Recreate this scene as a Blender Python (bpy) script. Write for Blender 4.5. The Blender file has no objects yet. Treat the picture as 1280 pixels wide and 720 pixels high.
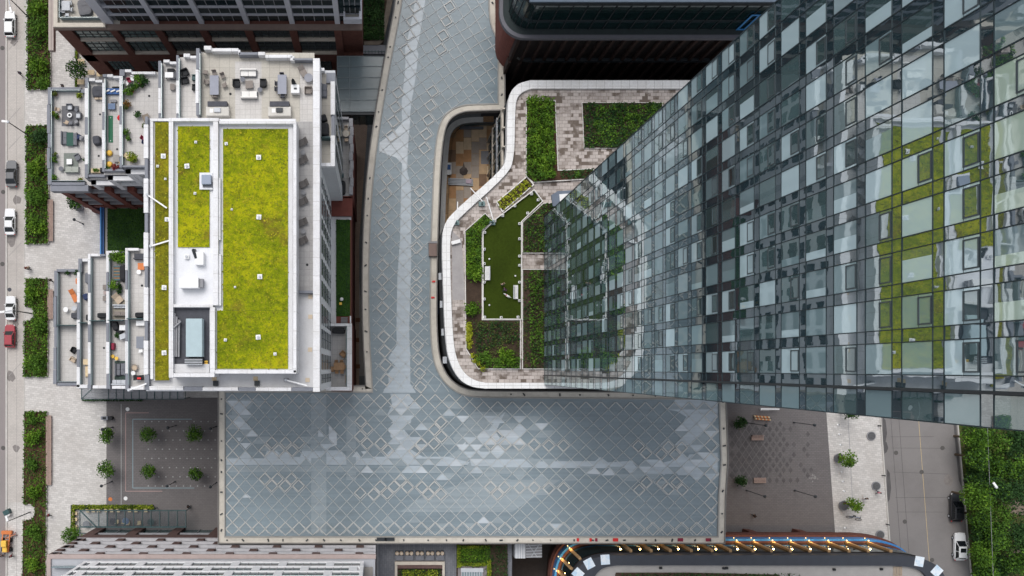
import bpy, bmesh, math, random
from mathutils import Vector, Matrix
RND = random.Random(11)
PI = math.pi; EXPO = 0.40
# ---- survey: the photo is a plumb-down aerial view; nadir point and scale ----
H, F, VX, VY = 150.0, 1087.0, 475.0, 461.0
def X(px, h): return (px - VX) * (H - h) / F
def Y(py, h): return -(py - VY) * (H - h) / F
def P(px, py, h): return (X(px, h), Y(py, h))
def PL(pts, h): return [P(a, b, h) for a, b in pts]

sc = bpy.context.scene
COL = sc.collection
ORG = {}

class MB:
    def __init__(s): s.v = []; s.f = []; s.m = []; s.cur = 0
    def add(s, vs, fs):
        o = len(s.v); s.v += [tuple(q) for q in vs]
        for f in fs: s.f.append([i + o for i in f]); s.m.append(s.cur)
    def prism(s, poly, z0, z1, bottom=True):
        a = sum(poly[i][0]*poly[(i+1) % len(poly)][1] - poly[(i+1) % len(poly)][0]*poly[i][1] for i in range(len(poly)))
        if a < 0: poly = poly[::-1]
        n = len(poly)
        vs = [(x, y, z0) for x, y in poly] + [(x, y, z1) for x, y in poly]
        fs = [[i, (i+1) % n, n+(i+1) % n, n+i] for i in range(n)] + [list(range(n, 2*n))]
        if bottom: fs.append(list(range(n-1, -1, -1)))
        s.add(vs, fs)
    def sheet(s, poly, z):
        a = sum(poly[i][0]*poly[(i+1) % len(poly)][1] - poly[(i+1) % len(poly)][0]*poly[i][1] for i in range(len(poly)))
        if a < 0: poly = poly[::-1]
        s.add([(x, y, z) for x, y in poly], [list(range(len(poly)))])
    def box(s, x0, x1, y0, y1, z0, z1):
        if x0 > x1: x0, x1 = x1, x0
        if y0 > y1: y0, y1 = y1, y0
        s.prism([(x0, y0), (x1, y0), (x1, y1), (x0, y1)], z0, z1)
    def obox(s, cx, cy, z0, sx, sy, sz, rot=0.0):
        c, n = math.cos(rot), math.sin(rot)
        pts = []
        for a, b in ((-1, -1), (1, -1), (1, 1), (-1, 1)):
            u, v = a*sx/2, b*sy/2
            pts.append((cx + u*c - v*n, cy + u*n + v*c))
        s.prism(pts, z0, z0+sz)
    def ring(s, outer, inner, z0, z1):
        n = len(outer)
        vs = [(x, y, z1) for x, y in outer] + [(x, y, z1) for x, y in inner] + [(x, y, z0) for x, y in outer] + [(x, y, z0) for x, y in inner]
        fs = []
        for i in range(n):
            j = (i+1) % n
            fs += [[i, j, n+j, n+i], [i, 2*n+i, 2*n+j, j], [n+i, n+j, 3*n+j, 3*n+i]]
        s.add(vs, fs)
    def band(s, outer, inner, z0, z1):
        n = len(outer)
        vs = [(x, y, z1) for x, y in outer] + [(x, y, z1) for x, y in inner] + [(x, y, z0) for x, y in outer] + [(x, y, z0) for x, y in inner]
        fs = []
        for i in range(n-1):
            j = i+1
            fs += [[i, j, n+j, n+i], [i, 2*n+i, 2*n+j, j], [n+i, n+j, 3*n+j, 3*n+i]]
        fs += [[0, n, 3*n, 2*n], [n-1, 2*n-1, 4*n-1, 3*n-1]]
        s.add(vs, fs)
    def wall(s, pts, z0, z1):           # open vertical ribbon
        n = len(pts)
        s.add([(x, y, z0) for x, y in pts] + [(x, y, z1) for x, y in pts], [[i, i+1, n+i+1, n+i] for i in range(n-1)])
    def bar(s, p, q, w, h=None):
        p, q = Vector(p), Vector(q); d = q - p
        if d.length < 1e-6: return
        h = h or w; d.normalize()
        up = Vector((0, 0, 1)) if abs(d.z) < .95 else Vector((1, 0, 0))
        a = d.cross(up).normalized(); b = a.cross(d).normalized()
        vs = []
        for e in (p, q):
            for u, v in ((-1, -1), (1, -1), (1, 1), (-1, 1)): vs.append(e + a*u*w/2 + b*v*h/2)
        s.add(vs, [[3, 2, 1, 0], [4, 5, 6, 7], [0, 1, 5, 4], [1, 2, 6, 5], [2, 3, 7, 6], [3, 0, 4, 7]])
    def tube(s, p, q, r0, r1=None, n=8):
        p, q = Vector(p), Vector(q); d = (q-p)
        if d.length < 1e-6: return
        r1 = r0 if r1 is None else r1; d.normalize()
        up = Vector((0, 0, 1)) if abs(d.z) < .95 else Vector((1, 0, 0))
        a = d.cross(up).normalized(); b = d.cross(a).normalized()
        vs = []
        for e, r in ((p, r0), (q, r1)):
            for i in range(n):
                t = 2*PI*i/n; vs.append(e + a*math.cos(t)*r + b*math.sin(t)*r)
        s.add(vs, [[i, (i+1) % n, n+(i+1) % n, n+i] for i in range(n)] + [list(range(n-1, -1, -1)), list(range(n, 2*n))])
    def cyl(s, cx, cy, z0, z1, r, n=16, r2=None): s.tube((cx, cy, z0), (cx, cy, z1), r, r2, n)
    def lathe(s, cx, cy, prof, n=16):
        vs = []; fs = []
        for r, z in prof:
            for i in range(n): vs.append((cx + r*math.cos(2*PI*i/n), cy + r*math.sin(2*PI*i/n), z))
        for k in range(len(prof)-1):
            for i in range(n): fs.append([k*n+i, k*n+(i+1) % n, (k+1)*n+(i+1) % n, (k+1)*n+i])
        fs += [list(range(n-1, -1, -1)), [(len(prof)-1)*n+i for i in range(n)]]
        s.add(vs, fs)
    def ball(s, c, r, n=8, sz=1.0):
        prof = [(max(.001, r*math.sin(PI*k/n)), c[2] - r*sz*math.cos(PI*k/n)) for k in range(n+1)]
        s.lathe(c[0], c[1], prof, n+4)
    def leaf(s, c, size, up=.5, rnd=RND):
        nrm = Vector((rnd.gauss(0, 1), rnd.gauss(0, 1), rnd.gauss(0, 1) + up*2)).normalized()
        t = nrm.cross(Vector((rnd.gauss(0, 1), rnd.gauss(0, 1), rnd.gauss(0, 1)))).normalized(); b = nrm.cross(t)
        c = Vector(c); l = size*rnd.uniform(.7, 1.3); w = l*rnd.uniform(.45, .7)
        s.add([c - t*l/2, c + b*w/2, c + t*l/2, c - b*w/2], [[0, 1, 2, 3]])
    def leaves(s, c, rad, n, size, clumps=9, rnd=RND):
        cl = []
        for _ in range(clumps):
            d = Vector((rnd.gauss(0, 1), rnd.gauss(0, 1), rnd.gauss(0, 1) + .3)).normalized()*rnd.uniform(.35, .85)
            cl.append((d, rnd.uniform(.22, .45)))
        for _ in range(n):
            d, sg = rnd.choice(cl)
            p = d + Vector((rnd.gauss(0, sg), rnd.gauss(0, sg), rnd.gauss(0, sg*.8)))
            if p.length > 1.25: p = p.normalized()*rnd.uniform(.8, 1.2)
            s.leaf((c[0]+p.x*rad[0], c[1]+p.y*rad[1], max(.05, c[2]+p.z*rad[2])), size, .5, rnd)
    def build(s, name, mats, parent=None, smooth=False, bevel=0.0, label=None, stuff=False, recalc=True):
        if not isinstance(mats, (list, tuple)): mats = [mats]
        o0 = ORG.get(parent.name, Vector((0, 0, 0))) if parent else Vector((0, 0, 0))
        org = Vector((0, 0, 0))
        if parent is None and s.v:
            org = Vector((sum(q[0] for q in s.v)/len(s.v), sum(q[1] for q in s.v)/len(s.v), min(q[2] for q in s.v)))
        off = o0 if parent else org
        me = bpy.data.meshes.new(name)
        me.from_pydata([(a-off.x, b-off.y, c-off.z) for a, b, c in s.v], [], s.f)
        for mm in mats: me.materials.append(mm)
        me.polygons.foreach_set('material_index', s.m)
        if recalc and len(s.f) < 30000:
            bm = bmesh.new(); bm.from_mesh(me); bmesh.ops.recalc_face_normals(bm, faces=bm.faces); bm.to_mesh(me); bm.free()
        if smooth:
            me.polygons.foreach_set('use_smooth', [True]*len(me.polygons))
        me.update()
        ob = bpy.data.objects.new(name, me); COL.objects.link(ob)
        if parent: ob.parent = parent; ORG[ob.name] = o0
        else: ob.location = org
        if bevel:
            b = ob.modifiers.new('Bevel', 'BEVEL'); b.width = bevel; b.segments = 2; b.limit_method = 'ANGLE'
        if label: ob['label'] = label
        if stuff: ob['kind'] = 'stuff'
        return ob

def tag(o, label=None, cat=None, group=None, kind=None):
    for k, v in (('label', label), ('category', cat), ('group', group), ('kind', kind)):
        if v: o[k] = v
    return o
def thing(name, label, cat, loc=(0, 0, 0), group=None):
    o = bpy.data.objects.new(name, None); o.empty_display_size = .3
    COL.objects.link(o); o.location = loc; ORG[o.name] = Vector(loc)
    return tag(o, label, cat, group)
def local_thing(name, label, cat, group=None):      # parts built round the origin, then moved with place()
    return thing(name, label, cat, (0, 0, 0), group)
def place(o, px, py, h, rot=0.0, z=None):
    x, y = P(px, py, h); o.location = (x, y, h if z is None else z); o.rotation_euler = (0, 0, math.radians(rot)); return o
def structure(o): o['kind'] = 'structure'; return o
def copy_thing(root, label, group=None):
    def cp(o, parent):
        c = o.copy(); COL.objects.link(c)
        if parent is not None: c.parent = parent
        for k in list(o.children): cp(k, c)
        return c
    r = cp(root, None); r['label'] = label
    if group: r['group'] = group
    return r
def inside(p, poly):
    x, y = p; r = False; n = len(poly)
    for i in range(n):
        x1, y1 = poly[i]; x2, y2 = poly[(i+1) % n]
        if (y1 > y) != (y2 > y) and x < (x2-x1)*(y-y1)/(y2-y1)+x1: r = not r
    return r
def offset(poly, d):            # outward for CCW, mitred
    n = len(poly)
    a = sum(poly[i][0]*poly[(i+1) % n][1] - poly[(i+1) % n][0]*poly[i][1] for i in range(n))
    sg = 1 if a > 0 else -1
    out = []
    for i in range(n):
        p0, p1, p2 = Vector(poly[i-1]), Vector(poly[i]), Vector(poly[(i+1) % n])
        e1 = (p1-p0).normalized(); e2 = (p2-p1).normalized()
        n1 = Vector((e1.y, -e1.x))*sg; n2 = Vector((e2.y, -e2.x))*sg
        m = n1+n2
        if m.length < 1e-6: m = n1
        m.normalize(); k = max(.35, m.dot(n1))
        q = p1 + m*(d/k); out.append((q.x, q.y))
    return out
def arc(pts, it=2):             # Chaikin corner cutting for an open polyline
    for _ in range(it):
        o = [pts[0]]
        for i in range(len(pts)-1):
            a, b = pts[i], pts[i+1]
            o += [(a[0]*.75+b[0]*.25, a[1]*.75+b[1]*.25), (a[0]*.25+b[0]*.75, a[1]*.25+b[1]*.75)]
        o.append(pts[-1]); pts = o
    return pts

# ------------------------------------------------------------------ materials
def nt(m):
    m.use_nodes = True; t = m.node_tree; t.nodes.clear(); return t
def N(t, kind, **kw):
    n = t.nodes.new(kind)
    for k, v in kw.items():
        if k in n.inputs: n.inputs[k].default_value = v
        else: setattr(n, k, v)
    return n
def L(t, a, ao, b, bi): t.links.new(a.outputs[ao], b.inputs[bi])
def c4(c): return (c[0], c[1], c[2], 1.0)
def ramp(t, fac, stops):
    r = N(t, 'ShaderNodeValToRGB'); e = r.color_ramp.elements
    while len(e) < len(stops): e.new(.5)
    for k, (p, c) in enumerate(stops): e[k].position = p; e[k].color = c4(c)
    t.links.new(fac, r.inputs[0]); return r.outputs[0]
def mixc(t, fac, a, b, mode='MIX'):
    m = N(t, 'ShaderNodeMix'); m.data_type = 'RGBA'; m.blend_type = mode
    for s, v in ((m.inputs[0], fac), (m.inputs[6], a), (m.inputs[7], b)):
        if hasattr(v, 'node'): t.links.new(v, s)
        elif isinstance(v, (int, float)): s.default_value = v
        else: s.default_value = c4(v)
    return m.outputs[2]
def pos(t, scale=(1, 1, 1), rot=0.0, loc=(0, 0, 0)):
    g = N(t, 'ShaderNodeNewGeometry'); m = N(t, 'ShaderNodeMapping')
    m.inputs['Scale'].default_value = scale; m.inputs['Rotation'].default_value = (0, 0, rot); m.inputs['Location'].default_value = loc
    L(t, g, 'Position', m, 'Vector'); return m.outputs[0]
def noise(t, vec, scale, detail=4, rough=.6):
    n = N(t, 'ShaderNodeTexNoise', Scale=scale, Detail=detail, Roughness=rough); t.links.new(vec, n.inputs['Vector']); return n.outputs['Fac']
def finish(t, col, rough=.8, bump=None, bstr=.3, bdist=.05, metal=0.0, spec=.3):
    p = N(t, 'ShaderNodeBsdfPrincipled', Roughness=rough, Metallic=metal)
    p.inputs['Specular IOR Level'].default_value = spec
    if hasattr(col, 'node'): t.links.new(col, p.inputs['Base Color'])
    else: p.inputs['Base Color'].default_value = c4(col)
    if bump is not None:
        b = N(t, 'ShaderNodeBump', Strength=bstr, Distance=bdist); t.links.new(bump, b.inputs['Height']); L(t, b, 'Normal', p, 'Normal')
    o = N(t, 'ShaderNodeOutputMaterial'); L(t, p, 0, o, 0); return p
MAT = {}
def plain(name, c, var=.18, scale=1.2, rough=.8, bstr=.15, metal=0.0, spec=.3):
    m = bpy.data.materials.new(name); t = nt(m); v = pos(t)
    a = noise(t, v, scale, 5); b = noise(t, v, scale*9, 3)
    col = ramp(t, a, [(.3, tuple(x*(1-var) for x in c)), (.7, tuple(min(1, x*(1+var)) for x in c))])
    col = mixc(t, .25, col, ramp(t, b, [(.35, tuple(x*(1-var*1.5) for x in c)), (.65, tuple(min(1, x*(1+var)) for x in c))]))
    finish(t, col, rough, b, bstr, .02, metal, spec); MAT[name] = m; return m
def stained(name, c, dirt, amount=.5, scale=.35, rough=.75):
    m = bpy.data.materials.new(name); t = nt(m); v = pos(t)
    a = noise(t, v, scale, 6, .7); b = noise(t, v, 6, 4)
    d = ramp(t, a, [(.45, (0, 0, 0)), (.75, (amount,)*3)])
    col = mixc(t, d, c, dirt); col = mixc(t, .3, col, ramp(t, b, [(.3, tuple(x*.8 for x in c)), (.7, tuple(min(1, x*1.1) for x in c))]))
    finish(t, col, rough, b, .15, .02); MAT[name] = m; return m
def pavers(name, c1, c2, mortar, w, h, rot=0.0, var=.5, msize=.02, blot=None, blot_amt=.4, blot_scale=.25, off=.5, spots=None):
    m = bpy.data.materials.new(name); t = nt(m); v = pos(t, rot=rot)
    br = N(t, 'ShaderNodeTexBrick', Scale=1.0); br.offset = off
    br.inputs['Brick Width'].default_value = w; br.inputs['Row Height'].default_value = h; br.inputs['Mortar Size'].default_value = msize
    br.inputs['Mortar Smooth'].default_value = .2; br.inputs['Bias'].default_value = 0
    br.inputs['Color1'].default_value = c4(c1); br.inputs['Color2'].default_value = c4(c2); br.inputs['Mortar'].default_value = c4(mortar)
    t.links.new(v, br.inputs['Vector'])
    a = noise(t, v, blot_scale, 6, .65); b = noise(t, v, 5, 4)
    col = br.outputs['Color']
    mid = tuple((x+y)/2 for x, y in zip(c1, c2))
    col = mixc(t, .35, col, ramp(t, b, [(.3, tuple(x*.75 for x in mid)), (.7, tuple(min(1, x*1.2) for x in mid))]))
    if blot:
        col = mixc(t, ramp(t, a, [(.45, (0, 0, 0)), (.7, (blot_amt,)*3)]), col, blot)
    if spots:
        b2 = N(t, 'ShaderNodeTexBrick', Scale=1.0); b2.offset = off
        for a_, v_ in (('Brick Width', w), ('Row Height', h), ('Mortar Size', 0), ('Bias', 0)): b2.inputs[a_].default_value = v_
        b2.inputs['Color1'].default_value = (0, 0, 0, 1); b2.inputs['Color2'].default_value = (1, 1, 1, 1); t.links.new(v, b2.inputs['Vector'])
        f1 = ramp(t, b2.outputs['Color'], [(.5, (0, 0, 0)), (.6, (1, 1, 1))]); f2 = ramp(t, noise(t, v, .45, 4, .6), [(.44, (.08, .08, .08)), (.56, (1, 1, 1))])
        mm = N(t, 'ShaderNodeMath', operation='MULTIPLY'); t.links.new(f1, mm.inputs[0]); t.links.new(f2, mm.inputs[1])
        col = mixc(t, mm.outputs[0], col, spots)
    finish(t, col, .85, br.outputs['Fac'], -.2, .01); MAT[name] = m; return m
def foliage_mat(name, dark, mid, light, scale=.5):
    m = bpy.data.materials.new(name); t = nt(m); v = pos(t)
    g = N(t, 'ShaderNodeNewGeometry')
    a = noise(t, v, scale, 3)
    r = N(t, 'ShaderNodeMath', operation='ADD'); r.use_clamp = True
    s1 = N(t, 'ShaderNodeMath', operation='MULTIPLY'); s1.inputs[1].default_value = .55; L(t, g, 'Random Per Island', s1, 0)
    s2 = N(t, 'ShaderNodeMath', operation='MULTIPLY_ADD'); s2.inputs[1].default_value = 1.3; s2.inputs[2].default_value = -.42; t.links.new(a, s2.inputs[0])
    L(t, s1, 0, r, 0); L(t, s2, 0, r, 1)
    col = ramp(t, r.outputs[0], [(.1, dark), (.5, mid), (.95, light)])
    p = finish(t, col, .7, spec=.2)
    MAT[name] = m; return m
def lawn_mat(name, dark, mid, light, s1=.35, s2=5.0, bstr=.6, patch=False):
    m = bpy.data.materials.new(name); t = nt(m); v = pos(t)
    a = noise(t, v, s1, 6, .7); b = noise(t, v, s2, 6, .75); cfine = noise(t, v, s2*5, 4, .8)
    mx = mixc(t, .5, a, b); mx = mixc(t, .35, mx, cfine)
    sp = N(t, 'ShaderNodeSeparateColor'); t.links.new(mx, sp.inputs[0])
    col = ramp(t, sp.outputs[0], [(.4, dark), (.49, mid), (.57, light)])
    if patch: col = mixc(t, ramp(t, noise(t, v, .3, 6, .75), [(.54, (0, 0, 0)), (.68, (.7, .7, .7))]), col, (.15, .085, .025)); col = mixc(t, ramp(t, noise(t, pos(t, loc=(40, 9, 0)), .9, 5, .7), [(.53, (0, 0, 0)), (.64, (.55, .55, .55))]), col, (.07, .085, .008))
    finish(t, col, .95, cfine, bstr, .08, spec=.1); MAT[name] = m; return m
def mirror_glass(name, base, refl=(.8, .85, .85), floor=.3, rough=.015, wave=.0, brough=.5, var=0.0, gpow=5.0, gmax=1.0):
    """coated glass: a body colour behind a reflective film, stronger at grazing angles"""
    m = bpy.data.materials.new(name); t = nt(m)
    d = N(t, 'ShaderNodeBsdfPrincipled', Roughness=brough)
    d.inputs['Specular IOR Level'].default_value = 0.0
    if var:
        g = N(t, 'ShaderNodeNewGeometry')
        col = ramp(t, g.outputs['Random Per Island'], [(0, tuple(x*(1-var) for x in base)), (1, tuple(min(1, x*(1+var)) for x in base))])
        t.links.new(col, d.inputs['Base Color'])
    else: d.inputs['Base Color'].default_value = c4(base)
    gl = N(t, 'ShaderNodeBsdfGlossy', Roughness=rough); gl.inputs['Color'].default_value = c4(refl)
    lw = N(t, 'ShaderNodeLayerWeight', Blend=.5)
    mr = N(t, 'ShaderNodeMapRange'); mr.inputs['From Min'].default_value = 0; mr.inputs['From Max'].default_value = 1
    mr.inputs['To Min'].default_value = floor; mr.inputs['To Max'].default_value = gmax
    pw = N(t, 'ShaderNodeMath', operation='POWER'); pw.inputs[1].default_value = gpow
    L(t, lw, 'Facing', pw, 0); L(t, pw, 0, mr, 'Value')
    mx = N(t, 'ShaderNodeMixShader'); L(t, mr, 0, mx, 0); L(t, d, 0, mx, 1); L(t, gl, 0, mx, 2)
    if wave:
        v = pos(t, scale=(1, 1, .7)); a = noise(t, v, .9, 2, .4)
        b = N(t, 'ShaderNodeBump', Strength=wave, Distance=.05); t.links.new(a, b.inputs['Height']); L(t, b, 'Normal', gl, 'Normal')
    o = N(t, 'ShaderNodeOutputMaterial'); L(t, mx, 0, o, 0); MAT[name] = m; return m

white = stained('white_panel', (.72, .72, .735), (.5, .5, .5), .35, .5, .6)
coping = stained('white_coping', (.74, .74, .755), (.56, .54, .52), .35, .8, .55)
greyp = plain('grey_panel', (.2, .21, .24), .1, .8, .6)
lgrey = plain('light_grey_metal', (.5, .52, .55), .1, 1, .5)
mgrey = plain('mid_grey', (.27, .27, .285), .15)
brown = plain('brown_brick', (.135, .055, .042), .25, 1.5, .85)
brown2 = plain('umber_brick', (.12, .075, .068), .25, 1.5, .85)
redbrick = plain('red_brick', (.17, .055, .042), .25, 1.5, .85)
beige = plain('beige_stone', (.55, .5, .43), .12)
cream = stained('cream_gutter', (.62, .58, .51), (.28, .25, .2), .7, .6, .7)
dark = plain('dark_metal', (.03, .035, .04), .2, 2, .45)
black = plain('black_fabric', (.018, .019, .022), .2, 3, .7)
char = plain('charcoal', (.07, .072, .085), .2, 3, .75)
slate = plain('slate_grey', (.16, .165, .185), .15, 2, .7)
tealbar = plain('teal_bar', (.04, .085, .09), .2, 2, .5)
wood = plain('wood', (.33, .2, .11), .25, 4, .7)
palewood = plain('pale_wood', (.66, .52, .33), .15, 4, .7)
rosewood = plain('weathered_wood', (.36, .26, .22), .2, 4, .8)
orange = plain('orange', (.6, .19, .06), .1, 3, .6)
yellow = plain('yellow', (.8, .5, .08), .1, 3, .6)
red = plain('red', (.65, .03, .03), .1, 3, .5)
wine = plain('wine_red', (.25, .02, .05), .1, 3, .6)
blue = plain('blue', (.05, .13, .34), .12, 3, .6)
navy = plain('navy', (.02, .035, .1), .12, 3, .6)
skyblue = plain('sky_blue', (.06, .27, .62), .12, 3, .45)
steelblue = plain('steel_blue', (.14, .2, .32), .12, 3, .6)
green = plain('green_plastic', (.01, .13, .06), .12, 3, .55)
tan = plain('tan_fabric', (.5, .4, .3), .12, 3, .8)
taupe = plain('taupe_weave', (.24, .21, .19), .15, 6, .8)
cushion = plain('cream_cushion', (.75, .73, .7), .06, 3, .85)
soil = plain('soil', (.06, .04, .028), .35, 2, .95, .6)
soil2 = plain('reddish_soil', (.085, .045, .028), .35, 2, .95, .6)
bark = plain('bark', (.09, .065, .045), .3, 6, .9, .5)
rubber = plain('rubber', (.015, .015, .016), .2, 5, .8)
skin = plain('skin', (.45, .27, .19), .08, 5, .6)
terracotta = plain('terracotta', (.36, .13, .07), .15, 5, .85)
whiteplastic = plain('white_plastic', (.8, .8, .8), .05, 3, .45)
gravel = stained('pale_gravel', (.62, .62, .63), (.4, .39, .38), .5, .5, .95)
membrane = stained('white_membrane', (.74, .75, .78), (.5, .5, .52), .45, .35, .7)
asphalt = stained('asphalt', (.225, .212, .207), (.13, .12, .118), .6, .12, .95)
asph_left = stained('street_asphalt', (.27, .24, .235), (.18, .165, .16), .6, .12, .95)
dirt = plain('bare_dirt', (.24, .19, .15), .25, .5, .95, .5)
kerbm = plain('kerb_concrete', (.5, .48, .45), .12, 1, .85)
paint = plain('road_paint', (.6, .55, .48), .15, 2, .7)
yellowpaint = plain('yellow_line', (.55, .42, .22), .2, 2, .7)
alleym = pavers('alley_brick', (.32, .24, .19), (.4, .3, .235), (.16, .12, .095), .4, .2, blot=(.15, .12, .1))
palepave = pavers('pale_pavers', (.67, .645, .62), (.47, .45, .43), (.31, .295, .28), .66, .36, rot=.12, blot=(.38, .35, .32), blot_amt=.45, blot_scale=.12)
parkpave = pavers('parking_pavers', (.53, .49, .455), (.46, .43, .4), (.34, .31, .29), .5, .25, blot=(.32, .29, .27), blot_amt=.5, blot_scale=.2)
darkpave = pavers('dark_pavers', (.185, .172, .172), (.15, .139, .14), (.08, .075, .075), .6, .3, blot=(.17, .155, .15), blot_amt=.5, blot_scale=.1)
mallpave = pavers('mall_pavers', (.16, .17, .18), (.13, .14, .15), (.1, .1, .11), .8, .8, blot=(.2, .21, .22))
mallpale = plain('mall_pale_stone', (.4, .42, .44), .1)
terr = pavers('terrace_pavers', (.58, .56, .54), (.52, .5, .48), (.33, .32, .31), .62, .62, blot=(.44, .41, .38), blot_amt=.4, blot_scale=.3, off=0)
terrw = pavers('warm_terrace_pavers', (.52, .49, .43), (.46, .43, .38), (.29, .27, .23), 1.2, 1.2, blot=(.42, .4, .36), blot_amt=.3, off=0, msize=.03)
greyterr = pavers('grey_terrace_pavers', (.42, .41, .4), (.36, .35, .35), (.2, .2, .2), .7, .7, blot=(.28, .27, .26), off=0)
stonepave = pavers('mottled_stone', (.6, .54, .51), (.42, .37, .34), (.2, .17, .15), .8, .5, blot=(.2, .165, .145), blot_amt=.45, blot_scale=.4, spots=(.15, .12, .1), msize=.035)
ply = pavers('plywood', (.66, .44, .25), (.3, .185, .1), (.11, .07, .04), 1.7, 2.7, rot=PI/2, blot=(.13, .085, .055), blot_amt=.5, blot_scale=.5, msize=.03, off=.35)
bluebrick = pavers('blue_grey_setts', (.14, .15, .17), (.2, .205, .225), (.09, .09, .1), .7, .35, rot=PI/2)
coping = pavers('white_coping', (.76, .76, .775), (.69, .69, .705), (.42, .41, .4), 2.2, 2.2, off=0, msize=.035, blot=(.5, .48, .45), blot_amt=.45, blot_scale=.5)
shade_lifted_white = stained('shade_lifted_white', (.86, .86, .88), (.6, .6, .6), .3, .5, .6)  # lighter copy of the white panel; its colour makes up for the wall's shade
sedum = lawn_mat('sedum', (.09, .12, .006), (.2, .245, .007), (.4, .38, .009), .2, 1.9, patch=True)
sedum2 = lawn_mat('olive_sedum', (.075, .065, .012), (.15, .145, .01), (.29, .26, .014), .22, 2.2, patch=True)
turf = lawn_mat('artificial_turf', (.026, .04, .005), (.035, .054, .006), (.045, .068, .008), .2, 3, .2)
grass = lawn_mat('grass', (.018, .045, .008), (.03, .075, .012), (.05, .11, .02), .3, 3)
verge = lawn_mat('verge_grass', (.03, .05, .01), (.06, .09, .02), (.16, .12, .07), .2, 2)
leafA = foliage_mat('leaf_mid', (.016, .045, .005), (.058, .135, .012), (.13, .25, .027))
leafB = foliage_mat('leaf_bright', (.024, .06, .004), (.08, .175, .01), (.19, .31, .025))
leafC = foliage_mat('leaf_dark', (.008, .026, .007), (.022, .062, .015), (.055, .12, .028))
leafD = foliage_mat('leaf_olive', (.03, .045, .01), (.07, .1, .02), (.15, .18, .04))
leafY2 = foliage_mat("leaf_lime", (.05, .09, .008), (.16, .22, .015), (.38, .42, .04))
leafY = foliage_mat('leaf_yellow', (.12, .16, .01), (.3, .34, .02), (.5, .5, .05))
dkglass = mirror_glass('dark_glass', (.012, .022, .026), floor=.07, var=.6)
officeglass = mirror_glass('office_glass', (.008, .022, .024), floor=.06, var=.6)
tealglass = mirror_glass('teal_glass', (.03, .075, .08), floor=.08, var=.5)
carglass = mirror_glass('car_glass', (.01, .012, .015), floor=.06)
railglass = mirror_glass('rail_glass', (.2, .26, .28), floor=.1)
spandrel = mirror_glass('spandrel_glass', (.03, .056, .07), (.87, .95, .99), .42, .012, .06, gpow=4, gmax=.82)
clearpane = mirror_glass('clear_pane', (.08, .135, .145), (.86, .96, .97), .34, .012, .06, var=.7, gpow=4, gmax=.8)
palepane = mirror_glass('blind_pane', (.42, .55, .6), (.84, .95, .97), .18, .015, .06, var=.35, gpow=4, gmax=.78)
midpane = mirror_glass('half_blind_pane', (.2, .29, .32), (.84, .95, .97), .24, .015, .06, var=.5, gpow=4, gmax=.78)
warmpane = mirror_glass('warm_room_pane', (.42, .53, .45), (.86, .96, .97), .22, .015, .06, var=.2, gpow=4, gmax=.78)
def emit(name, c, s):
    m = bpy.data.materials.new(name); t = nt(m); e = N(t, 'ShaderNodeEmission', Strength=s); e.inputs[0].default_value = c4(c)
    o = N(t, 'ShaderNodeOutputMaterial'); L(t, e, 0, o, 0); return m
warmlamp = emit('lit_lamp', (1, .62, .25), 3.2)
def carpaint(name, c):
    m = bpy.data.materials.new(name); t = nt(m); p = finish(t, c, .3, spec=.5); p.inputs['Coat Weight'].default_value = .6; p.inputs['Coat Roughness'].default_value = .08; return m
paint_white = carpaint('white_paint', (.72, .73, .74)); paint_red = carpaint('red_paint', (.33, .02, .035))
paint_dark = carpaint('dark_grey_paint', (.06, .065, .075)); paint_black = carpaint('black_paint', (.015, .016, .02))
def canopy_glass(name, base, trans):
    m = bpy.data.materials.new(name); t = nt(m); v = pos(t)
    a = noise(t, v, .07, 5, .6); b = noise(t, pos(t, scale=(.05, 1.3, 1)), 1.6, 3)
    col = ramp(t, a, [(.3, tuple(x*.82 for x in base)), (.7, tuple(x*1.22 for x in base))])
    col = mixc(t, .3, col, ramp(t, b, [(.35, tuple(x*.7 for x in base)), (.65, tuple(x*1.35 for x in base))]))
    p = N(t, 'ShaderNodeBsdfPrincipled', Roughness=.22); t.links.new(col, p.inputs['Base Color'])
    p.inputs['Specular IOR Level'].default_value = .5
    tr = N(t, 'ShaderNodeBsdfTransparent'); tr.inputs[0].default_value = (.86, .89, .9, 1)
    mx = N(t, 'ShaderNodeMixShader', Fac=trans); L(t, p, 0, mx, 1); L(t, tr, 0, mx, 2)
    o = N(t, 'ShaderNodeOutputMaterial'); L(t, mx, 0, o, 0); return m
cglass = canopy_glass('canopy_glass', (.245, .305, .34), .2)
frost = canopy_glass('frosted_glass', (.44, .5, .545), .1)
frost2 = canopy_glass('pale_frosted_glass', (.52, .57, .61), .08)
frost3 = canopy_glass('lightly_frosted_glass', (.31, .365, .395), .15)
linkglass = canopy_glass('link_roof_glass', (.13, .17, .185), .15)
awnglass = canopy_glass('awning_glass', (.31, .315, .34), .5)
latm = plain('lattice_bar', (.45, .475, .48), .1, 1, .5)
latb = plain('pale_lattice_bar', (.55, .545, .525), .1, 1, .5)
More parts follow.
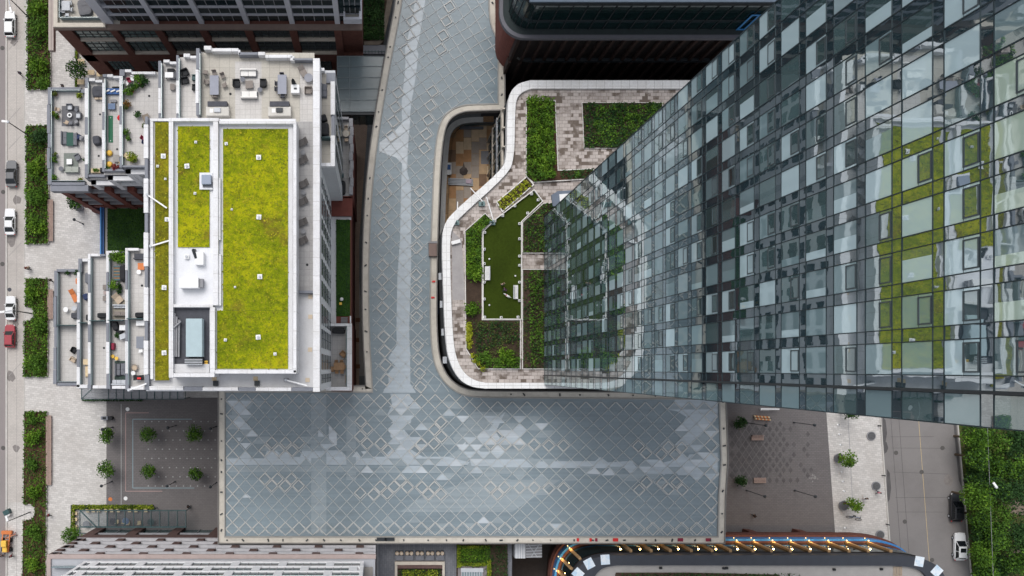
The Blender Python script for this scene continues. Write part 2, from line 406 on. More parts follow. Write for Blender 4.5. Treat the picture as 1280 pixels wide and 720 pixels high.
# ================================================================== SETTING
def flat(name, pts, z, mat, kind='structure'):
    m = MB(); m.sheet(PL(pts, 0) if not isinstance(pts[0][0], tuple) else pts, z)
    o = m.build(name, mat, recalc=False); o['kind'] = kind; return o
g = MB(); g.sheet([(-1500, -1500), (1500, -1500), (1500, 1500), (-1500, 1500)], 0); structure(g.build('ground', plain('ground_concrete', (.3, .29, .28), .15, .3), recalc=False))
flat('street', [(-120, -300), (8, -300), (8, 1000), (-120, 1000)], .004, asph_left)
flat('pavement', [(8, -300), (133, -300), (133, 470), (500, 470), (500, 500), (133, 500), (133, 1000), (8, 1000)], .008, palepave)
flat('parking_lane', [(9.5, -300), (30, -300), (30, 628), (9.5, 628)], .012, parkpave)
flat('plaza', [(133, 497), (300, 497), (300, 720), (133, 720)], .012, darkpave)
k = MB()
for x0, x1 in ((7.2, 9.2), (30, 31)):
    k.box(X(x0, 0), X(x1, 0), Y(-300, 0), Y(1000, 0), 0, .13 if x0 < 9 else .05)
structure(k.build('kerb', kerbm))
# parking bay lines
k = MB()
for py in (62, 150, 186, 320, 440, 470): k.bar((X(11, 0), Y(py, 0), .018), (X(26, 0), Y(py-16, 0), .018), .1, .006)
k.box(X(20.6, 0), X(21, 0), Y(-200, 0), Y(900, 0), .016, .02)
structure(k.build('road_markings', plain('faded_marking', (.33, .31, .3), .1)))
# plaza inlays
k = MB()
for (pts, mi) in (([(186, 516), (157, 516), (157, 614), (203, 614)], 0), ([(240, 524), (166, 524), (166, 610), (243, 610)], 1)):
    k.cur = mi
    for a, b in zip(pts, pts[1:]):
        k.bar((*P(*a, 0), .019), (*P(*b, 0), .019), .16, .008)
k.cur = 2; k.bar((*P(151.5, 505, 0), .019), (*P(151.5, 632, 0), .019), .1, .008)
for i in range(11):
    for j in range(8):
        if i < 2 and j in (1, 2, 5, 6): continue
        a, b = P(181+i*8.8+(j % 2)*4.4, 527+j*11.5, 0); k.obox(a, b, .014, .2, .2, .01, .6)
structure(k.build('plaza_inlay', [plain('pinkish_inlay', (.36, .26, .25), .1), plain('bluish_inlay', (.24, .31, .34), .1), plain('pale_inlay', (.4, .4, .4), .1)]))
# right side: plaza, pavement, road, verge
def rx(xa, ya, xb, yb, y): return xa + (xb-xa)*(y-ya)/(yb-ya)
e1 = lambda y: rx(1033, 517, 1044, 668, y); e2 = lambda y: rx(1099.5, 523, 1112, 690, y); e3 = lambda y: rx(1196.5, 535, 1213, 720, y)
ya, yb = 300, 1000
flat('plaza', [(840, 480), (e1(480), 480), (e1(760), 760), (840, 760)], .008, darkpave).name = 'plaza'
flat('pavement', [(e1(ya), ya), (e2(ya), ya), (e2(yb), yb), (e1(yb), yb)], .012, palepave)
flat('road', [(e2(ya), ya), (e3(ya), ya), (e3(yb), yb), (e2(yb), yb)], .006, asphalt)
flat('verge', [(e3(ya), ya), (1900, ya), (1900, yb), (e3(yb), yb)], .01, verge)
k = MB()
for f, w in ((e2, .25), (e3, .3)):
    k.prism([P(f(ya), ya, 0), P(f(ya)+1.6, ya, 0), P(f(yb)+1.6, yb, 0), P(f(yb), yb, 0)], 0, .13)
structure(k.build('kerb', kerbm))
k = MB(); yl = lambda y: rx(1148, 525, 1160.5, 690, y)
k.sheet([P(yl(ya), ya, 0), P(yl(ya)+.55, ya, 0), P(yl(yb)+.55, yb, 0), P(yl(yb), yb, 0)], .012)
structure(k.build('road_markings', yellowpaint, recalc=False))
k = MB()
for py, s in ((541, 20), (610, 24), (560, 9)):
    pts = [(e2(py)+2.5, py-s), (e2(py)+6, py-s*.8), (e2(py)+8, py), (e2(py)+6, py+s*.6), (e2(py)+3, py+s*.8)]
    k.sheet(PL(pts, 0), .011+s*.00005)
pts = [(e3(ya)-5, ya), (e3(ya)-1, ya), (e3(610)-1, 610), (e3(600)-4, 600)]; k.sheet(PL(pts, 0), .0125)
structure(k.build('asphalt_patch', plain('patch_asphalt', (.095, .09, .09), .25, .8), recalc=False))
k = MB()
for py in (546, 560, 590, 622, 640): k.bar((*P(e2(py)+12, py, 0), .012), (*P(e2(py)+60+py % 30, py+RND.uniform(-3, 3), 0), .012), .05, .008)
for dx in (14, 24): k.bar((*P(e2(500)+dx, 500, 0), .012), (*P(e2(760)+dx, 760, 0), .012), .06, .008)
structure(k.build('tar_seam', plain('tar', (.09, .085, .085), .1)))
k = MB()
for px, py in ((1131, 652), (1120, 566), (1165, 700), (1152, 590), (1178, 560)): q = P(px, py, 0); k.cyl(q[0], q[1], .008, .022, .38, 14)
for px, py in ((3, 60), (4, 240), (3, 330), (4, 560)): q = P(px, py, 0); k.cyl(q[0], q[1], .006, .02, .38, 14)
structure(k.build('manhole', plain('manhole_iron', (.1, .095, .09), .2, 4)))
k = MB()
for px, py, s in ((18, 52, 1.0), (14, 300, 1.3), (19, 405, .9), (22, 250, 1.1), (14, 470, 1.2), (20, 560, .9), (1190, 655, 1.0), (1186, 600, 1.2)):
    q = P(px, py, 0); n = 11; k.sheet([(q[0]+s*RND.uniform(.4, .8)*math.cos(2*PI*i/n), q[1]+s*RND.uniform(.5, 1.1)*math.sin(2*PI*i/n)) for i in range(n)], .0135)
structure(k.build('oil_stain', plain('oil', (.22, .2, .19), .2, 2), recalc=False))
k = MB(); k.bar((*P(1060, 520, 0), .017), (*P(1065.5, 625, 0), .017), .08, .006)
structure(k.build('paving_joint', mgrey))
# dark diamond paving on the right plaza
k = MB()
for i in range(12):
    for j in range(12):
        if RND.random() > .92 - max(0, i-6)*.13: continue
        cx, cy = 915+i*8.6+(j % 2)*4.3, 530+j*6.4
        r = 1.0 if i < 5 else .75
        k.sheet([P(cx-3.6*r, cy, 0), P(cx, cy-5.4*r, 0), P(cx+3.6*r, cy, 0), P(cx, cy+5.4*r, 0)], .0125)
structure(k.build('paving_diamonds', plain('black_setts', (.115, .107, .108), .3), recalc=False))
k = MB(); c = P(1016.5, 597, 0)
for i in range(14): k.obox(c[0]+RND.gauss(0, .35), c[1]+RND.gauss(0, .35), .012, .25, .18, .002+i*.0006, RND.random()*3)
structure(k.build('chalk_stain', plain('chalk', (.26, .25, .245), .1)))
# ground under the canopy + brown alley
flat('mall_floor', [(275, 470), (460, 470), (440, 250), (470, -120), (650, -120), (640, 170), (580, 480), (905, 470), (905, 690), (275, 690)], .016, mallpave)
m = MB()
for pts in ([(386, 480), (410, 480), (410, 690), (386, 690)], [(276, 560), (900, 560), (900, 592), (276, 592)], [(505, -100), (530, -100), (508, 250), (512, 480), (490, 480), (494, 250)]):
    m.sheet(PL(pts, 0), .021 + .003*len(m.f))
structure(m.build('mall_path', mallpale, recalc=False))
flat('alley', [(425, 120), (462, 120), (449, 300), (449, 492), (425, 492)], .02, alleym)
k = MB()
for px, py in ((446, 425), (447, 458), (447, 400)): k.obox(*P(px, py, 0), .02, .8, .7, .02)
structure(k.build('alley_cover', plain('rusty_cover', (.16, .075, .04), .2)))

# ================================================================== GLASS CANOPY  (z = 15)
HC = 15.0
wl = arc([(508, -60), (504, 0), (494, 52), (483, 111), (474, 167), (469, 205), (465, 250), (462.5, 300), (461.5, 360), (462.5, 420), (465.5, 470), (466.5, 491)], 1)
wr = arc([(898, 500), (640, 498), (592, 497.5), (574, 493), (559, 483), (548, 469), (540, 448), (537, 411), (537, 360), (538, 300), (540, 245), (542, 200), (546, 165), (552, 148), (562, 137.5), (578, 131), (595, 130), (622, 129.5)], 2)
wr2 = arc([(622, 129.5), (622, 56), (619, 46), (613, 34), (610, 12), (611, -60)], 1)
GLASS = wl + [(282, 491), (282, 670), (896.5, 670), (897.5, 620), (900.5, 575), (899, 530)] + wr + wr2[1:]
can = thing('glass_canopy', 'huge flat glass canopy with white diamond lattice spanning the street junction', 'canopy', (*P(590, 580, 0), 0))
gw = PL(GLASS, HC)
m = MB(); m.prism(gw, HC-.12, HC); m.build('glass_roof', cglass, can)
r1 = PL(offset(GLASS, 1.6), HC); r2 = PL(offset(GLASS, 8.2), HC); r3 = PL(offset(GLASS, 9.6), HC)
# offset() assumes pixel space is y-down; pick the larger outline
m = MB(); m.ring(r1, gw, HC-.5, HC+.22); m.build('edge_beam', plain('grey_beam', (.34, .33, .31), .12), can)
m = MB(); m.ring(r2, r1, HC-.7, HC+.12); m.build('gutter', cream, can)
m = MB(); m.ring(r3, r2, HC-.9, HC+.3); m.build('fascia', plain('fascia_grey', (.2, .19, .18), .2), can)
# gutter fittings
m = MB(); pr = offset(GLASS, 5)
for i in range(len(pr)):
    a, b = pr[i], pr[(i+1) % len(pr)]; d = math.hypot(b[0]-a[0], b[1]-a[1]); n = int(d/22)
    for j in range(n):
        t = (j+RND.uniform(.2, .8))/max(1, n); q = P(a[0]+(b[0]-a[0])*t, a[1]+(b[1]-a[1])*t, HC)
        m.obox(q[0], q[1], HC+.11, RND.uniform(.15, .5), .2, .15, RND.random()*3)
m.build('gutter_fitting', dark, can, stuff=True)
m = MB()
for px, py in ((477, 673.5), (487, 673.5)): q = P(px, py, HC); m.obox(q[0], q[1], HC+.12, 1.5, .5, .3)
m.build('gutter_box', dark, can)
for px, c in ((722, red), (738, red), (745, wine), (769, red), (850, wine), (885, wine)):
    m = MB(); q = P(px, 674.5, HC); m.obox(q[0], q[1], HC+.12, .35 if px < 760 else .8, .5, .12); m.build('gutter_marker', c, can)
for px, py in ((541, 372), (542, 352)):
    m = MB(); q = P(px, py, HC); m.obox(q[0], q[1], HC+.12, .5, .25, .15); m.build('gutter_marker', red, can)
# lattice: main hall
KN = [(-8, 208), (0, 339.9), (8, 476), (11, 526.7), (16, 613), (21, 704.3), (26, 797.7), (29, 852), (34, 946)]
def kx(k):
    for (a, xa), (b, xb) in zip(KN, KN[1:]):
        if k <= b: return xa + (xb-xa)*(k-a)/(b-a)
    return KN[-1][1]
def my(m_, k): return 554.5 + 17.9*m_ + (2.2 if k > 12 else 0)
def lat_main(mb, w):
    for c in range(-30, 60):
        for s in (1, -1):
            for q in range(-24, 140):
                k0 = q/4
                def pt(k):
                    mm = s*(c + .5 - k); return (kx(k), my(mm, 0)+.075*max(0, min(28, k)))
                a, b = pt(k0), pt(k0+.25)
                if min(a[1], b[1]) < 489: continue
                if inside(a, GLASS) and inside(b, GLASS):
                    pa, pb = P(*a, HC), P(*b, HC); mb.bar((*pa, HC+.03), (*pb, HC+.03), w, .08)
AX = [(-60, 554), (8.9, 540.5), (26.4, 536.3), (62, 528.7), (116, 519.2), (152, 513.7), (185, 508.9), (240, 504), (275, 502), (310, 499.8), (350, 499.1), (385, 499.5), (421, 500.8), (455, 502.5), (490, 505.5)]
def ax(y):
    for (a, xa), (b, xb) in zip(AX, AX[1:]):
        if y <= b: return xa + (xb-xa)*(y-a)/(b-a)
    return AX[-1][1]
def wing_pt(k, m_):
    y = 8.9 + 17.9*m_; sl = (ax(y+8)-ax(y-8))/16
    return (ax(y) + 17.1*(k-1.25), y - sl*17.1*k - .0*k)
def lat_wing(mb, w):
    for c in range(-36, 44):
        for s in (1, -1):
            for q in range(-14, 50):
                k0 = q/4 - .25
                def pt(k): return wing_pt(k, s*(c+.5-k))
                a, b = pt(k0), pt(k0+.25)
                if max(a[1], b[1]) > 491: continue
                if inside(a, GLASS) and inside(b, GLASS):
                    pa, pb = P(*a, HC), P(*b, HC); mb.bar((*pa, HC+.03), (*pb, HC+.03), w, .08)
m = MB(); lat_main(m, .1); lat_wing(m, .1); m.build('lattice', latm, can, recalc=False)
# brighter perimeter diamonds
m = MB()
def zig(pts, hw, hh):
    for (x, y) in pts:
        q = [(x-hw, y), (x, y-hh), (x+hw, y), (x, y+hh)]
        for a, b in zip(q, q[1:]+q[:1]):
            if inside(a, offset(GLASS, 1)) and inside(b, offset(GLASS, 1)): m.bar((*P(*a, HC), HC+.06), (*P(*b, HC), HC+.06), .1, .08)
zig([(kx(k), my(-3, 0)+.075*max(0, min(28, k))) for k in range(-3, 32) if 289 < kx(k) < 893], 8.6, 8.6)
zig([(kx(k), my(6, 0)-1.2) for k in range(-3, 32) if 286 < kx(k) < 893], 8.5, 8.2)
zig([(kx(-3)+.6, my(i, 0)) for i in range(-2, 6)], 8.2, 8.8)
zig([(kx(31)-1.2, my(i, 0)+2.1) for i in range(-2, 6)], 8.2, 8.8)
m.build('edge_lattice', latb, can, recalc=False)
HL = [(230, 240), (280, 240), (328, 240), (205, 268), (255, 268), (303, 268), (550, 163), (573, 190), (548, 217), (573, 243), (622, 243), (648, 268), (838, 165), (815, 192), (840, 218), (813, 243), (768, 245), (743, 270), (205, 370), (250, 370), (300, 370), (230, 395), (278, 395), (326, 395), (548, 420), (597, 425), (620, 398), (645, 422), (670, 398), (693, 375), (718, 400), (770, 400), (793, 425), (815, 400), (838, 425)]
HL = [(260+a/2.88, 470+b/2.88) for a, b in HL]
HL += [(580+a/2.88, 470+b/2.88) for a, b in [(118, 217), (95, 245), (148, 247), (198, 247), (252, 247), (305, 250), (358, 250), (627, 252), (655, 278), (710, 282), (735, 255), (760, 283), (783, 258), (95, 400), (145, 400), (120, 425), (200, 402), (252, 402), (305, 404), (358, 404), (630, 410), (657, 383), (712, 385), (735, 407), (765, 383), (785, 410)]]
HW = [(518.9, 8.9), (514.7, 26.4), (511, 43.6), (507, 62), (497.8, 116), (494.4, 134), (492, 152), (489.4, 170), (483.9, 224.7), (482.2, 242.5), (481, 260.5), (479.7, 278.6), (478.9, 296), (478.3, 332), (477.8, 350), (478, 367.8), (478.5, 385.5), (479.7, 421), (481, 439), (482, 456), (483, 474.6),
      (561.7, 8.9), (557.8, 26.4), (553.6, 44.4), (550.3, 61.7), (540.6, 114.4), (538, 132), (535.3, 150), (532.5, 168), (530.3, 185.6), (524.7, 239), (523.3, 256.7), (522.5, 274), (521.4, 291.7), (520.5, 310), (520, 344), (520.3, 362.4), (520.5, 379.6), (520.8, 397), (522, 432), (522.7, 449), (524.6, 467), (525.5, 484)]
def frame_at(x, y, rot, r):
    m = MB(); c, s = math.cos(rot), math.sin(rot); w0 = P(x, y, HC)
    ps = []
    for u, v in ((-1, 0), (0, -1), (1, 0), (0, 1)):
        ps.append(P(x+r*(u*c-v*s), y+r*(u*s+v*c), HC))
    for a, b in zip(ps, ps[1:]+ps[:1]): m.bar((*a, HC+.09), (*b, HC+.09), .13, .12)
    m.build('accent_frame', latb, can, recalc=False)
ALLF = [(x, y, 0, 7.2) for x, y in HL] + [(x, y, -math.atan((ax(y+8)-ax(y-8))/16), 7.4) for x, y in HW]
for q in ALLF[:100]: frame_at(*q)
m = MB()
for (x, y, rot, r) in ALLF[100:]:
    c, s = math.cos(rot), math.sin(rot); ps = [P(x+r*(u*c-v*s), y+r*(u*s+v*c), HC) for u, v in ((-1, 0), (0, -1), (1, 0), (0, 1))]
    for a, b in zip(ps, ps[1:]+ps[:1]): m.bar((*a, HC+.09), (*b, HC+.09), .13, .12)
if m.v: m.build('accent_frame', latb, can, recalc=False, stuff=True)
# frosted glass areas (whole panes, cut on the lattice)
def frosted(pts, mat, dz): 
    m = MB(); m.sheet(PL(pts, HC), HC+dz); m.build('frosted_panel', mat, can, recalc=False)
frosted([(521, -60), (534, -60), (531.6, 0), (527, 30), (524, 48), (520.5, 60), (523, 68), (519, 100), (514, 130), (511, 160), (509, 215), (513.5, 232), (514, 330), (511.5, 410), (513, 470), (513, 491), (497, 491), (495.5, 410), (496.5, 350), (500, 300), (501.5, 230), (503, 190), (502, 130), (505, 100), (507, 78), (506, 62), (509, 50), (514, 28), (519, 0)], frost, .006)
frosted([(511, 158), (508, 150), (513, 147), (511, 170), (507, 216), (502, 204), (495, 197), (484, 193), (474, 189), (474.5, 178), (486, 170), (494, 163.5), (500, 156.5)][2:], frost2, .011)
frosted([(495.5, 432), (485, 448), (494, 457), (485, 467), (486, 480), (478, 491), (520, 491), (512, 478), (513, 440)], frost, .011)
frosted([(488, 492), (512, 492), (516, 503), (503, 512), (514, 520), (514, 527), (505, 537), (512, 545), (522, 555), (514, 562), (530, 572), (480, 572), (496, 553), (488, 546), (488, 537), (494, 528), (484, 518), (490, 507)], frost, .008)
for t in ([(488, 529), (514, 529), (501, 519)], [(495, 562), (507, 562), (501, 551)], [(489, 545), (499, 536), (508, 545), (499, 551)], [(486, 509), (500, 497), (512, 509)]): frosted(t, frost2, .014)
CELL = random.Random(3)
BL = [(504, 528, 20, 40, .85), (622, 553, 46, 30, .8), (868, 533, 26, 40, .9), (868, 580, 40, 14, .9), (299, 520, 16, 30, .75), (820, 586, 30, 9, .7), (560, 520, 30, 16, .25), (590, 540, 30, 14, .3), (395, 560, 16, 24, .5), (770, 590, 60, 7, .35), (330, 570, 60, 10, .4), (560, 585, 90, 12, .5), (600, 640, 90, 30, .12)]
cm = {0: MB(), 1: MB(), 2: MB()}
for k2 in range(-10, 66):
    for m2 in range(-8, 14):
        if (k2+m2) % 2: continue
        k_, m_ = k2/2, m2/2
        yc = my(m_, 0)+.075*max(0, min(28, k_)); xc = kx(k_)
        wx = (kx(k_+.5)-kx(k_-.5))/2*.98; wy = 8.95*.98
        for half in (-1, 1):
            pr = max([b_[4]*math.exp(-((xc-b_[0])/b_[2])**2-((yc+half*4-b_[1])/b_[3])**2) for b_ in BL])
            if CELL.random() > pr*1.25: continue
            tri = [(xc-wx, yc), (xc+wx, yc), (xc, yc+half*wy)]
            if all(inside(q, GLASS) for q in tri) and yc > 496:
                lv = 2 if CELL.random() < pr*.35 else (1 if CELL.random() < pr else 0)
                cm[lv].sheet(PL(tri, HC), HC+.018)
for lv, mt in ((0, frost3), (1, frost), (2, frost2)):
    if cm[lv].v: cm[lv].build('frosted_triangle', mt, can, recalc=False, stuff=True)
frosted([(287, 499), (322, 499), (308, 514), (315, 520), (300, 534), (290, 524), (290, 510)], frost3, .008)
for t in ([(302, 536), (314, 536), (308, 542)], [(300, 554), (314, 554), (307, 561)], [(295, 547), (302, 547), (299, 552)], [(302, 622), (314, 622), (308, 617)], [(398, 537), (408, 548), (408, 562), (397, 552)], [(411, 530), (421, 541), (421, 556), (411, 560)], [(451, 564), (458, 564), (455, 569)], [(440, 571), (451, 571), (446, 564)]): frosted(t, frost2, .012)
frosted([(283, 573), (330, 573), (334, 562.5), (345, 562.5), (353, 571), (375, 571), (378, 563), (416, 563), (426, 563), (434, 571), (600, 571), (600, 581), (283, 581)], frost, .006)
frosted([(283, 582), (420, 582), (455, 582), (450, 590), (283, 590)], frost3, .006)
frosted([(389, 492), (408, 492), (408, 666), (389, 666)], frost3, .0105)
frosted([(433, 520), (445, 520), (445, 600), (433, 600)], frost3, .0105)
frosted([(592, 515), (632, 515), (640, 524), (620, 530), (617, 545), (602, 560), (655, 562), (669, 575), (655, 592), (575, 592), (587, 578), (560, 571), (575, 560), (566, 548)], frost3, .008)
frosted([(618, 528), (632, 514), (622, 535), (606, 557), (600, 552)], frost, .012)
for t in ([(605, 545), (619, 538), (625, 548), (612, 553)], [(588, 571), (598, 562), (606, 571)], [(604, 573), (613, 562), (622, 573)], [(573, 561), (582, 552), (582, 565)]): frosted(t, frost2, .014)
frosted([(587, 574), (655, 574), (667, 584), (590, 584)], frost, .011)
frosted([(690, 576.5), (744, 576.5), (750, 571), (760, 578), (790, 576), (796, 585), (672, 585), (662, 577)], frost, .006)
for t in ([(800, 585), (809, 577), (817, 586), (809, 594)], [(733, 592), (743, 584), (752, 593)], [(752, 594), (762, 585), (770, 594)], [(844, 540), (851, 533), (858, 540)], [(862, 559), (877, 559), (869, 566)]): frosted(t, frost2, .012)
frosted([(820, 586), (830, 578), (838, 576), (846, 570), (855, 577), (862, 568), (897, 566), (897, 594), (848, 594), (840, 586), (830, 594)], frost, .008)
frosted([(846, 497), (897, 501), (897, 520), (879, 539), (862, 556), (853, 551), (860, 540), (851, 531), (858, 521), (846, 514), (835, 512)], frost, .008)
frosted([(500, 640), (640, 640), (700, 600), (640, 600), (610, 592), (520, 625)], frost3, .01)
cols = MB()
for px, py in ((300, 540), (300, 640), (420, 640), (560, 640), (700, 640), (840, 640), (880, 540), (740, 520)):
    q = P(px, py, HC); m = MB(); m.cyl(q[0], q[1], 0, HC-.1, .35, 10); m.build('column', lgrey, can, smooth=True)

# glass link roof between the two left buildings
lk = thing('link_roof', 'small grey glass roof bridging the gap left of the canopy wing', 'glass roof', (*P(450, 105, 14), 0))
pts = [(421, 70), (480, 70), (474, 104), (468, 140), (421, 140)]
m = MB(); m.prism(PL(pts, 14), 13.8, 14); m.build('glass_roof', linkglass, lk)
m = MB()
for py in (70.5, 83, 97, 111, 125, 139.5): m.bar((*P(421, py, 14), 14.04), (*P(480-(py-70)*.17, py, 14), 14.04), .09, .1)
for px in (421.5, 437): m.bar((*P(px, 70, 14), 14.04), (*P(px, 140, 14), 14.04), .08, .1)
m.build('glazing_bar', plain('dim_bar', (.2, .23, .24), .1), lk)
m = MB(); a, b = P(421, 140, 14), P(467, 140, 14); m.box(a[0], b[0], a[1]-.3, a[1], 8, 13.8); m.build('glass_front', tealglass, lk)
m = MB()
for i in range(6): x = a[0]+(b[0]-a[0])*i/5; m.box(x-.06, x+.06, a[1]-.42, a[1]-.31, 8, 13.85)
m.box(a[0], b[0], a[1]-.45, a[1]-.1, 13.6, 14.1); m.build('front_mullion', dark, lk)
# ================================================================== STEPPED APARTMENT BLOCK (left)
ap = thing('apartment_building', 'stepped white apartment block with a yellow green sedum roof and terraces', 'building', (*P(300, 320, 0), 0))
def rect(x0, y0, x1, y1, h): return PL([(x0, y0), (x1, y0), (x1, y1), (x0, y1)], h)
YS = (461-232)*130/F          # common south plane of the northern terraces
TN = [(63, 112, 120, 20), (108, 101, 140, 24), (130, 96, 165, 27), (151.5, 90, 228, 31), (200, 79, 240, 36), (222, 71.5, 280, 41)]
TS = [(70, 338, 483, 125, 20), (98.5, 325, 486, 138, 24), (112, 318, 486, 162, 27), (135, 315, 486, 188, 31), (158.5, 311, 486, 228, 36)]
def tier(x0, yn, ys_w, x1, h, fl):
    a = X(x0, h); b = X(x1, h); yn_ = Y(yn, h)
    m = MB(); m.box(a, b, ys_w, yn_, 0.05, h-.05); m.build('tier_wall', greyp if h > 20 else brown, ap)
    m = MB(); m.sheet([(a, ys_w), (b, ys_w), (b, yn_), (a, yn_)], h); m.build('terrace_floor', fl, ap, recalc=False)
for i, (x0, yn, x1, h) in enumerate(TN): tier(x0, yn, YS+.02*i if i < 4 else Y(200, h), x1, h, terr)
for i, (x0, yn, ys, x1, h) in enumerate(TS): tier(x0, yn, Y(ys, h), x1, h, terr)
# main body
HM = 46
mb_ = PL([(249, 65), (298, 71), (298, 70), (330, 77), (400, 77), (400, 489), (183, 489), (183, 148), (249, 148)], HM)
m = MB(); m.prism([(x, y) for x, y in mb_], .05, HM-.05); m.build('main_wall', shade_lifted_white, ap)
m = MB(); m.sheet(rect(249, 66, 393, 152, HM), HM); m.build('terrace_floor', terrw, ap, recalc=False)
for r_ in ((294, 77, 327, 150), (375, 80, 393, 152)): m = MB(); m.sheet(rect(*r_, HM), HM+.006); m.build('terrace_path', terr, ap, recalc=False)
m = MB(); m.sheet(rect(370, 152, 393, 366, HM), HM+.004); m.build('terrace_floor', greyterr, ap, recalc=False)
for r_ in ((368, 366, 393, 487), (186, 466, 367.5, 487)): m = MB(); m.sheet(rect(*r_, HM), HM+.004); m.build('gravel_roof', gravel, ap, recalc=False)
m = MB(); m.box(X(372, HM), X(393, HM), Y(364, HM), Y(367, HM), HM, HM+.9); m.build('screen_wall', greyp, ap)
# parapets: list of px rects per height, white/grey
def para(rects, h, mat, hh=.75, name='parapet'):
    for (x0, y0, x1, y1) in rects:
        m = MB(); m.box(X(x0, h), X(x1, h), Y(y0, h), Y(y1, h), h-.3, h+hh); m.build(name, mat, ap, bevel=.03)
para([(62, 111, 66.5, 132), (61, 132.4, 65, 168), (62, 168.4, 66, 186), (61, 186.4, 65, 212), (62, 212.4, 67, 232), (67, 111, 103, 114), (103.4, 113.5, 108.5, 118), (67, 229, 108, 232.6)], 20, greyp)
para([(108, 112, 112.5, 148.5), (108, 170, 112.5, 207), (113.5, 99.5, 121, 103.5), (121.3, 102, 130, 105)], 24, coping)
para([(108, 149, 112, 169.5), (108, 207.5, 112, 224), (112.5, 219.5, 133, 222.5), (108.6, 99, 112.8, 111.6)], 24, greyp)
para([(113.5, 223, 139, 226)], 22.6, coping, .4)
para([(129.8, 105.5, 133, 142), (129.5, 164, 133, 201.5), (136, 95, 143, 98.5), (143.3, 97, 153, 99.8)], 27, coping)
para([(129.8, 142.4, 133, 163.6), (129.8, 202, 133, 216), (133.4, 212.5, 158, 215.5), (130.4, 95, 135.7, 98.3)], 27, greyp)
para([(135.5, 217.5, 160, 220.5)], 25.8, coping, .4)
para([(151.2, 97.3, 154.4, 135), (151.2, 157.5, 154.4, 197), (158, 89, 166, 92.4), (166.3, 91.8, 196, 95)], 31, coping)
para([(151.2, 135.4, 154.4, 157.2), (151.2, 197.4, 154.4, 211), (154.8, 208.2, 183, 210.5), (151.4, 89, 157.7, 97)], 31, greyp)
para([(158, 212.8, 183.5, 216)], 29.8, coping, .4)
para([(199.6, 112, 203.4, 143.5), (206, 77, 213.5, 80.6), (213.8, 79.4, 222, 82.6)], 36, coping)
para([(199.6, 78.5, 203.2, 111.6), (199.8, 143.8, 203, 152)], 36, greyp)
para([(222, 103, 225.3, 144), (231, 69.6, 239, 74), (239.3, 72.2, 248, 75.4)], 41, coping)
para([(222, 71.5, 225, 102.6), (222, 144.4, 225, 152)], 41, greyp)
para([(246.5, 90.5, 250.6, 132), (257, 61, 266, 66), (266.4, 64, 299.6, 68), (324, 68.6, 332.6, 72.6), (333, 72, 366.6, 76), (392, 76.5, 400.4, 489.5)], HM, coping, 1.0)
para([(247.3, 64, 251.5, 90), (247.3, 132.4, 251, 147), (299.9, 69, 323.6, 72.4), (367, 76.4, 391.6, 79)], HM, greyp, 1.0)
para([(299.5, 66, 302, 71.8), (364, 74, 369, 79.4)], HM, coping, 1.0)
# southern group parapets
para([(70, 339, 74, 371), (69, 371.4, 73, 409), (70, 409.4, 73.6, 434), (69, 434.4, 73, 462), (68.6, 462.4, 73, 480), (73, 337, 100, 340.4), (74, 478, 98.5, 482)], 20, greyp)
para([(98.4, 341, 102, 378.6), (98, 400, 102, 437), (98, 459, 102, 484), (105, 324, 112, 327.6), (98, 480.6, 111.5, 485)], 24, coping)
para([(98.4, 379, 101.8, 399.6), (98.2, 437.4, 101.8, 458.6), (100, 324, 104.6, 341)], 24, greyp)
para([(112, 318, 115.2, 343.6), (115.5, 318, 127, 321.2), (112, 366.6, 115.4, 406), (112, 428, 115.4, 467), (118, 481.6, 135, 485.4)], 27, coping)
para([(112, 344, 115, 366.2), (112, 406.4, 115.2, 427.6), (112, 467.4, 116, 485.6), (127.4, 318.4, 134, 321)], 27, greyp)
para([(134.8, 314.4, 138.2, 341), (138.5, 314.4, 150, 317.4), (134.8, 364.6, 138.4, 404), (134.8, 427.6, 138.6, 467), (142, 482, 158.5, 485.8)], 31, coping)
para([(134.8, 341.4, 138, 364.2), (134.8, 404.4, 138.2, 427.2), (135, 467.4, 140, 486), (150.4, 315, 158, 317.8)], 31, greyp)
para([(158.6, 311, 161.8, 338.6), (162, 311, 175, 314.4), (158.6, 362.6, 162, 400), (158.6, 427, 162.2, 467), (165.5, 483, 182, 487)], 36, coping)
para([(158.6, 339, 161.6, 362.2), (158.6, 400.4, 162, 426.6), (158.8, 467.4, 163, 487)], 36, greyp)
para([(182, 158, 187.6, 200), (182, 225, 187.6, 267.6), (182, 292, 187.6, 334), (182, 360, 187.6, 401.6), (182, 426, 187.6, 468), (189, 482.6, 231, 487.4), (255, 483.6, 299, 488), (321, 484, 365, 488.4)], HM, coping, .9)
para([(183, 200.4, 187, 224.6), (183, 268, 187, 291.6), (183, 334.4, 187, 359.6), (183, 402, 187, 425.6), (183, 468.4, 188.6, 487), (183.4, 148, 187, 157.6), (231.4, 483, 254.6, 488), (299.4, 484, 320.6, 488), (365.4, 484, 391.6, 488.4)], HM, greyp, .8)
# privacy screens across terraces
for (x0, x1, y, h) in ((74, 98, 407, 20), (102, 112, 404, 24), (115.5, 135, 401.5, 27), (138.5, 158, 401, 31), (162, 182, 399, 36)):
    m = MB(); a, b = P(x0, y, h), P(x1, y, h); m.box(a[0], b[0], a[1]-.05, a[1]+.05, h, h+1.5); m.build('privacy_screen', tealbar, ap)
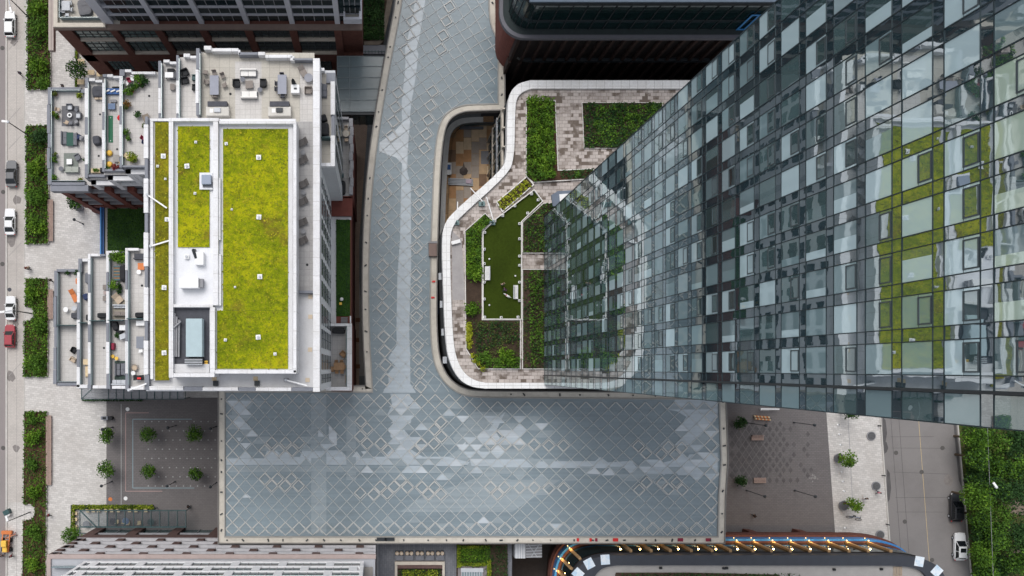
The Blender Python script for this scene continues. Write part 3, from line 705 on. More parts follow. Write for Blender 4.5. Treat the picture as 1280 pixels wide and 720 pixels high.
# glass rails along inner edge of parapets
for (x, y0, y1, h) in ((67, 116, 228, 20), (113, 106, 219, 24), (134, 101, 212, 27), (155.4, 98, 208, 31), (204, 82, 150, 36), (226, 76, 150, 41), (251.8, 70, 146, HM), (75, 342, 476, 20), (103, 330, 480, 24), (116.5, 323, 481, 27), (139.6, 320, 481, 31), (163, 316, 481, 36)):
    m = MB(); m.box(X(x, h)-.04, X(x, h)+.04, Y(y0, h), Y(y1, h), h, h+.95); m.build('glass_rail', railglass, ap)
for (x0, x1, y, h) in ((67, 108, 227.6, 20), (67, 103, 115, 20), (74, 98, 477, 20)):
    m = MB(); m.box(X(x0, h), X(x1, h), Y(y, h)-.03, Y(y, h)+.03, h, h+.95); m.build('glass_rail', railglass, ap)
# floor drains
for (px, py, h) in ((125, 143, 24), (123.5, 195, 24), (186.5, 120, 31), (146.5, 186.5, 27), (288, 117.5, HM), (177.5, 357, 36), (130, 435, 27), (384, 331, HM)):
    m = MB(); q = P(px, py, h); m.cyl(q[0], q[1], h+.006, h+.03, .16, 8); m.build('floor_drain', black, ap)

# ---- courtyard facade (faces south), brown frame below, white frames above
yf = YS - .05
xw = X(65, 20); xe = X(186, 30)
cx0 = [X(76.7, 20)-.2+3.48*i for i in range(6)]
m = MB()
for i, x in enumerate(cx0): m.box(x-.5, x+.5, yf-.75, yf, .1, 19.6)
m.box(xw, xe, yf-.55, yf, .1, 2.2); m.box(xw, xe, yf-.5, yf, 5, 6.6)
m.build('brick_frame', redbrick, ap)
for z in (8.6, 11.6, 14.6, 17.6):
    m = MB()
    for a, b in zip(cx0, cx0[1:]): m.box(a+.5, b-.5, yf-.6, yf, z-.28, z+.28)
    m.build('floor_ledge', mgrey, ap)
m = MB(); m.box(xw, X(112, 20), yf-.9, yf, 19.1, 20.6); m.build('cornice', greyp, ap)
for j, z in enumerate((6.7, 8.9, 11.9, 14.9)):
    for i, (a, b) in enumerate(zip(cx0, cx0[1:])):
        m = MB(); m.box(a+.55, b-.55, yf-.08, yf+.05, z, z+(1.7 if j == 0 else 2.4)); m.cur = 1
        m.box((a+b)/2-.04, (a+b)/2+.04, yf-.14, yf-.07, z, z+2.2); m.box(a+.55, b-.55, yf-.14, yf-.07, z+.7, z+.78)
        m.build('window', [dkglass, dark], ap)
steps = [(X(113, 24), 24), (X(134, 27), 27), (X(156, 31), 31)]
for i, (x, z) in enumerate(steps):
    xe_ = steps[i+1][0] if i < 2 else xe
    m = MB(); m.box(x, x+.75, yf-.6, yf, 20, z-.3)
    if i < 2: m.box(x, xe_, yf-.62, yf, z-1.1, z-.3)
    else: m.box(x, xe, yf-.62, yf, z-1.1, z-.3)
    m.build('white_frame', white, ap)
m = MB()
for z in (22.9, 26.2): m.box(X(134, 27) if z < 25 else X(156, 31), xe, yf-.58, yf, z-.25, z+.25)
m.box(X(169, 29), X(169, 29)+.7, yf-.6, yf, 20, 30)
m.build('white_frame', white, ap)
for (a, b, z0, z1) in ((steps[0][0]+.8, steps[1][0]-.05, 20.3, 22.8), (steps[1][0]+.8, steps[2][0]-.05, 20.3, 22.6), (steps[1][0]+.8, steps[2][0]-.05, 23.2, 25.8), (steps[2][0]+.8, xe, 20.3, 22.6), (steps[2][0]+.8, xe, 23.2, 25.9), (steps[2][0]+.8, xe, 26.5, 29.8)):
    m = MB(); m.box(a, b, yf-.1, yf+.05, z0, z1); m.cur = 1; m.box((a+b)/2-.04, (a+b)/2+.04, yf-.16, yf-.09, z0, z1); m.build('window', [tealglass, dark], ap)

# ---- penthouse with sedum roofs
HP = 48.5
ph = rect(211, 148, 371, 468, HP)
m = MB(); m.box(X(190.5, HM+1), X(211, HM+1), Y(476, HM+1), Y(152, HM+1), HM, HM+.6); m.build('low_roof_base', gravel, ap)
m = MB(); m.box(X(211, HP), X(369.5, HP), Y(467.5, HP), Y(148.5, HP), HM+.1, HP); m.build('penthouse_wall', white, ap)
m = MB(); m.sheet(rect(212, 150, 369, 467, HP), HP+.006); m.build('roof_membrane', membrane, ap, recalc=False)
def sed(name, x0, y0, x1, y1, h, mat, n):
    n = n//3
    m = MB(); q = rect(x0, y0, x1, y1, h); m.box(q[0][0], q[1][0], q[2][1], q[0][1], h, h+.1); o = m.build(name, mat, ap)
    m = MB()
    for _ in range(n): m.leaf((RND.uniform(q[0][0], q[1][0]), RND.uniform(q[2][1], q[0][1]), h+.12), .28, 1.6)
    m.build('sedum_tuft', leafS, ap, stuff=True, recalc=False)
leafS = foliage_mat('sedum_leaf', (.1, .12, .008), (.21, .225, .009), (.4, .35, .012), .6)
leafS2 = leafS
sed('sedum_bed', 194, 153, 211.6, 475.5, HM+.7, sedum2, 900)
sed('sedum_bed', 222.5, 158, 262, 309, HP+.05, sedum, 1400)
sed('sedum_bed', 279, 161.5, 360, 388, HP+.05, sedum, 3200)
sed('sedum_bed', 271.5, 388.2, 360, 461, HP+.05, sedum, 1100)
def hp(rects, mat, z0, z1, name='parapet'):
    for (x0, y0, x1, y1) in rects:
        m = MB(); m.box(X(x0, z1), X(x1, z1), Y(y0, z1), Y(y1, z1), z0, z1); m.build(name, mat, ap, bevel=.03)
hp([(211, 147.4, 273.5, 151.4), (211, 151.6, 216.4, 472), (273.8, 151, 370.6, 154.6), (366.6, 154.8, 370.6, 466), (266.4, 151.6, 272.6, 381.6), (216.6, 466.4, 268, 471.4), (262.6, 384, 268.6, 466.2), (268.8, 462.6, 370.4, 467), (216.6, 380.4, 266.2, 384)], coping, HM, HP+.75)
hp([(187.8, 148, 211, 151.4), (187.8, 151.6, 191.4, 474)], coping, HM, HM+.9)
hp([(276.6, 155, 279, 380)], gravel, HP, HP+.1, 'gravel_margin'); hp([(360.4, 155, 366, 462)], gravel, HP, HP+.1, 'gravel_margin'); hp([(279, 155, 360, 161)], gravel, HP, HP+.1, 'gravel_margin')
hp([(272.8, 222, 275.6, 300), (272.8, 318, 276.4, 382)], coping, HP, HP+.5, 'upstand')
# penthouse windows on its east side
for y0 in range(160, 460, 38):
    m = MB(); x = X(369.5, HP); m.box(x-.02, x+.06, Y(y0+28, HP), Y(y0, HP), HM+.4, HP-.4); m.build('window', [dkglass], ap)
# mechanical well, dark, with cooling unit
q = rect(217, 385, 262, 466, HP)
m = MB(); m.sheet(rect(217.5, 385, 262, 455, HP), HP+.02); m.build('well_floor', char, ap, recalc=False)
m = MB(); m.box(X(217, HP), X(262, HP), Y(466, HP), Y(455, HP), HP, HP+.25); m.build('well_ledge', gravel, ap)
for py in (456, 463.5): pass
ch = thing('chiller', 'long pale blue cooling unit in the dark roof well of the sedum roof', 'cooling unit', (*P(242, 424, HP), HP+.02))
m = MB(); a, b = P(231.5, 398, HP+1.6), P(252, 446, HP+1.6); m.box(a[0], b[0], b[1], a[1], HP+.05, HP+1.3); m.build('casing', plain('chiller_casing', (.4, .5, .53), .08), ch, bevel=.05)
m = MB(); a, b = P(231, 447, HP+1), P(252.6, 456-1, HP+1); m.box(a[0], b[0], b[1], a[1]-.05, HP+.05, HP+.9); m.build('coil_section', dark, ch)
m = MB()
for i in range(4): y = a[1]-.2-(a[1]-b[1])*i/4; m.box(a[0]-.02, b[0]+.02, y-.05, y+.03, HP+.9, HP+1.0)
m.build('coil_frame', lgrey, ch)
m = MB()
for i, x in enumerate((219.5, 222, 225)): q0, q1 = P(x, 392+i*4, HP), P(x-.5, 446, HP); m.tube((*q0, HP+.4), (*q1, HP+.4), .12)
m.tube((*P(219, 410, HP), HP+.7), (*P(228, 402, HP), HP+.7), .1); m.build('pipe', mgrey, ch)
m = MB(); m.tube((*P(256, 452, HP), HP+.1), (*P(260, 452, HP), HP+.1), .12); m.tube((*P(256, 455, HP), HP+.1), (*P(260, 455, HP), HP+.1), .12); m.build('valve', yellow, ch)
un = thing('roof_unit', 'white box ventilation unit on the white roof north of the cooling well', 'ventilation unit', (*P(238, 353, HP), HP))
m = MB(); a, b = P(224, 347, HP+1.3), P(248, 360, HP+1.3); m.box(a[0], b[0], b[1], a[1], HP+.15, HP+1.3); m.build('casing', whiteplastic, un, bevel=.04)
m = MB(); m.box(b[0]+.01, b[0]+.45, b[1]+.1, a[1]-.1, HP+.2, HP+1.0); m.build('intake_hood', mgrey, un)
m = MB(); m.box(a[0], b[0], b[1]+.1, b[1]+.25, HP+.01, HP+.15); m.box(a[0], b[0], a[1]-.25, a[1]-.1, HP+.01, HP+.15); m.build('base_rail', dark, un)
un = thing('roof_fan', 'small white roof fan box beside the narrow sedum bed end', 'roof fan', (*P(248, 323, HP), HP))
m = MB(); m.obox(*P(249, 323, HP+.8), HP+.01, 1.0, 1.5, .8); m.build('casing', whiteplastic, un, bevel=.04)
m = MB(); m.obox(*P(251.4, 323, HP+.6), HP+.2, .4, 1.3, .5); m.build('grille', mgrey, un)
m = MB(); q = P(243.6, 313, HP); m.tube((q[0], q[1], HP), (q[0], q[1]-.1, HP+.9), .18); m.tube((q[0], q[1]-.1, HP+.9), (q[0]+.3, q[1]-1, HP+.7), .18); m.build('duct', dark, un)
sk = thing('roof_hatch', 'blue grey roof hatch in a white surround on the narrow sedum bed', 'roof hatch', (*P(258, 227, HP), HP))
m = MB(); m.box(X(249.6, HP+.3), X(266, HP+.3), Y(237, HP+.3), Y(216, HP+.3), HP+.06, HP+.4); m.build('surround', membrane, sk)
m = MB(); m.obox(*P(257.5, 224, HP+1), HP+.4, 1.1, 1.1, .5); m.build('lid', plain('hatch_blue', (.3, .34, .42), .08), sk, bevel=.04)
m = MB(); m.obox(*P(259.5, 230.5, HP+.6), HP+.4, 1.2, .6, .1); m.build('landing', slate, sk)
# roof vents (small white squares)
def vents(lst, where, h, first):
    for i, (px, py, s) in enumerate(lst):
        o = thing('roof_vent', f'{["small", "tiny", "large"][0 if s > 3 else 1]} white square vent on {where}, {["first", "second", "third", "fourth", "fifth", "sixth", "seventh"][i]} from the top edge', 'roof vent', (*P(px, py, h), h+.02), 'roof vents in the sedum beds')
        w = s*.1
        m = MB(); q = P(px, py, h); m.obox(q[0], q[1], h+.05, w, w, .14, RND.uniform(-.1, .1)); m.build('flange', whiteplastic, o, bevel=.02)
        m = MB(); m.cyl(q[0], q[1], h+.19, h+.34, w*.28, 8); m.build('cap', lgrey, o)
vents([(204.5, 195.5, 5.6), (197.5, 208, 3), (207, 224, 2.6), (209, 274.5, 5), (205.5, 359.6, 5.6), (205.5, 441, 5.6)], 'the olive strip of sedum', HM+.8, 0)
vents([(245, 178, 3), (234, 208, 5.6), (244, 242, 3), (233.5, 321, 5.6)], 'the narrow middle sedum bed', HP+.15, 0)
vents([(283, 180, 3.6), (323.5, 197, 5.6), (290, 262, 2.4), (323.8, 271.5, 5.6), (325, 346, 5.6), (294, 359, 2.4), (323, 421.5, 5.6)], 'the widest sedum bed', HP+.15, 0)
vents([(282, 425, 3.4), (344, 442.5, 3.6)], 'the widest bed southern end', HP+.15, 0)
for i, (px, py) in enumerate(((270, 479), (321.5, 479))):
    o = thing('gravel_vent', f'dark vent on a pale pad on the south gravel strip, {("west", "east")[i]}ern one', 'roof vent', (*P(px, py, HM), HM), 'dark gravel roof vents')
    m = MB(); q = P(px, py, HM); m.obox(q[0], q[1], HM+.01, .6, .6, .35); m.build('cap', dark, o, bevel=.03)
    m = MB(); m.obox(q[0]-.2, q[1]+.55, HM+.008, .55, .5, .04); m.build('pad', palewood, o)
for i, (px, py) in enumerate(((388, 371), (388, 396), (387.6, 437), (384.5, 475))):
    m = MB(); q = P(px, py, HM); m.obox(q[0], q[1], HM+.01, .5, .5, .08); tag(m.build('paver_pad', plain('pad_tan', (.6, .5, .38), .1), None), f'small tan square pad on the east gravel roof strip, {["first", "second", "third", "fourth"][i]} from the north', 'pad', 'tan pads on the east gravel strip')
for i, (a, b) in enumerate((((183.5, 243), (208.5, 260)), ((188, 307.5), (212, 300.5)), ((160.5, 487.5), (183, 479.5)), ((357, 475), (384, 482)))):
    lab = ['white davit arm across the olive sedum strip, upper of the two', 'white davit arm across the olive sedum strip, lower of the two', 'white davit arm at the southwest corner terrace edge', 'white davit arm lying on the south gravel strip'][i]
    h = HM+1.2; q0, q1 = P(*a, h), P(*b, h)
    o = thing('davit_arm', lab, 'davit', (*q0, HM+.5), 'roof davits of the apartment block')
    m = MB(); m.bar((*q0, h-.15), (*q1, h-.02), .17, .15); m.build('boom', whiteplastic, o)
    m = MB(); m.cyl(q0[0], q0[1], HM-.2, h, .16, 8); m.build('post', lgrey, o)
    m = MB(); m.obox(q0[0], q0[1], HM+.3, .6, .4, .25); m.build('bracket', mgrey, o)

# ---- east side: projecting bay, windows, podium terraces
HB = 43
m = MB(); m.box(X(400.5, HB), X(419, HB), Y(210, HB), Y(88, HB), 20, HB); m.build('bay_wall', plain('bay_grey', (.55, .56, .58), .06), ap)
m = MB(); m.sheet(rect(402, 92, 413.6, 207, HB), HB+.004); m.build('terrace_floor', terrw, ap, recalc=False)
for r_ in ((413.8, 105, 419, 146), (413.8, 172, 419, 210), (400.6, 206, 413.6, 210), (400.6, 88.4, 406, 92)): m = MB(); m.box(X(r_[0], HB), X(r_[2], HB), Y(r_[3], HB), Y(r_[1], HB), HB-.1, HB+1); m.build('parapet', coping, ap)
m = MB(); m.box(X(415, HB), X(418.6, HB), Y(171.8, HB), Y(146.2, HB), HB-.1, HB+.8); m.build('parapet', greyp, ap); m = MB(); m.box(X(408, HB), X(419, HB), Y(104.6, HB), Y(92, HB), HB-.1, HB+.3); m.build('parapet', greyp, ap)
m = MB(); m.box(X(400.8, HB), X(413.6, HB), Y(175.5, HB)-.05, Y(175.5, HB)+.05, HB, HB+1.6); m.build('privacy_screen', tealbar, ap)
xb = X(419, HB)
for j in range(6):
    for y0 in (100, 122, 150, 176):
        m = MB(); z = 40.2-3.3*j; m.box(xb-.04, xb+.07, Y(y0+15, HB), Y(y0, HB), z-1.7, z+.8); m.build('window', [dkglass], ap)
xm = X(400, HM)
for j in range(6):
    for y0, y1 in ((216, 228), (236, 262), (268, 282), (290, 312), (320, 340), (348, 368), (378, 404), (410, 434), (442, 462), (468, 480)):
        m = MB(); z = 42.6-3.55*j; m.box(xm-.04, xm+.07, Y(y1, HM), Y(y0, HM), z-.9, z+.8); m.cur = 1; ym = Y((y0+y1)/2, HM); m.box(xm+.06, xm+.1, ym-.05, ym+.05, z-.9, z+.8); m.build('window', [dkglass, dark], ap)
HD = 22.0
m = MB(); m.box(xm, X(440, HD), Y(489, HD), Y(405, HD), .1, HD); m.box(X(419, HB)-.2, X(441, HD), Y(246, HD), Y(148, HD), .1, HD); m.box(xm, X(438.5, HD), Y(404.8, HD), Y(246.2, HD), .1, HD-.5)
m.build('podium_wall', redbrick, ap)
for r_ in ((408, 406, 437, 488), (420, 149, 438, 245)): m = MB(); m.sheet(rect(*r_, HD), HD+.004); m.build('podium_terrace', greyterr, ap, recalc=False)
m = MB(); m.sheet(rect(411, 248, 440.5, 270, HD), HD+.1)
m.build('red_roof', plain('red_roof', (.15, .045, .035), .15), ap, recalc=False)
m = MB(); m.box(X(411, HD), X(440.5, HD), Y(270, HD), Y(248, HD), HD-.4, HD+.09); m.build('red_roof_base', redbrick, ap)
m = MB(); m.sheet(rect(411, 270, 420, 404, HD), HD-.48); m.sheet(rect(411, 270.2, 439, 274, HD), HD-.478); m.build('podium_path', gravel, ap, recalc=False)
m = MB(); m.box(X(420, HD), X(437.6, HD), Y(395, HD), Y(274, HD), HD-.5, HD-.38); m.build('podium_lawn', grass, ap)
m = MB()
q = rect(420, 274, 437.6, 395, HD)
for _ in range(1200): m.leaf((RND.uniform(q[0][0], q[1][0]), RND.uniform(q[2][1], q[0][1]), HD-.35), .22, 1.2)
m.build('lawn_tuft', leafC, ap, recalc=False, stuff=True)
for r_ in ((408, 404.6, 440, 408), (434, 408.2, 440, 483.3), (408, 483.5, 440, 488), (437.5, 395.4, 439, 404)): m = MB(); m.box(X(r_[0], HD), X(r_[2], HD), Y(r_[3], HD), Y(r_[1], HD), HD-.1, HD+.9); m.build('podium_parapet', coping, ap)
m = MB(); m.box(X(432.8, HD), X(433.8, HD), Y(482, HD), Y(409, HD), HD, HD+1.2); m.build('glass_rail', tealglass, ap)
m = MB()
for i in range(9): m.box(X(436.5+(i % 2)*1.2, HD), X(441.2+(i % 2)*.8, HD), Y(150+10.5*i+10.2, HD), Y(150+10.5*i, HD), HD-.2, HD+.9)
m.box(X(423, HD), X(436, HD), Y(151, HD), Y(148, HD), HD-.1, HD+.8)
m.build('podium_parapet', mgrey, ap)
m = MB()
for i in range(5): m.box(X(426, HD), X(434.6, HD), Y(396.5+1.7*i+.9, HD), Y(396.5+1.7*i, HD), HD-.46, HD-.3+.07*i)
m.build('step', mgrey, ap)
# awning south of the block
aw = thing('awning', 'grey panelled glass awning along the south foot of the white stepped block', 'awning', (*P(165, 494, 5), 0))
hA = 5.0
m = MB(); m.box(X(101.5, hA), X(230, hA), Y(499, hA), Y(486, hA), hA-.08, hA); m.build('glass_panel', awnglass, aw)
m = MB()
for i in range(12):
    x = 126+9.6*i if i else 101.8
    m.box(X(x, hA)-.05, X(x, hA)+.05, Y(499, hA), Y(486, hA), hA-.05, hA+.08)
m.bar((*P(102, 498.6, hA), hA+.05), (*P(115, 486, hA), hA+.05), .1); m.box(X(101.5, hA), X(230, hA), Y(499.3, hA), Y(498.7, hA), hA-.1, hA+.1); m.build('frame', tealbar, aw)
for px in (103, 145, 187, 229): m = MB(); m.cyl(*P(px, 498, hA), .01, hA-.1, .08, 8); m.build('post', tealbar, aw)
hg = thing('hedge', 'thin low dark hedge under the awning at the south of the white block', 'hedge', (*P(140, 500, 0), 0))
m = MB(); 
for _ in range(900): q = P(RND.uniform(103, 178), RND.uniform(498.8, 501.4), .4); m.leaf((q[0], q[1], RND.uniform(.2, .9)), .22)
m.build('foliage', leafC, hg, recalc=False)
m = MB(); m.box(X(103, 0), X(178, 0), Y(501, 0), Y(499, 0), .012, .25); m.build('trough', mgrey, hg)
# courtyard lawn + blue wall
cy = thing('courtyard_garden', 'square dark green courtyard lawn raised beside the stepped white block', 'lawn', (*P(158, 288, 5), 0))
hC = 5.0
m = MB(); m.box(X(131, hC), X(200, hC), Y(322, hC), Y(256, hC), .02, hC); m.build('retaining_wall', kerbm, cy)
m = MB(); m.box(X(134.5, hC), X(200, hC), Y(322, hC), Y(260.5, hC), hC, hC+.1); m.build('lawn', grass, cy)
m = MB(); q = rect(134.5, 260.5, 186, 320, hC)
for _ in range(2600): m.leaf((RND.uniform(q[0][0], q[1][0]), RND.uniform(q[2][1], q[0][1]), hC+.12), .28, 1.2)
m.build('grass_tuft', leafC, cy, recalc=False, stuff=True)
bl = thing('barrier', 'bright blue double topped barrier wall along the courtyard lawn', 'barrier', (*P(128.5, 288, 5), 0))
m = MB(); m.box(X(126.4, hC), X(128, hC), Y(319, hC), Y(257, hC), .02, hC+.6); m.build('panel', skyblue, bl)
m = MB(); m.box(X(129, hC), X(130.6, hC), Y(319, hC), Y(257, hC), .02, hC+.4); m.build('rail', blue, bl)
# ================================================================== BRICK LOFT BUILDING (top left)
h0 = 21.0
yb1 = Y(33, h0)
b1 = thing('loft_building', 'brick and white grid loft building at the top left of the picture', 'building', (*P(250, -40, 0), 0))
x0b, x1b = X(69.5, h0), X(452, h0)
m = MB(); m.box(x0b, x1b, yb1+.3, yb1+40, .05, h0); m.build('base_wall', brown, b1)
xs = [X(135.5+56.5*i, h0) for i in range(6)]
edges = [x0b] + xs
m = MB()
m.box(x0b, x0b+2.0, yb1-.3, yb1+.3, 0.05, h0-.35)
for x in xs: m.box(x-.1, x+1.0, yb1-.35, yb1+.3, 10.2, h0-.35)
m.box(x0b, x1b, yb1-.3, yb1+.28, 7.2, 10.0); m.box(x0b, x1b, yb1-.28, yb1+.28, 0.05, 1.0)
for i in range(6):
    x = (edges+[x1b])[i]; m.box(x-1.0 if i else x+2.0, x+1.6 if i else x+2.6, yb1-.29, yb1+.28, 1.0, 7.2)
m.build('brick_frame', brown, b1)
m = MB(); m.box(x0b-.1, x1b+.1, yb1-.5, yb1+.3, h0-.34, h0+.1); m.build('cornice', plain('cornice_brown', (.2, .15, .13), .1), b1)
for z in (15.7, 10.1):
    ed = edges+[x1b]
    for i in range(6):
        m = MB(); m.box(ed[i]+(2.05 if i == 0 else 1.02), ed[i+1]-.15, yb1-.3, yb1+.2, z+.15, z+.5); m.build('sill', beige, b1)
for z, zt in ((16.6, 20.4), (11, 15.5), (2.2, 7)):
    ed = edges+[x1b]
    for i in range(6):
        a, b = ed[i]+(2.1 if i == 0 else 1.05), ed[i+1]-.15
        if z < 5: a, b = a+1, b-1.2
        m = MB(); m.box(a, b, yb1+.05, yb1+.31, z, zt); m.cur = 1
        n = 5
        for j in range(1, n): m.box(a+(b-a)*j/n-.05, a+(b-a)*j/n+.05, yb1-.02, yb1+.06, z, zt)
        for j in range(1, 3): m.box(a, b, yb1-.015, yb1+.055, z+(zt-z)*j/3-.04, z+(zt-z)*j/3+.04)
        m.build('window', [dkglass if i > 1 else tealglass, dark], b1)
# west roof terrace
m = MB(); m.sheet([(x0b, yb1+.3), (X(150, h0), yb1+.3), (X(150, h0), yb1+30), (x0b, yb1+30)], h0+.004); m.build('roof_terrace', terrw, b1, recalc=False)
m = MB(); m.box(x0b-.1, X(133, h0), yb1-.3, yb1+.3, h0+.11, h0+.6); m.box(x0b-.1, x0b+.5, yb1+.31, yb1+30, h0+.11, h0+.6); m.build('parapet', beige, b1)
m = MB(); m.box(x0b+1.0, X(130, h0), yb1+.9, yb1+.96, h0, h0+1.1); m.box(x0b+.9, x0b+.96, yb1+.9, yb1+30, h0, h0+1.1); m.build('glass_rail', railglass, b1)
m = MB()
for px, w in ((62.5, .5), (65.5, .35)): x = X(px, 10); m.box(x-w/2, x+w/2, yb1+.5, yb1+30, 9, 10)
m.build('side_ledge', plain('side_ledge', (.42, .36, .33), .1), b1)
# white upper frame
xw1 = X(130, h0)
ylo = yb1+.6
m = MB(); m.box(xw1+.2, x1b-.1, ylo+.35, ylo+30, h0+.01, 46); m.build('upper_wall', slate, b1)
wfr = plain('white_grey_frame', (.56, .57, .62), .06, .5, .6)
m = MB(); m.box(xw1, xw1+1.45, ylo-.3, ylo+.4, h0+.11, 46)
for x in xs[1:]: m.box(x+.1, x+.85, ylo-.3, ylo+.4, h0+.11, 46)
m.build('upper_frame', wfr, b1)
ed = [xw1+1.45] + [x+.1 for x in xs[1:]]
for k_ in range(9):
    z = 23.5+2.72*k_
    m = MB()
    for a, b in zip(ed, ed[1:]): m.box(a+(.76 if a != ed[0] else 0), b-.01, ylo-.06, ylo+.36, z, z+.62)
    m.box(ed[-1]+.76, x1b-(3.3 if 23.6 < z < 40 else .1), ylo-.06, ylo+.36, z, z+.62)
    m.build('floor_band', plain('floor_band', (.46, .47, .52), .08) if k_ == 0 else bpy.data.materials['floor_band'], b1)
    if k_ < 5:
        for a, b in zip(ed, ed[1:]+[x1b]):
            a2, b2 = a+.8, b-.05
            m = MB(); m.box(a2, b2, ylo+.05, ylo+.37, z-2.05, z-.02); m.cur = 1
            for j in (1, 2, 3): m.box(a2+(b2-a2)*j/4-.05, a2+(b2-a2)*j/4+.05, ylo+.0, ylo+.06, z-2.05, z-.02)
            m.build('window', [dkglass, mgrey], b1)
zb = 24.0
m = MB(); a, b = X(430, zb), X(452, zb); m.box(a, b, ylo-.9, ylo+3.3, zb-.6, zb); m.build('balcony_slab', terrw, b1)
m = MB(); m.box(a-.05, b+.05, ylo-1.15, ylo-.8, zb-.7, zb+1.0); m.box(b-.35, b+.05, ylo-.79, ylo+4, zb-.7, zb+1.0); m.box(a-.05, a+.2, ylo-.79, ylo+.35, zb-.6, zb+.9); m.build('balcony_parapet', wfr, b1)
# planted strip and dirt path right of it
st = thing('planting_strip', 'dark green planted strip between the loft building and the canopy wing', 'planting', (*P(466, 20, 0), 0))
m = MB(); m.prism(PL([(452, -60), (494, -60), (486, 0), (478, 40), (472, 52), (452, 52)], 8), .05, 8); m.build('base', soil, st)
m = MB()
for _ in range(2600): q = P(RND.uniform(452, 480), RND.uniform(-40, 50), 8); m.leaf((q[0], q[1], 8.05+RND.random()*.5), .4, .9)
m.build('foliage', leafC, st, recalc=False, stuff=True)
m = MB(); m.prism(PL([(486, -60), (497, -60), (491, 0), (480, 50), (474, 56), (455, 56), (455, 52), (471, 50), (477, 40), (484, 0)], 8), 7.5, 8.02); m.build('path', plain('dirt_path', (.19, .16, .13), .3, 1), st)
m = MB(); a, b = P(452, 67, 8), P(482, 56, 8); m.box(a[0], b[0], a[1], b[1], .05, 7.9); m.build('deck', greyp, st)
m = MB()
for px in range(453, 482, 4): q = P(px, 66, 8); m.box(q[0]-.04, q[0]+.04, q[1]-.05, q[1]+.05, 7.9, 9)
m.box(a[0], b[0], a[1]-.08, a[1]+.0, 8.95, 9.05); m.build('railing', tealbar, st)

# ================================================================== DARK OFFICE (top centre)
of = thing('office_building', 'dark office building with rounded glass corner and brown fins at the top', 'building', (*P(800, 20, 0), 0))
def rounded(x0, yb, x1, r, h, n=10, top=-60):
    pts = [(x0, top)]
    for i in range(n+1):
        t = PI + PI/2*(-i/n)       # pixel space, y down
        pts.append((x0+r+r*math.cos(t), yb-r+r*math.sin(PI-t)*1.0))
    pts.append((x1, yb)); return pts
def outl(x0, yb, r, h, x1=1010, top=-60):
    pts = [(x0, top)] + [(x0+r-r*math.cos(PI/2*i/10), yb-r+r*math.sin(PI/2*i/10)) for i in range(11)] + [(x1, yb)]
    return PL(pts, h)
for zt, pb, x0, nm in ((21, 76, 632, 'lower_band'), (30, 47.8, 624.5, 'upper_band')):
    o_ = outl(x0, pb, 32, zt); i_ = outl(x0+4.4, pb-4.4, 28, zt)
    m = MB(); m.band(o_, i_, zt-.8, zt); m.build(nm, plain(nm+'_grey', (.13, .13, .15), .1, 1, .55) if zt > 25 else dark, of)
o_ = outl(638.6, 43, 30, 30)
m = MB(); m.prism(o_ + [P(1010, -60, 30)], .05, 29.4); m.build('lower_wall', plain('fin_wall', (.016, .011, .011), .2), of)
m = MB()
finb = plain('brown_fin', (.03, .015, .012), .2)
for z0, z1 in ((21.1, 29.1), (6, 20.1)):
    ybw = Y(46, 30)
    for i in range(24): x = X(650+15*i, 30); m.box(x-.2, x+.2, ybw-.15, ybw+.9, z0, z1)
m.build('fin', finb, of, stuff=True)
g2 = outl(636, 36, 26, 30)
m = MB(); m.prism(g2 + [P(1010, -60, 30)], 30.01, 38.5); m.build('upper_glass', officeglass, of)
m = MB(); oo = outl(634.5, 37.5, 27, 30); m.band(oo, g2, 38, 38.8)
for q in g2[2:11:2]: m.tube((*q, 30), (*q, 38.6), .07)
ys_ = Y(36, 30)
for i in range(20): x = X(668+17*i, 30); m.box(x-.05, x+.05, ys_-.12, ys_+.02, 30, 38.5)
m.box(X(662, 30), X(1010, 30), ys_-.14, ys_-.02, 33, 33.15)
m.build('upper_mullion', plain('mullion_dark', (.025, .03, .035), .1), of)
m = MB(); m.box(X(662, 39), X(1010, 39), Y(3, 39), Y(-60, 39), 38.81, 39.2); m.build('roof_edge', plain('roof_edge_blue', (.1, .13, .17), .1), of)
m = MB(); m.sheet(outl(628.6, 43.4, 28, 30)+[P(1010, -60, 30)], 29.9); m.build('ledge', plain('ledge_dark', (.03, .04, .042), .2), of, recalc=False)
m = MB(); u0, u1 = X(919.5, 30), X(930.5, 30)
for (a, b, z0, z1) in ((u0, u1, 30.1, 30.4), (u0, u1, 34.9, 35.2), (u0, u0+.25, 30.41, 34.89), (u1-.25, u1, 30.41, 34.89)): m.box(a, b, ys_-.24, ys_-.15, z0, z1)
m.build('blue_frame', skyblue, of)
# red brick curved wall between canopy and office
o1 = outl(637, 44, 32, 30)[:9]; o2 = outl(638.4, 42.6, 30.5, 30)[:9]
m = MB(); m.band(o1, o2, .05, 28.9); m.build('brick_corner', redbrick, of)
rb = thing('brick_wall', 'curved red brick wall between canopy edge and rounded office corner', 'wall', (*P(624, 30, 10), 0))
m = MB(); o1 = PL(arc([(619.5, -60), (620, 10), (623, 35), (633, 54)], 2), 9); o2 = PL(arc([(629, -60), (629.5, 8), (634, 32), (640, 46)], 2), 9)
m.band(o1, o2, .05, 9); m.build('wall', redbrick, rb)
dk = MB(); dk.sheet(PL([(615, 60), (1000, 60), (1000, 130), (600, 150)], 0), .03); structure(dk.build('passage', plain('dark_passage', (.05, .048, .05), .2), recalc=False))

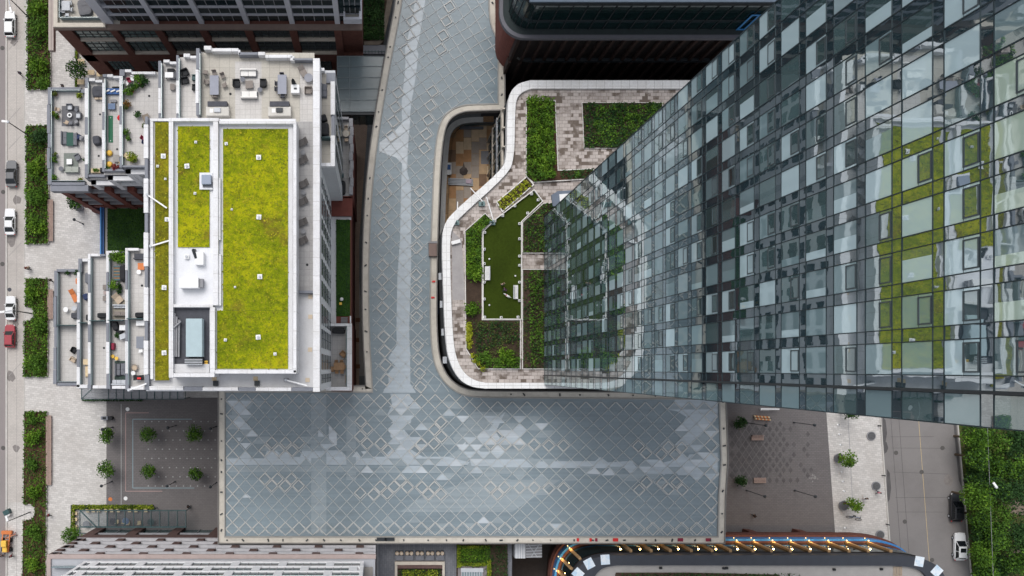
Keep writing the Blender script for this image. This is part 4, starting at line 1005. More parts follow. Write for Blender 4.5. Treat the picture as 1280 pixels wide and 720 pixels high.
# ================================================================== PODIUM WITH ROOF GARDEN
HG = 24.0
ro = arc([(662, 101.7), (646, 106), (636, 118), (633.5, 140), (633, 198), (626, 214), (563, 268), (553.5, 285), (552.5, 305)], 2)
ro = [(1010, 101.7), (800, 101.7)] + ro + arc([(552.5, 320), (553.8, 360), (556, 418), (560, 449), (572, 473), (588, 483.5), (605, 485.6)], 2) + [(690, 485.6), (1010, 485.6)]
ri = arc([(664, 112), (652, 116), (645, 124), (643, 142), (642.3, 199), (634, 219), (572, 274), (563.5, 288), (562.4, 305)], 2)
ri = [(1009, 112), (800, 112)] + ri + arc([(562.4, 320), (563, 360), (565.5, 418), (569, 445), (578, 465), (592, 475.5), (607, 478.4)], 2) + [(690, 478.4), (1009, 478.4)]
pod = thing('podium_building', 'podium building with rounded white rim and roof garden below the glass tower', 'building', (*P(640, 300, 0), 0))
m = MB(); m.prism(PL(ro, HG-1)[:], .05, HG-.6); m.build('podium_wall', plain('podium_dark', (.05, .055, .06), .2), pod)
m = MB(); m.band(PL(ro, HG), PL(ri, HG), HG-1.2, HG+.5); m.build('rim', pavers('rim_panels', (.86, .86, .86), (.8, .8, .8), (.45, .44, .43), 1.2, 1.2, off=0, msize=.035, blot=(.66, .64, .6), blot_amt=.4), pod)
m = MB(); m.sheet(PL(ri, HG), HG+.0); m.build('roof_paving', stonepave, pod, recalc=False)
m = MB(); m.sheet(PL([(564.5, 288), (577, 300), (580, 345), (581, 375), (565.5, 375)], HG), HG+.006); m.build('smooth_paving', plain('worn_paving', (.36, .34, .34), .15, 1), pod, recalc=False)
# west wall slits above the timber deck
for j in range(3):
    z = HG-3.2-5.2*j
    m = MB(); x = X(633, HG)
    m.box(x-.35, x-.05, Y(205, HG), Y(128, HG), z-.5, z+.7); m.build('floor_band', beige if j != 1 else lgrey, pod)
    for i in range(6):
        m = MB(); y0 = Y(205-13*i, HG); m.box(x-.3, x-.02, y0+.2, y0+1.25, z-4.8, z-2.5); m.build('window', dkglass, pod)
for i in range(4):
    m = MB(); y0 = Y(204-24*i, HG); m.box(X(633, HG)-.34, X(633, HG)-.02, y0-.1, y0+.1, 3.5, HG-1.3); m.build('fin', beige, pod)
# small brackets under rim on the west side
for py in (345, 380, 415, 450): m = MB(); q = P(552+(py-345)*.05, py, HG-3); m.obox(q[0]-.1, q[1], HG-4, .6, 1.0, .6); m.build('bracket', lgrey, pod)

def bed(name, label, pts, h, kerbw, kh, soilm, parts, cat='planting bed', inner=None):
    """kerbed planting bed: pts in pixels; parts = list of (material, count, leaf size, height lo, hi, optional sub polygon)"""
    c = P(sum(p[0] for p in pts)/len(pts), sum(p[1] for p in pts)/len(pts), h)
    o = thing(name, label, cat, (*c, h))
    ip = offset(pts, -kerbw)
    m = MB(); m.ring(PL(pts, h), PL(ip, h), h+.01, h+kh); m.build('kerb', kerbpale if h > 5 else kerbm, o)
    m = MB(); m.sheet(PL(ip, h), h+kh*.6); m.build('soil', soilm, o, recalc=False)
    for (mat, n, s, lo, hi, sub) in parts:
        sp = sub or (offset(pts, .35) if h < 5 else ip)
        xs_ = [p[0] for p in sp]; ys2 = [p[1] for p in sp]
        m = MB(); k = 0
        cl = [(RND.uniform(min(xs_), max(xs_)), RND.uniform(min(ys2), max(ys2)), RND.uniform(.5, 1)) for _ in range(40)]
        while k < n:
            a, b = RND.uniform(min(xs_), max(xs_)), RND.uniform(min(ys2), max(ys2))
            if not inside((a, b), sp): k += .2; continue
            near = min(((a-u)**2+(b-v)**2, w_) for u, v, w_ in cl)
            bump_ = near[1]*math.exp(-near[0]/60)
            if RND.random() > .25+.9*bump_: k += .1; continue
            q = P(a, b, h); zz = h+kh+lo+(hi-lo)*RND.random()*bump_
            m.leaf((q[0], q[1], zz), s, .7); k += 1
        m.build('foliage', mat, o, recalc=False, stuff=True)
    return o
kerbpale = stained('pale_kerb', (.76, .74, .71), (.5, .47, .43), .4, .8, .8)
bed('planting_bed', 'tall clipped green hedge bed near the top corner of the roof garden', [(657, 128.5), (661, 126), (694, 126), (697.5, 213), (741, 211), (745, 224), (666, 229), (657, 222)], HG, 1.0, .35, soil2,
    [(leafB, 3200, .3, .3, 2.6, [(658, 124), (691, 124), (692, 224), (668, 228), (657, 220)]), (leafA, 2200, .34, .2, 2.2, [(657, 124), (691, 124), (692, 224), (668, 228), (656, 220)]), (leafC, 260, .3, 0, .8, [(700, 214), (742, 212), (743, 222), (700, 226)])])
bed('planting_bed', 'wide dark rectangular planting bed at the top of the roof garden', [(727, 128.4), (828, 128.4), (828, 186), (729.5, 186)], HG, .6, .2, soil,
    [(leafC, 3600, .3, 0, .7, None), (leafA, 1500, .3, .1, 1.0, [(744, 132), (822, 132), (800, 182), (738, 182)]), (leafB, 220, .3, .3, .9, None)])
bed('planting_bed', 'diagonal white edged bed with rows of yellow green tufts', [(619.6, 253), (658, 220.5), (667.5, 231.5), (627.5, 266)], HG, 1.3, .4, soil, [])
for i in range(8):
    for j in range(3):
        t = i/7
        cx_, cy_ = 625.5+t*32+j*2.9-1.5+RND.uniform(-.6, .6), 254-t*27.5+j*3.4-.5+RND.uniform(-.6, .6)
        m = MB(); q = P(cx_, cy_, HG+.5); r = RND.uniform(.26, .42)
        m.leaves((q[0], q[1], HG+.45), (r, r, .3), 40, .22, 4)
        o = m.build('grass_tuft', leafY, recalc=False); tag(o, 'round yellow green tuft in the diagonal white edged roof bed', 'plant', 'yellow green tufts in the diagonal bed')
bed('planting_bed', 'long leafy bed along the left side of the artificial turf', [(580.5, 289), (606, 266.5), (616.5, 277), (602.8, 288.5), (602.8, 399.5), (650.5, 399.5), (650.5, 461.5), (597.5, 461.5), (581.8, 436)], HG, .9, .35, soil,
    [(leafB, 1500, .28, .1, 1.3, [(582, 290), (606, 269), (614, 277), (601, 289), (601, 350), (583, 350)]), (leafA, 1100, .3, .1, 1.2, [(582, 290), (606, 269), (614, 277), (601, 289), (601, 350), (583, 350)]), (leafD, 900, .26, 0, .5, [(586, 400), (649, 402), (649, 452), (600, 452)]), (leafC, 700, .3, 0, .7, [(592, 402), (649, 402), (649, 425), (594, 440)]), (leafA, 500, .3, .1, .8, [(610, 448), (649, 446), (649, 460), (606, 460)])])
for i in range(15):
    t = i/14
    cx_, cy_ = (585.5+t*1.5, 404+t*38) if i < 11 else (587+(i-10)*4.2, 440+(i-10)*5)
    m = MB(); q = P(cx_, cy_, HG+.5); m.leaves((q[0], q[1], HG+.6), (.5, .5, .4), 80, .24, 4)
    tag(m.build('grass_tuft', leafY, recalc=False), 'lime yellow tuft in the row at the lower left bed edge', 'plant', 'lime tufts lining the lower left bed')
def shrub(px, py, h, r, hh, mat, n, s, label, cat='shrub', group=None, name='shrub'):
    q = P(px, py, h+hh*.5)
    o = thing(name, label, cat, (*q, h), group)
    m = MB()
    for i in range(5): a = RND.random()*6.28; m.tube((q[0], q[1], h+.02), (q[0]+math.cos(a)*r*.5, q[1]+math.sin(a)*r*.5, h+hh*.7), .05, .02, 5)
    m.build('stem', bark, o)
    m = MB(); m.leaves((q[0], q[1], h+hh*.55), (r*.8, r*.8, hh*.42), n, s, 10); m.build('foliage', mat, o, recalc=False)
    return o
shrub(593, 342, HG, 1.5, 1.8, leafB, 420, .34, 'bright round shrub left of the turf, level with its white bench')
shrub(590.5, 386, HG, 1.35, 1.8, leafB, 420, .34, 'bright shrub by the lower left corner of the turf')
shrub(633, 446, HG, 1.6, 2.2, leafB, 520, .34, 'bright lime shrub in the bottom bed below the turf')
shrub(604, 447, HG, 1.4, 1.5, leafA, 420, .32, 'dark leafy shrub beside the lime tufts in the bottom bed')
shrub(722, 217, HG, .7, .9, leafA, 160, .26, 'small shrub in the narrow strip right of the clipped hedge')
bed('planting_bed', 'small square dark bed right of the turf, above the paved crossing', [(652.5, 278), (679, 254), (694, 254), (694, 317), (652.5, 317)], HG, .8, .3, soil, [(leafC, 700, .28, .1, .9, None), (leafA, 500, .28, .1, 1.2, None), (leafD, 200, .26, .1, .6, None)])
bed('planting_bed', 'long dark bed right of the turf, against the tower foot', [(652.5, 336.5), (694, 336.5), (694, 461.5), (652.5, 461.5)], HG, .8, .3, soil, [(leafC, 1100, .28, 0, .8, None), (leafA, 900, .28, .1, 1.2, [(660, 338), (678, 338), (678, 458), (662, 458)]), (leafD, 500, .26, 0, .6, None)])
tf = thing('turf_court', 'artificial turf court in the roof garden with white edging', 'turf court', (*P(627, 340, HG), HG))
tp = [(604, 290), (620.5, 274), (667, 238.6), (677, 252), (651, 277), (651, 398.5), (604, 398.5)]
m = MB(); m.sheet(PL(tp, HG), HG+.03); m.build('turf', turf, tf, recalc=False)
m = MB(); m.ring(PL(offset(tp, 1.1), HG), PL(tp, HG), HG+.01, HG+.45); m.build('edging', kerbpale, tf)
gl = [(605.5, 291), (605, 312), (605, 330), (605, 353), (605, 374), (605.5, 396.5), (618, 277), (628, 270), (643, 258), (664, 243), (672, 250.5), (659, 267), (649, 280), (649, 299), (649, 320.5), (649, 332), (649, 353), (649, 376), (626, 397), (647, 396.5)]
for i, (px, py) in enumerate(gl):
    o = thing('garden_light', 'small white square light on the turf court edging', 'garden light', (*P(px, py, HG), HG), 'small white lights round the turf court')
    m = MB(); q = P(px, py, HG); m.obox(q[0], q[1], HG+.03, .34, .34, .5); m.build('housing', whiteplastic, o, bevel=.03)
    m = MB(); m.obox(q[0], q[1], HG+.53, .16, .16, .06); m.build('lens', dark, o)
# roof access canopy next to the tower
ac = thing('entry_canopy', 'small blue grey entry canopy at the tower foot by the turf', 'canopy', (*P(690, 249, HG), HG))
m = MB(); m.prism(PL([(689, 244), (697, 239), (716, 238), (716, 256), (691, 258)], HG+2), HG+1.8, HG+2.1); m.build('roof', plain('canopy_blue_grey', (.15, .18, .23), .1), ac)
m = MB(); m.prism(PL([(699, 243), (712, 242), (700, 255)], HG+2.1), HG+2.1, HG+2.2); m.build('white_panel', whiteplastic, ac)
m = MB()
for a in ((691, 246), (692, 257)): q = P(*a, HG); m.cyl(q[0], q[1], HG+.01, HG+1.8, .07, 8)
m.build('post', dark, ac)
# benches on turf
def bench_turf(px, py, label):
    o = local_thing('bench', label, 'bench')
    m = MB()
    for i in range(4): m.box(-.33+.17*i, -.2+.17*i, -1, 1, .42, .47)
    m.build('seat', whiteplastic, o)
    m = MB(); m.box(.3, .38, -1, 1, .5, .9); m.build('backrest', lgrey, o)
    for y in (-.8, .8):
        m = MB(); m.box(-.3, .3, y-.04, y+.04, 0, .42); m.build('leg', lgrey, o)
    return place(o, px, py, HG, 0, HG+.03)
bench_turf(608.5, 342, 'pale metal bench at the left edge of the turf'); bench_turf(644, 365.5, 'pale metal bench at the right edge of the turf').rotation_euler = (0, 0, PI)
for i, (px, py) in enumerate(((611.5, 324), (644, 345), (611.5, 381.5))):
    m = MB(); q = P(px, py, HG); m.ball((q[0], q[1], HG+.16), .14); tag(m.build('ball', whiteplastic, smooth=True), ['white ball on the turf above the left bench', 'white ball on the turf above the right bench', 'white ball near the lower left of the turf'][i], 'ball')
# davits on the rim
for i, (a, b, c) in enumerate((((588, 235), (604, 252), (605.5, 249)), ((572, 252), (571.5, 276), (571, 281)), ((608, 246), (617, 276), (617, 278)))):
    h = HG+2
    q0, q1 = P(*a, h), P(*b, h)
    o = thing('davit_arm', ['white davit arm reaching over the rounded rim above the timber deck', 'white davit arm over the rim at its lower left bend', 'white davit arm lying along the diagonal garden path'][i], 'davit', (*P(*c, HG), HG), 'davits on the podium roof')
    m = MB(); m.bar((*q0, h), (*q1, h-.2), .13, .13); m.build('boom', whiteplastic, o)
    m = MB(); m.cyl(q1[0], q1[1], HG+.01, h, .14, 8); m.obox(q1[0], q1[1], HG+.01, .9, .6, .35); m.build('base', plain('davit_base', (.2, .28, .28), .1), o)
o = thing('bench', 'short white bench on the left walkway of the roof garden', 'bench', (*P(569.5, 303, HG), HG))
m = MB(); m.bar((*P(564, 304.5, HG), HG+.45), (*P(575, 301.5, HG), HG+.45), .5, .1); m.build('seat', whiteplastic, o)
for a in ((566, 304), (573, 302)): m = MB(); m.obox(*P(*a, HG), HG+.01, .12, .4, .4); m.build('leg', lgrey, o)

# ---- timber deck terrace with curved parapet
dt = thing('deck_terrace', 'brown plywood covered terrace with a rounded pale parapet', 'terrace', (*P(590, 220, 3.5), 0))
hD = 3.5
do = arc([(616, 148.5), (590, 148.5), (570, 151), (557, 163), (553.5, 185), (551, 240), (549, 300)], 2); di = arc([(616, 155), (592, 155), (574, 157), (563, 167), (560, 187), (557, 240), (555, 300)], 2)
m = MB(); m.sheet(PL(di + [(640, 300), (640, 155)], hD), hD); m.build('plywood_floor', ply, dt, recalc=False)
PW = [plain('ply_tan', (.62, .43, .26), .18, 1.2), plain('ply_rust', (.46, .25, .12), .2, 1.2), plain('ply_dark', (.24, .15, .095), .25, 1.2), plain('ply_grey', (.4, .34, .29), .15, 1.2), plain('ply_pale', (.7, .53, .35), .15, 1.2)]
RP = random.Random(8)
for i in range(6):
    for j in range(9):
        x0, y0 = 560.5+9.6*i, 157+15.2*j+(5 if i % 2 else 0)
        if x0 < 566 and y0 < 172: continue
        if x0+9.4 > 618 or y0+15 > 300: continue
        m = MB(); z = hD+.012+.004*((i+j) % 3); m.box(X(x0, hD), X(x0+9.3, hD), Y(y0+14.8, hD), Y(y0, hD), hD+.004, z); m.build('plywood_sheet', RP.choice(PW), dt)
m = MB(); m.band(PL(do, hD), PL(di, hD), .05, hD+1.1); m.build('parapet', plain('deck_parapet', (.66, .66, .65), .12, 1), dt)
dj = arc([(616, 157), (593, 157), (577, 159), (566.5, 168), (563.5, 188), (560.5, 240), (558, 300)], 2)
m = MB(); m.wall(PL(dj, hD), hD, hD+1.2); m.build('glass_rail', railglass, dt, recalc=False)
m = MB(); m.box(X(603, hD), X(616, hD), Y(155, hD), Y(148, hD), hD+1.11, hD+1.2); m.build('plywood_cap', wood, dt)
m = MB(); m.obox(*P(606, 197, hD), hD+.01, 1.3, 2.2, .05); m.build('steel_sheet', mgrey, dt)
m = MB(); m.box(X(575, hD), X(604, hD), Y(162, hD), Y(159, hD), hD+.01, hD+.5); m.build('bench_ledge', slate, dt)
o = thing('metal_rack', 'stack of pale metal tubes lying on the plywood deck', 'metal rack', (*P(574, 227, hD), hD))
m = MB()
for i in range(5): y = Y(223.5+i*1.8, hD); m.tube((X(560, hD), y, hD+.25), (X(591, hD), y-.2, hD+.25), .11)
m.build('tube', lgrey, o)
m = MB(); m.box(X(582, hD), X(589, hD), Y(230, hD), Y(225, hD), hD+.36, hD+.5); m.build('bundle_wrap', plain('pinkish_wrap', (.5, .4, .47), .1), o)
for px in (563, 588): m = MB(); m.box(X(px, hD)-.1, X(px, hD)+.1, Y(232, hD), Y(222.5, hD), hD+.01, hD+.14); m.build('bearer', dark, o)
o = thing('cart', 'small blue and white cart at the left edge of the plywood deck', 'cart', (*P(561, 211, hD), hD))
m = MB(); m.obox(*P(561, 212, hD), hD+.25, .8, 2.0, .5); m.build('body', whiteplastic, o, bevel=.05)
m = MB(); m.obox(*P(561, 209, hD+.8), hD+.76, .6, .8, .2); m.build('lid', blue, o)
for sx in (-1, 1):
    for sy in (-1, 1): m = MB(); q = P(561+2*sx, 212+5*sy, hD); m.tube((q[0]-.05, q[1], hD+.15), (q[0]+.05, q[1], hD+.15), .14); m.build('wheel', rubber, o)
o = thing('tarpaulin', 'dark crumpled tarpaulin heap on the middle of the plywood deck', 'tarpaulin', (*P(579.5, 213, hD), hD))
m = MB(); q = P(579.5, 214, hD)
m.lathe(q[0], q[1], [(.75, hD+.01), (.62, hD+.18), (.4, hD+.3), (.12, hD+.42)], 7); m.build('heap', plain('tarp', (.11, .09, .085), .2), o)
m = MB(); m.prism(PL([(577, 215), (579.3, 203), (582, 214)], hD), hD+.02, hD+.3); m.build('fold', plain('tarp2', (.14, .115, .1), .2), o)
o = thing('hoarding', 'narrow blue hoarding strip between canopy edge and white podium rim', 'hoarding', (*P(547, 360, 12), 12))
m = MB(); m.prism(PL([(545.5, 330), (551, 330), (551.5, 392), (547.5, 392)], 12), 0.05, 12); m.build('panel', navy, o)
o = thing('service_box', 'brown service box where canopy and podium meet', 'service box', (*P(541, 311, 15.6), 15.6))
m = MB(); m.prism(PL([(536, 302), (546, 302), (546, 320), (536, 320)], 15.8), 15.15, 15.8); m.build('casing', plain('box_brown', (.23, .17, .15), .15), o)
m = MB(); m.prism(PL([(535.5, 301.5), (546.5, 301.5), (546.5, 304), (535.5, 304)], 15.85), 15.8, 15.88); m.build('lid', mgrey, o)

# ================================================================== GLASS TOWER
xt = X(680, HG); yn_t = Y(271, HG); ys_t = Y(480.8, HG)
tw = thing('glass_tower', 'tall glass curtain wall tower whose mirror facade reflects the garden and roofs', 'tower', (xt, (yn_t+ys_t)/2, 0))
ZT = 121.0
m = MB(); m.box(xt+.06, xt+26, ys_t+.06, yn_t-.06, .05, ZT); m.build('core', plain('core_dark', (.02, .024, .028), .1), tw)
FH = 2.97; NF = 32
Z0 = HG+.3
bays = [('strip', ys_t, ys_t+1.3)]
y = ys_t+1.42
nb = 11; bw = (yn_t-y)/nb
for i in range(nb): bays += [('nar', y, y+bw*.285), ('wide', y+bw*.285, y+bw)]; y += bw
RT = random.Random(5)
def tilt(y0, y1, z0, z1, x, amt):
    a, b = RT.uniform(-amt, amt), RT.uniform(-amt, amt)
    return [(x+a*-.5+b*-.5, y0, z0), (x+a*.5-b*.5, y1, z0), (x+a*.5+b*.5, y1, z1), (x-a*.5+b*.5, y0, z1)]
sp = MB(); mu = MB(); thin = MB()
panes = []
for f_ in range(NF):
    z0 = Z0+FH*f_; z1 = z0+FH
    for kind, y0, y1 in bays:
        if kind == 'nar': sp.add(tilt(y0, y1, z0, z1, xt-.01, .006), [[0, 3, 2, 1]])
        else:
            zs = z0+FH*.74
            sp.add(tilt(y0, y1, zs, z1, xt-.01, .005), [[0, 3, 2, 1]])
            panes.append((f_, kind, y0, y1, z0, zs))
    mu.box(xt-.04, xt-.0, ys_t, yn_t, z0-.025, z0+.025)
    thin.box(xt-.036, xt-.0, ys_t, yn_t, z0+FH*.74-.012, z0+FH*.74+.012)
for kind, y0, y1 in bays:
    mu.box(xt-.05, xt, y0-.02, y0+.02, Z0, ZT)
mu.box(xt-.07, xt, yn_t-.08, yn_t, Z0, ZT)
sp.build('spandrel_glass', spandrel, tw, recalc=False)
mu.build('mullion', plain('mullion_blue_black', (.018, .032, .04), .1, 1, .4), tw)
thin.build('transom', plain('transom', (.03, .045, .052), .1, 1, .4), tw)
m = MB(); m.box(xt-.2, xt-.0, ys_t+1.3, ys_t+1.42, Z0, ZT); m.build('corner_reveal', dark, tw)
# which panes show largest: high ones inside the frame
def shown(p):
    zc = (p[4]+p[5])/2; yc = (p[2]+p[3])/2
    px = VX+xt*F/(H-zc); py = VY-yc*F/(H-zc)
    return px < 1285 and -5 < py < 725
vis = sorted([p for p in panes if shown(p)], key=lambda p: -p[4])
one = set(id(p) for p in vis[:100])
rest = {}
fm = plain('sash', (.05, .065, .075), .1, 1, .4)
for p in panes:
    f_, kind, y0, y1, z0, z1 = p
    r = RT.random()
    col = int((y0-ys_t)/bw)
    pf = .16 if f_ < 11 else (.34 if f_ < 20 else .46)
    mat = palepane if r < pf else (clearpane if r < pf+.28 else midpane)
    if f_ >= NF-1 and r < .5: mat = warmpane
    if kind == 'strip': mat = clearpane if r < .6 else midpane
    split = RT.random()
    def fill(mb, mats):
        mi = mats.index(mat)
        mb.cur = mi
        ga, gb, ha, hb = y0+.03, y1-.03, z0+.04, z1-.03
        if kind == 'wide' and split < .45:      # narrow side light + small opening sash
            ys1 = ga+(gb-ga)*.12 if split < .2 else ga+(gb-ga)*.2
            zs = ha+(hb-ha)*.56
            mb.add(tilt(ga, gb, ha, zs-.03, xt-.02, .006), [[0, 3, 2, 1]])
            mb.cur = mats.index(clearpane if split < .3 else mat); mb.add(tilt(ga+.14, gb-.14, zs+.06, hb-.08, xt-.035, .006), [[0, 3, 2, 1]])
            mb.cur = mi; mb.add(tilt(ga, ga+.1, zs, hb, xt-.02, .002), [[0, 3, 2, 1]]); mb.add(tilt(gb-.1, gb, zs, hb, xt-.02, .002), [[0, 3, 2, 1]])
            mb.cur = mats.index(fm)
            mb.box(xt-.06, xt-.015, ga+.1, gb-.1, zs-.03, zs+.05); mb.box(xt-.06, xt-.015, ga+.1, gb-.1, hb-.08, hb-.02)
            mb.box(xt-.06, xt-.015, ga+.1, ga+.16, zs+.05, hb-.08); mb.box(xt-.06, xt-.015, gb-.16, gb-.1, zs+.05, hb-.08)
        elif kind == 'wide' and split < .75:    # blind drawn part way
            yq = ga+(gb-ga)*RT.choice((.3, .5, .7))
            mb.add(tilt(ga, yq, ha, hb, xt-.02, .005), [[0, 3, 2, 1]])
            mb.cur = mats.index(RT.choice((clearpane, midpane))); mb.add(tilt(yq, gb, ha, hb, xt-.02, .005), [[0, 3, 2, 1]])
        else:
            mb.add(tilt(ga, gb, ha, hb, xt-.02, .006), [[0, 3, 2, 1]])
    mats = [palepane, clearpane, midpane, warmpane, fm]
    if id(p) in one:
        mb = MB(); fill(mb, mats); mb.build('window_pane', mats, tw, recalc=False)
    else:
        rest.setdefault('r', MB()); fill(rest['r'], mats)
rest['r'].build('window_pane', mats, tw, recalc=False, stuff=True)
# roof crown and south wall
m = MB(); m.box(xt-.1, xt+26.1, ys_t-.1, yn_t+.1, ZT, ZT+1.2); m.build('roof_crown', greyp, tw)
m = MB(); m.box(xt+.05, xt+26, ys_t-.01, ys_t+.05, Z0, ZT-.1); m.box(xt+.05, xt+26, yn_t-.05, yn_t+.01, Z0, ZT-.1); m.build('side_glass', spandrel, tw)
# ================================================================== GRID FACADE BUILDING (bottom left)
h5 = 22.0
b5 = thing('grid_building', 'brown and white grid facade building at the bottom left, north face towards the plaza', 'building', (*P(270, 760, 0), 0))
yn5 = Y(696, h5); x05, x15 = X(60, h5), X(469, h5)
m = MB(); m.box(x05, x15, yn5-40, yn5-.3, .05, h5); m.build('base_wall', brown2, b5)
m = MB(); m.sheet([(x05, yn5-.3), (x15, yn5-.3), (x15, yn5-40), (x05, yn5-40)], h5+.01); m.build('ledge_roof', plain('ledge_tiles', (.42, .43, .46), .08), b5, recalc=False)
m = MB(); m.box(x05-.1, x15+.1, yn5-.25, yn5+.36, h5-.3, h5+.2); m.box(x05-.1, x05+.5, yn5-30, yn5-.26, h5-.3, h5+.3); m.build('parapet', plain('pinkish_coping', (.42, .34, .32), .1), b5)
m = MB(); m.box(X(62, h5)+.6, X(106, h5), yn5-1.4, yn5-1.3, h5, h5+1.1); m.build('glass_rail', railglass, b5)
zl = [9.4, 12.1, 14.8, 17.4, 20.0]
for k_, z in enumerate(zl):
    m = MB(); m.box(x05-.05, x15+.05, yn5-.29, yn5+.3+.0*k_, z-.38, z+.38); m.build('floor_ledge', plain('ledge_grey', (.5, .49, .51), .12) if k_ == 0 else bpy.data.materials['ledge_grey'], b5)
per = 54.5*128/F
for k_ in range(5):
    z = zl[k_]; zt = (zl+[22.1])[k_+1]
    sh = (0 if k_ % 2 == 0 else .5)
    m = MB(); m.box(x05, x05+1.0, yn5-.29, yn5+.34, z+.39, zt-.39); m.build('brick_pier', brown2, b5)
    for i in range(9):
        x = X(75, 18)+per*(i+sh)
        if x+1.0 < x15: m = MB(); m.box(x, x+1.15, yn5-.28, yn5+.34, z+.39, zt-.39); m.build('brick_pier', brown2, b5)
    xs5 = [x05+1.0] + [X(75, 18)+per*(i+sh) for i in range(9)]
    for a, b in zip(xs5, xs5[1:]+[x15]):
        a2 = a + (1.16 if a != xs5[0] else .02); b = min(b, x15)
        if b-a2 < .8: continue
        m = MB(); m.box(a2, b-.02, yn5-.29, yn5-.1, z+.4, zt-.4); m.cur = 1; m.box((a2+b)/2-.05, (a2+b)/2+.05, yn5-.11, yn5-.04, z+.4, zt-.4); m.build('window', [dkglass, dark], b5)
m = MB(); m.box(x05, x15, yn5-.28, yn5+.32, 6.6, 9.0)
for i in range(9): x = x05+6.85*i; m.box(x, x+1.6, yn5-.27, yn5+.32, .05, 6.59)
m.build('ground_pier', brown2, b5)
for i in range(8):
    a = x05+6.85*i+1.65; m = MB(); m.box(a, a+5.1, yn5-.29, yn5-.1, .1, 6.5); m.cur = 1
    m.box(a, a+5.1, yn5-.09, yn5+.2, 4.2, 4.5); m.box(a+2.5, a+2.6, yn5-.1, yn5-.02, .1, 6.5); m.build('shop_window', [tealglass, mgrey], b5)
# white upper grid
white_grid = plain('white_grid', (.78, .78, .8), .03, .6, .6)
xw5, xe5 = X(108, h5), X(455, h5); yw = yn5-.6
m = MB(); m.box(xw5+.3, xe5-.3, yw-30, yw-.4, h5+.02, 40); m.build('upper_wall', slate, b5)
for k_ in range(6):
    z = 23.4+2.9*k_
    m = MB(); xa = xw5-.02+.0*k_; m.box(xa, xe5, yw-.39, yw+.18, z-.5, z-.02 if k_ else z+.0); m.build('white_band', white_grid, b5)
    cols5 = [X(119+58*i, h5)+(3.4 if k_ % 2 else 0) for i in range(7)]
    cols5 = [c for c in cols5 if xw5 < c < xe5-1]
    for a_, b_ in [(c, c+1.15) for c in cols5] + [(xw5, xw5+.5), (xe5-.5, xe5)]: m = MB(); m.box(a_, b_, yw-.38, yw+.15, z, z+2.35); m.build('white_pier', white_grid, b5)
    cc = [xw5-.62] + cols5 + [xe5-.5]
    if k_ < 4:
        for a, b in zip(cc, cc[1:]):
            a2, b2 = a+1.16, b-.02
            if b2-a2 < .5: continue
            m = MB(); m.box(a2, b2, yw-.4, yw-.02, z+.02, z+2.35); m.cur = 1
            n = max(2, int((b2-a2)/1.1))
            for j in range(1, n): m.box(a2+(b2-a2)*j/n-.06, a2+(b2-a2)*j/n+.06, yw-.03, yw+.03, z+.02, z+2.35)
            m.build('window', [dkglass, mgrey], b5)
m = MB(); m.box(X(455.5, h5), X(466, h5), yn5-30, yn5-1.5, h5+.02, h5+.3); m.build('roof_pad', plain('pad_taupe', (.3, .28, .26), .1), b5)
# pergola + hedge in front of it
pg = thing('pergola', 'dark framed glass pergola in front of the grid building at the plaza corner', 'pergola', (*P(165, 650, 4), 0))
hA = 4.0
m = MB(); m.box(X(100, hA), X(233, hA), Y(659, hA), Y(638, hA), hA-.06, hA); m.build('glass_roof', canopy_glass('pergola_glass', (.2, .2, .21), .88), pg)
m = MB()
for i in range(12):
    x = 123.5+10.9*(i-1) if i else 99.8
    m.box(X(x, hA)-.05, X(x, hA)+.05, Y(659, hA), Y(638, hA), hA-.1, hA+.1)
m.box(X(99.5, hA), X(233, hA), Y(638.6, hA), Y(637.6, hA), hA-.12, hA+.12); m.box(X(99.5, hA), X(233, hA), Y(659.4, hA), Y(658, hA), hA-.12, hA+.14)
m.bar((*P(100, 638, hA), hA+.06), (*P(121, 659, hA), hA+.06), .16); m.box(X(99.5, hA), X(110, hA), Y(667, hA), Y(666.3, hA), hA-.1, hA+.1); m.box(X(99.5, hA), X(100.3, hA), Y(667, hA), Y(638, hA), hA-.11, hA+.11)
m.build('frame', tealbar, pg)
for px in (101, 145, 189, 232): m = MB(); m.cyl(*P(px, 639, hA), .013, hA-.1, .08, 8); m.build('post', tealbar, pg)
hg = thing('hedge', 'L shaped yellow green hedge trough bordering the dark framed pergola', 'hedge', (*P(140, 634, 0), 0))
m = MB(); m.box(X(89.5, 0), X(192, 0), Y(636.5, 0), Y(631, 0), .013, .5); m.box(X(89.5, 0), X(93.5, 0), Y(664, 0), Y(636.6, 0), .013, .5); m.build('trough', dark, hg)
m = MB()
for _ in range(1500): q = P(RND.uniform(89.5, 192), RND.uniform(631, 636.5), .6); m.leaf((q[0], q[1], RND.uniform(.45, 1.0)), .28)
for _ in range(420): q = P(RND.uniform(89.5, 93.5), RND.uniform(636, 664), .6); m.leaf((q[0], q[1], RND.uniform(.45, 1.0)), .28)
m.build('foliage', leafY2, hg, recalc=False)
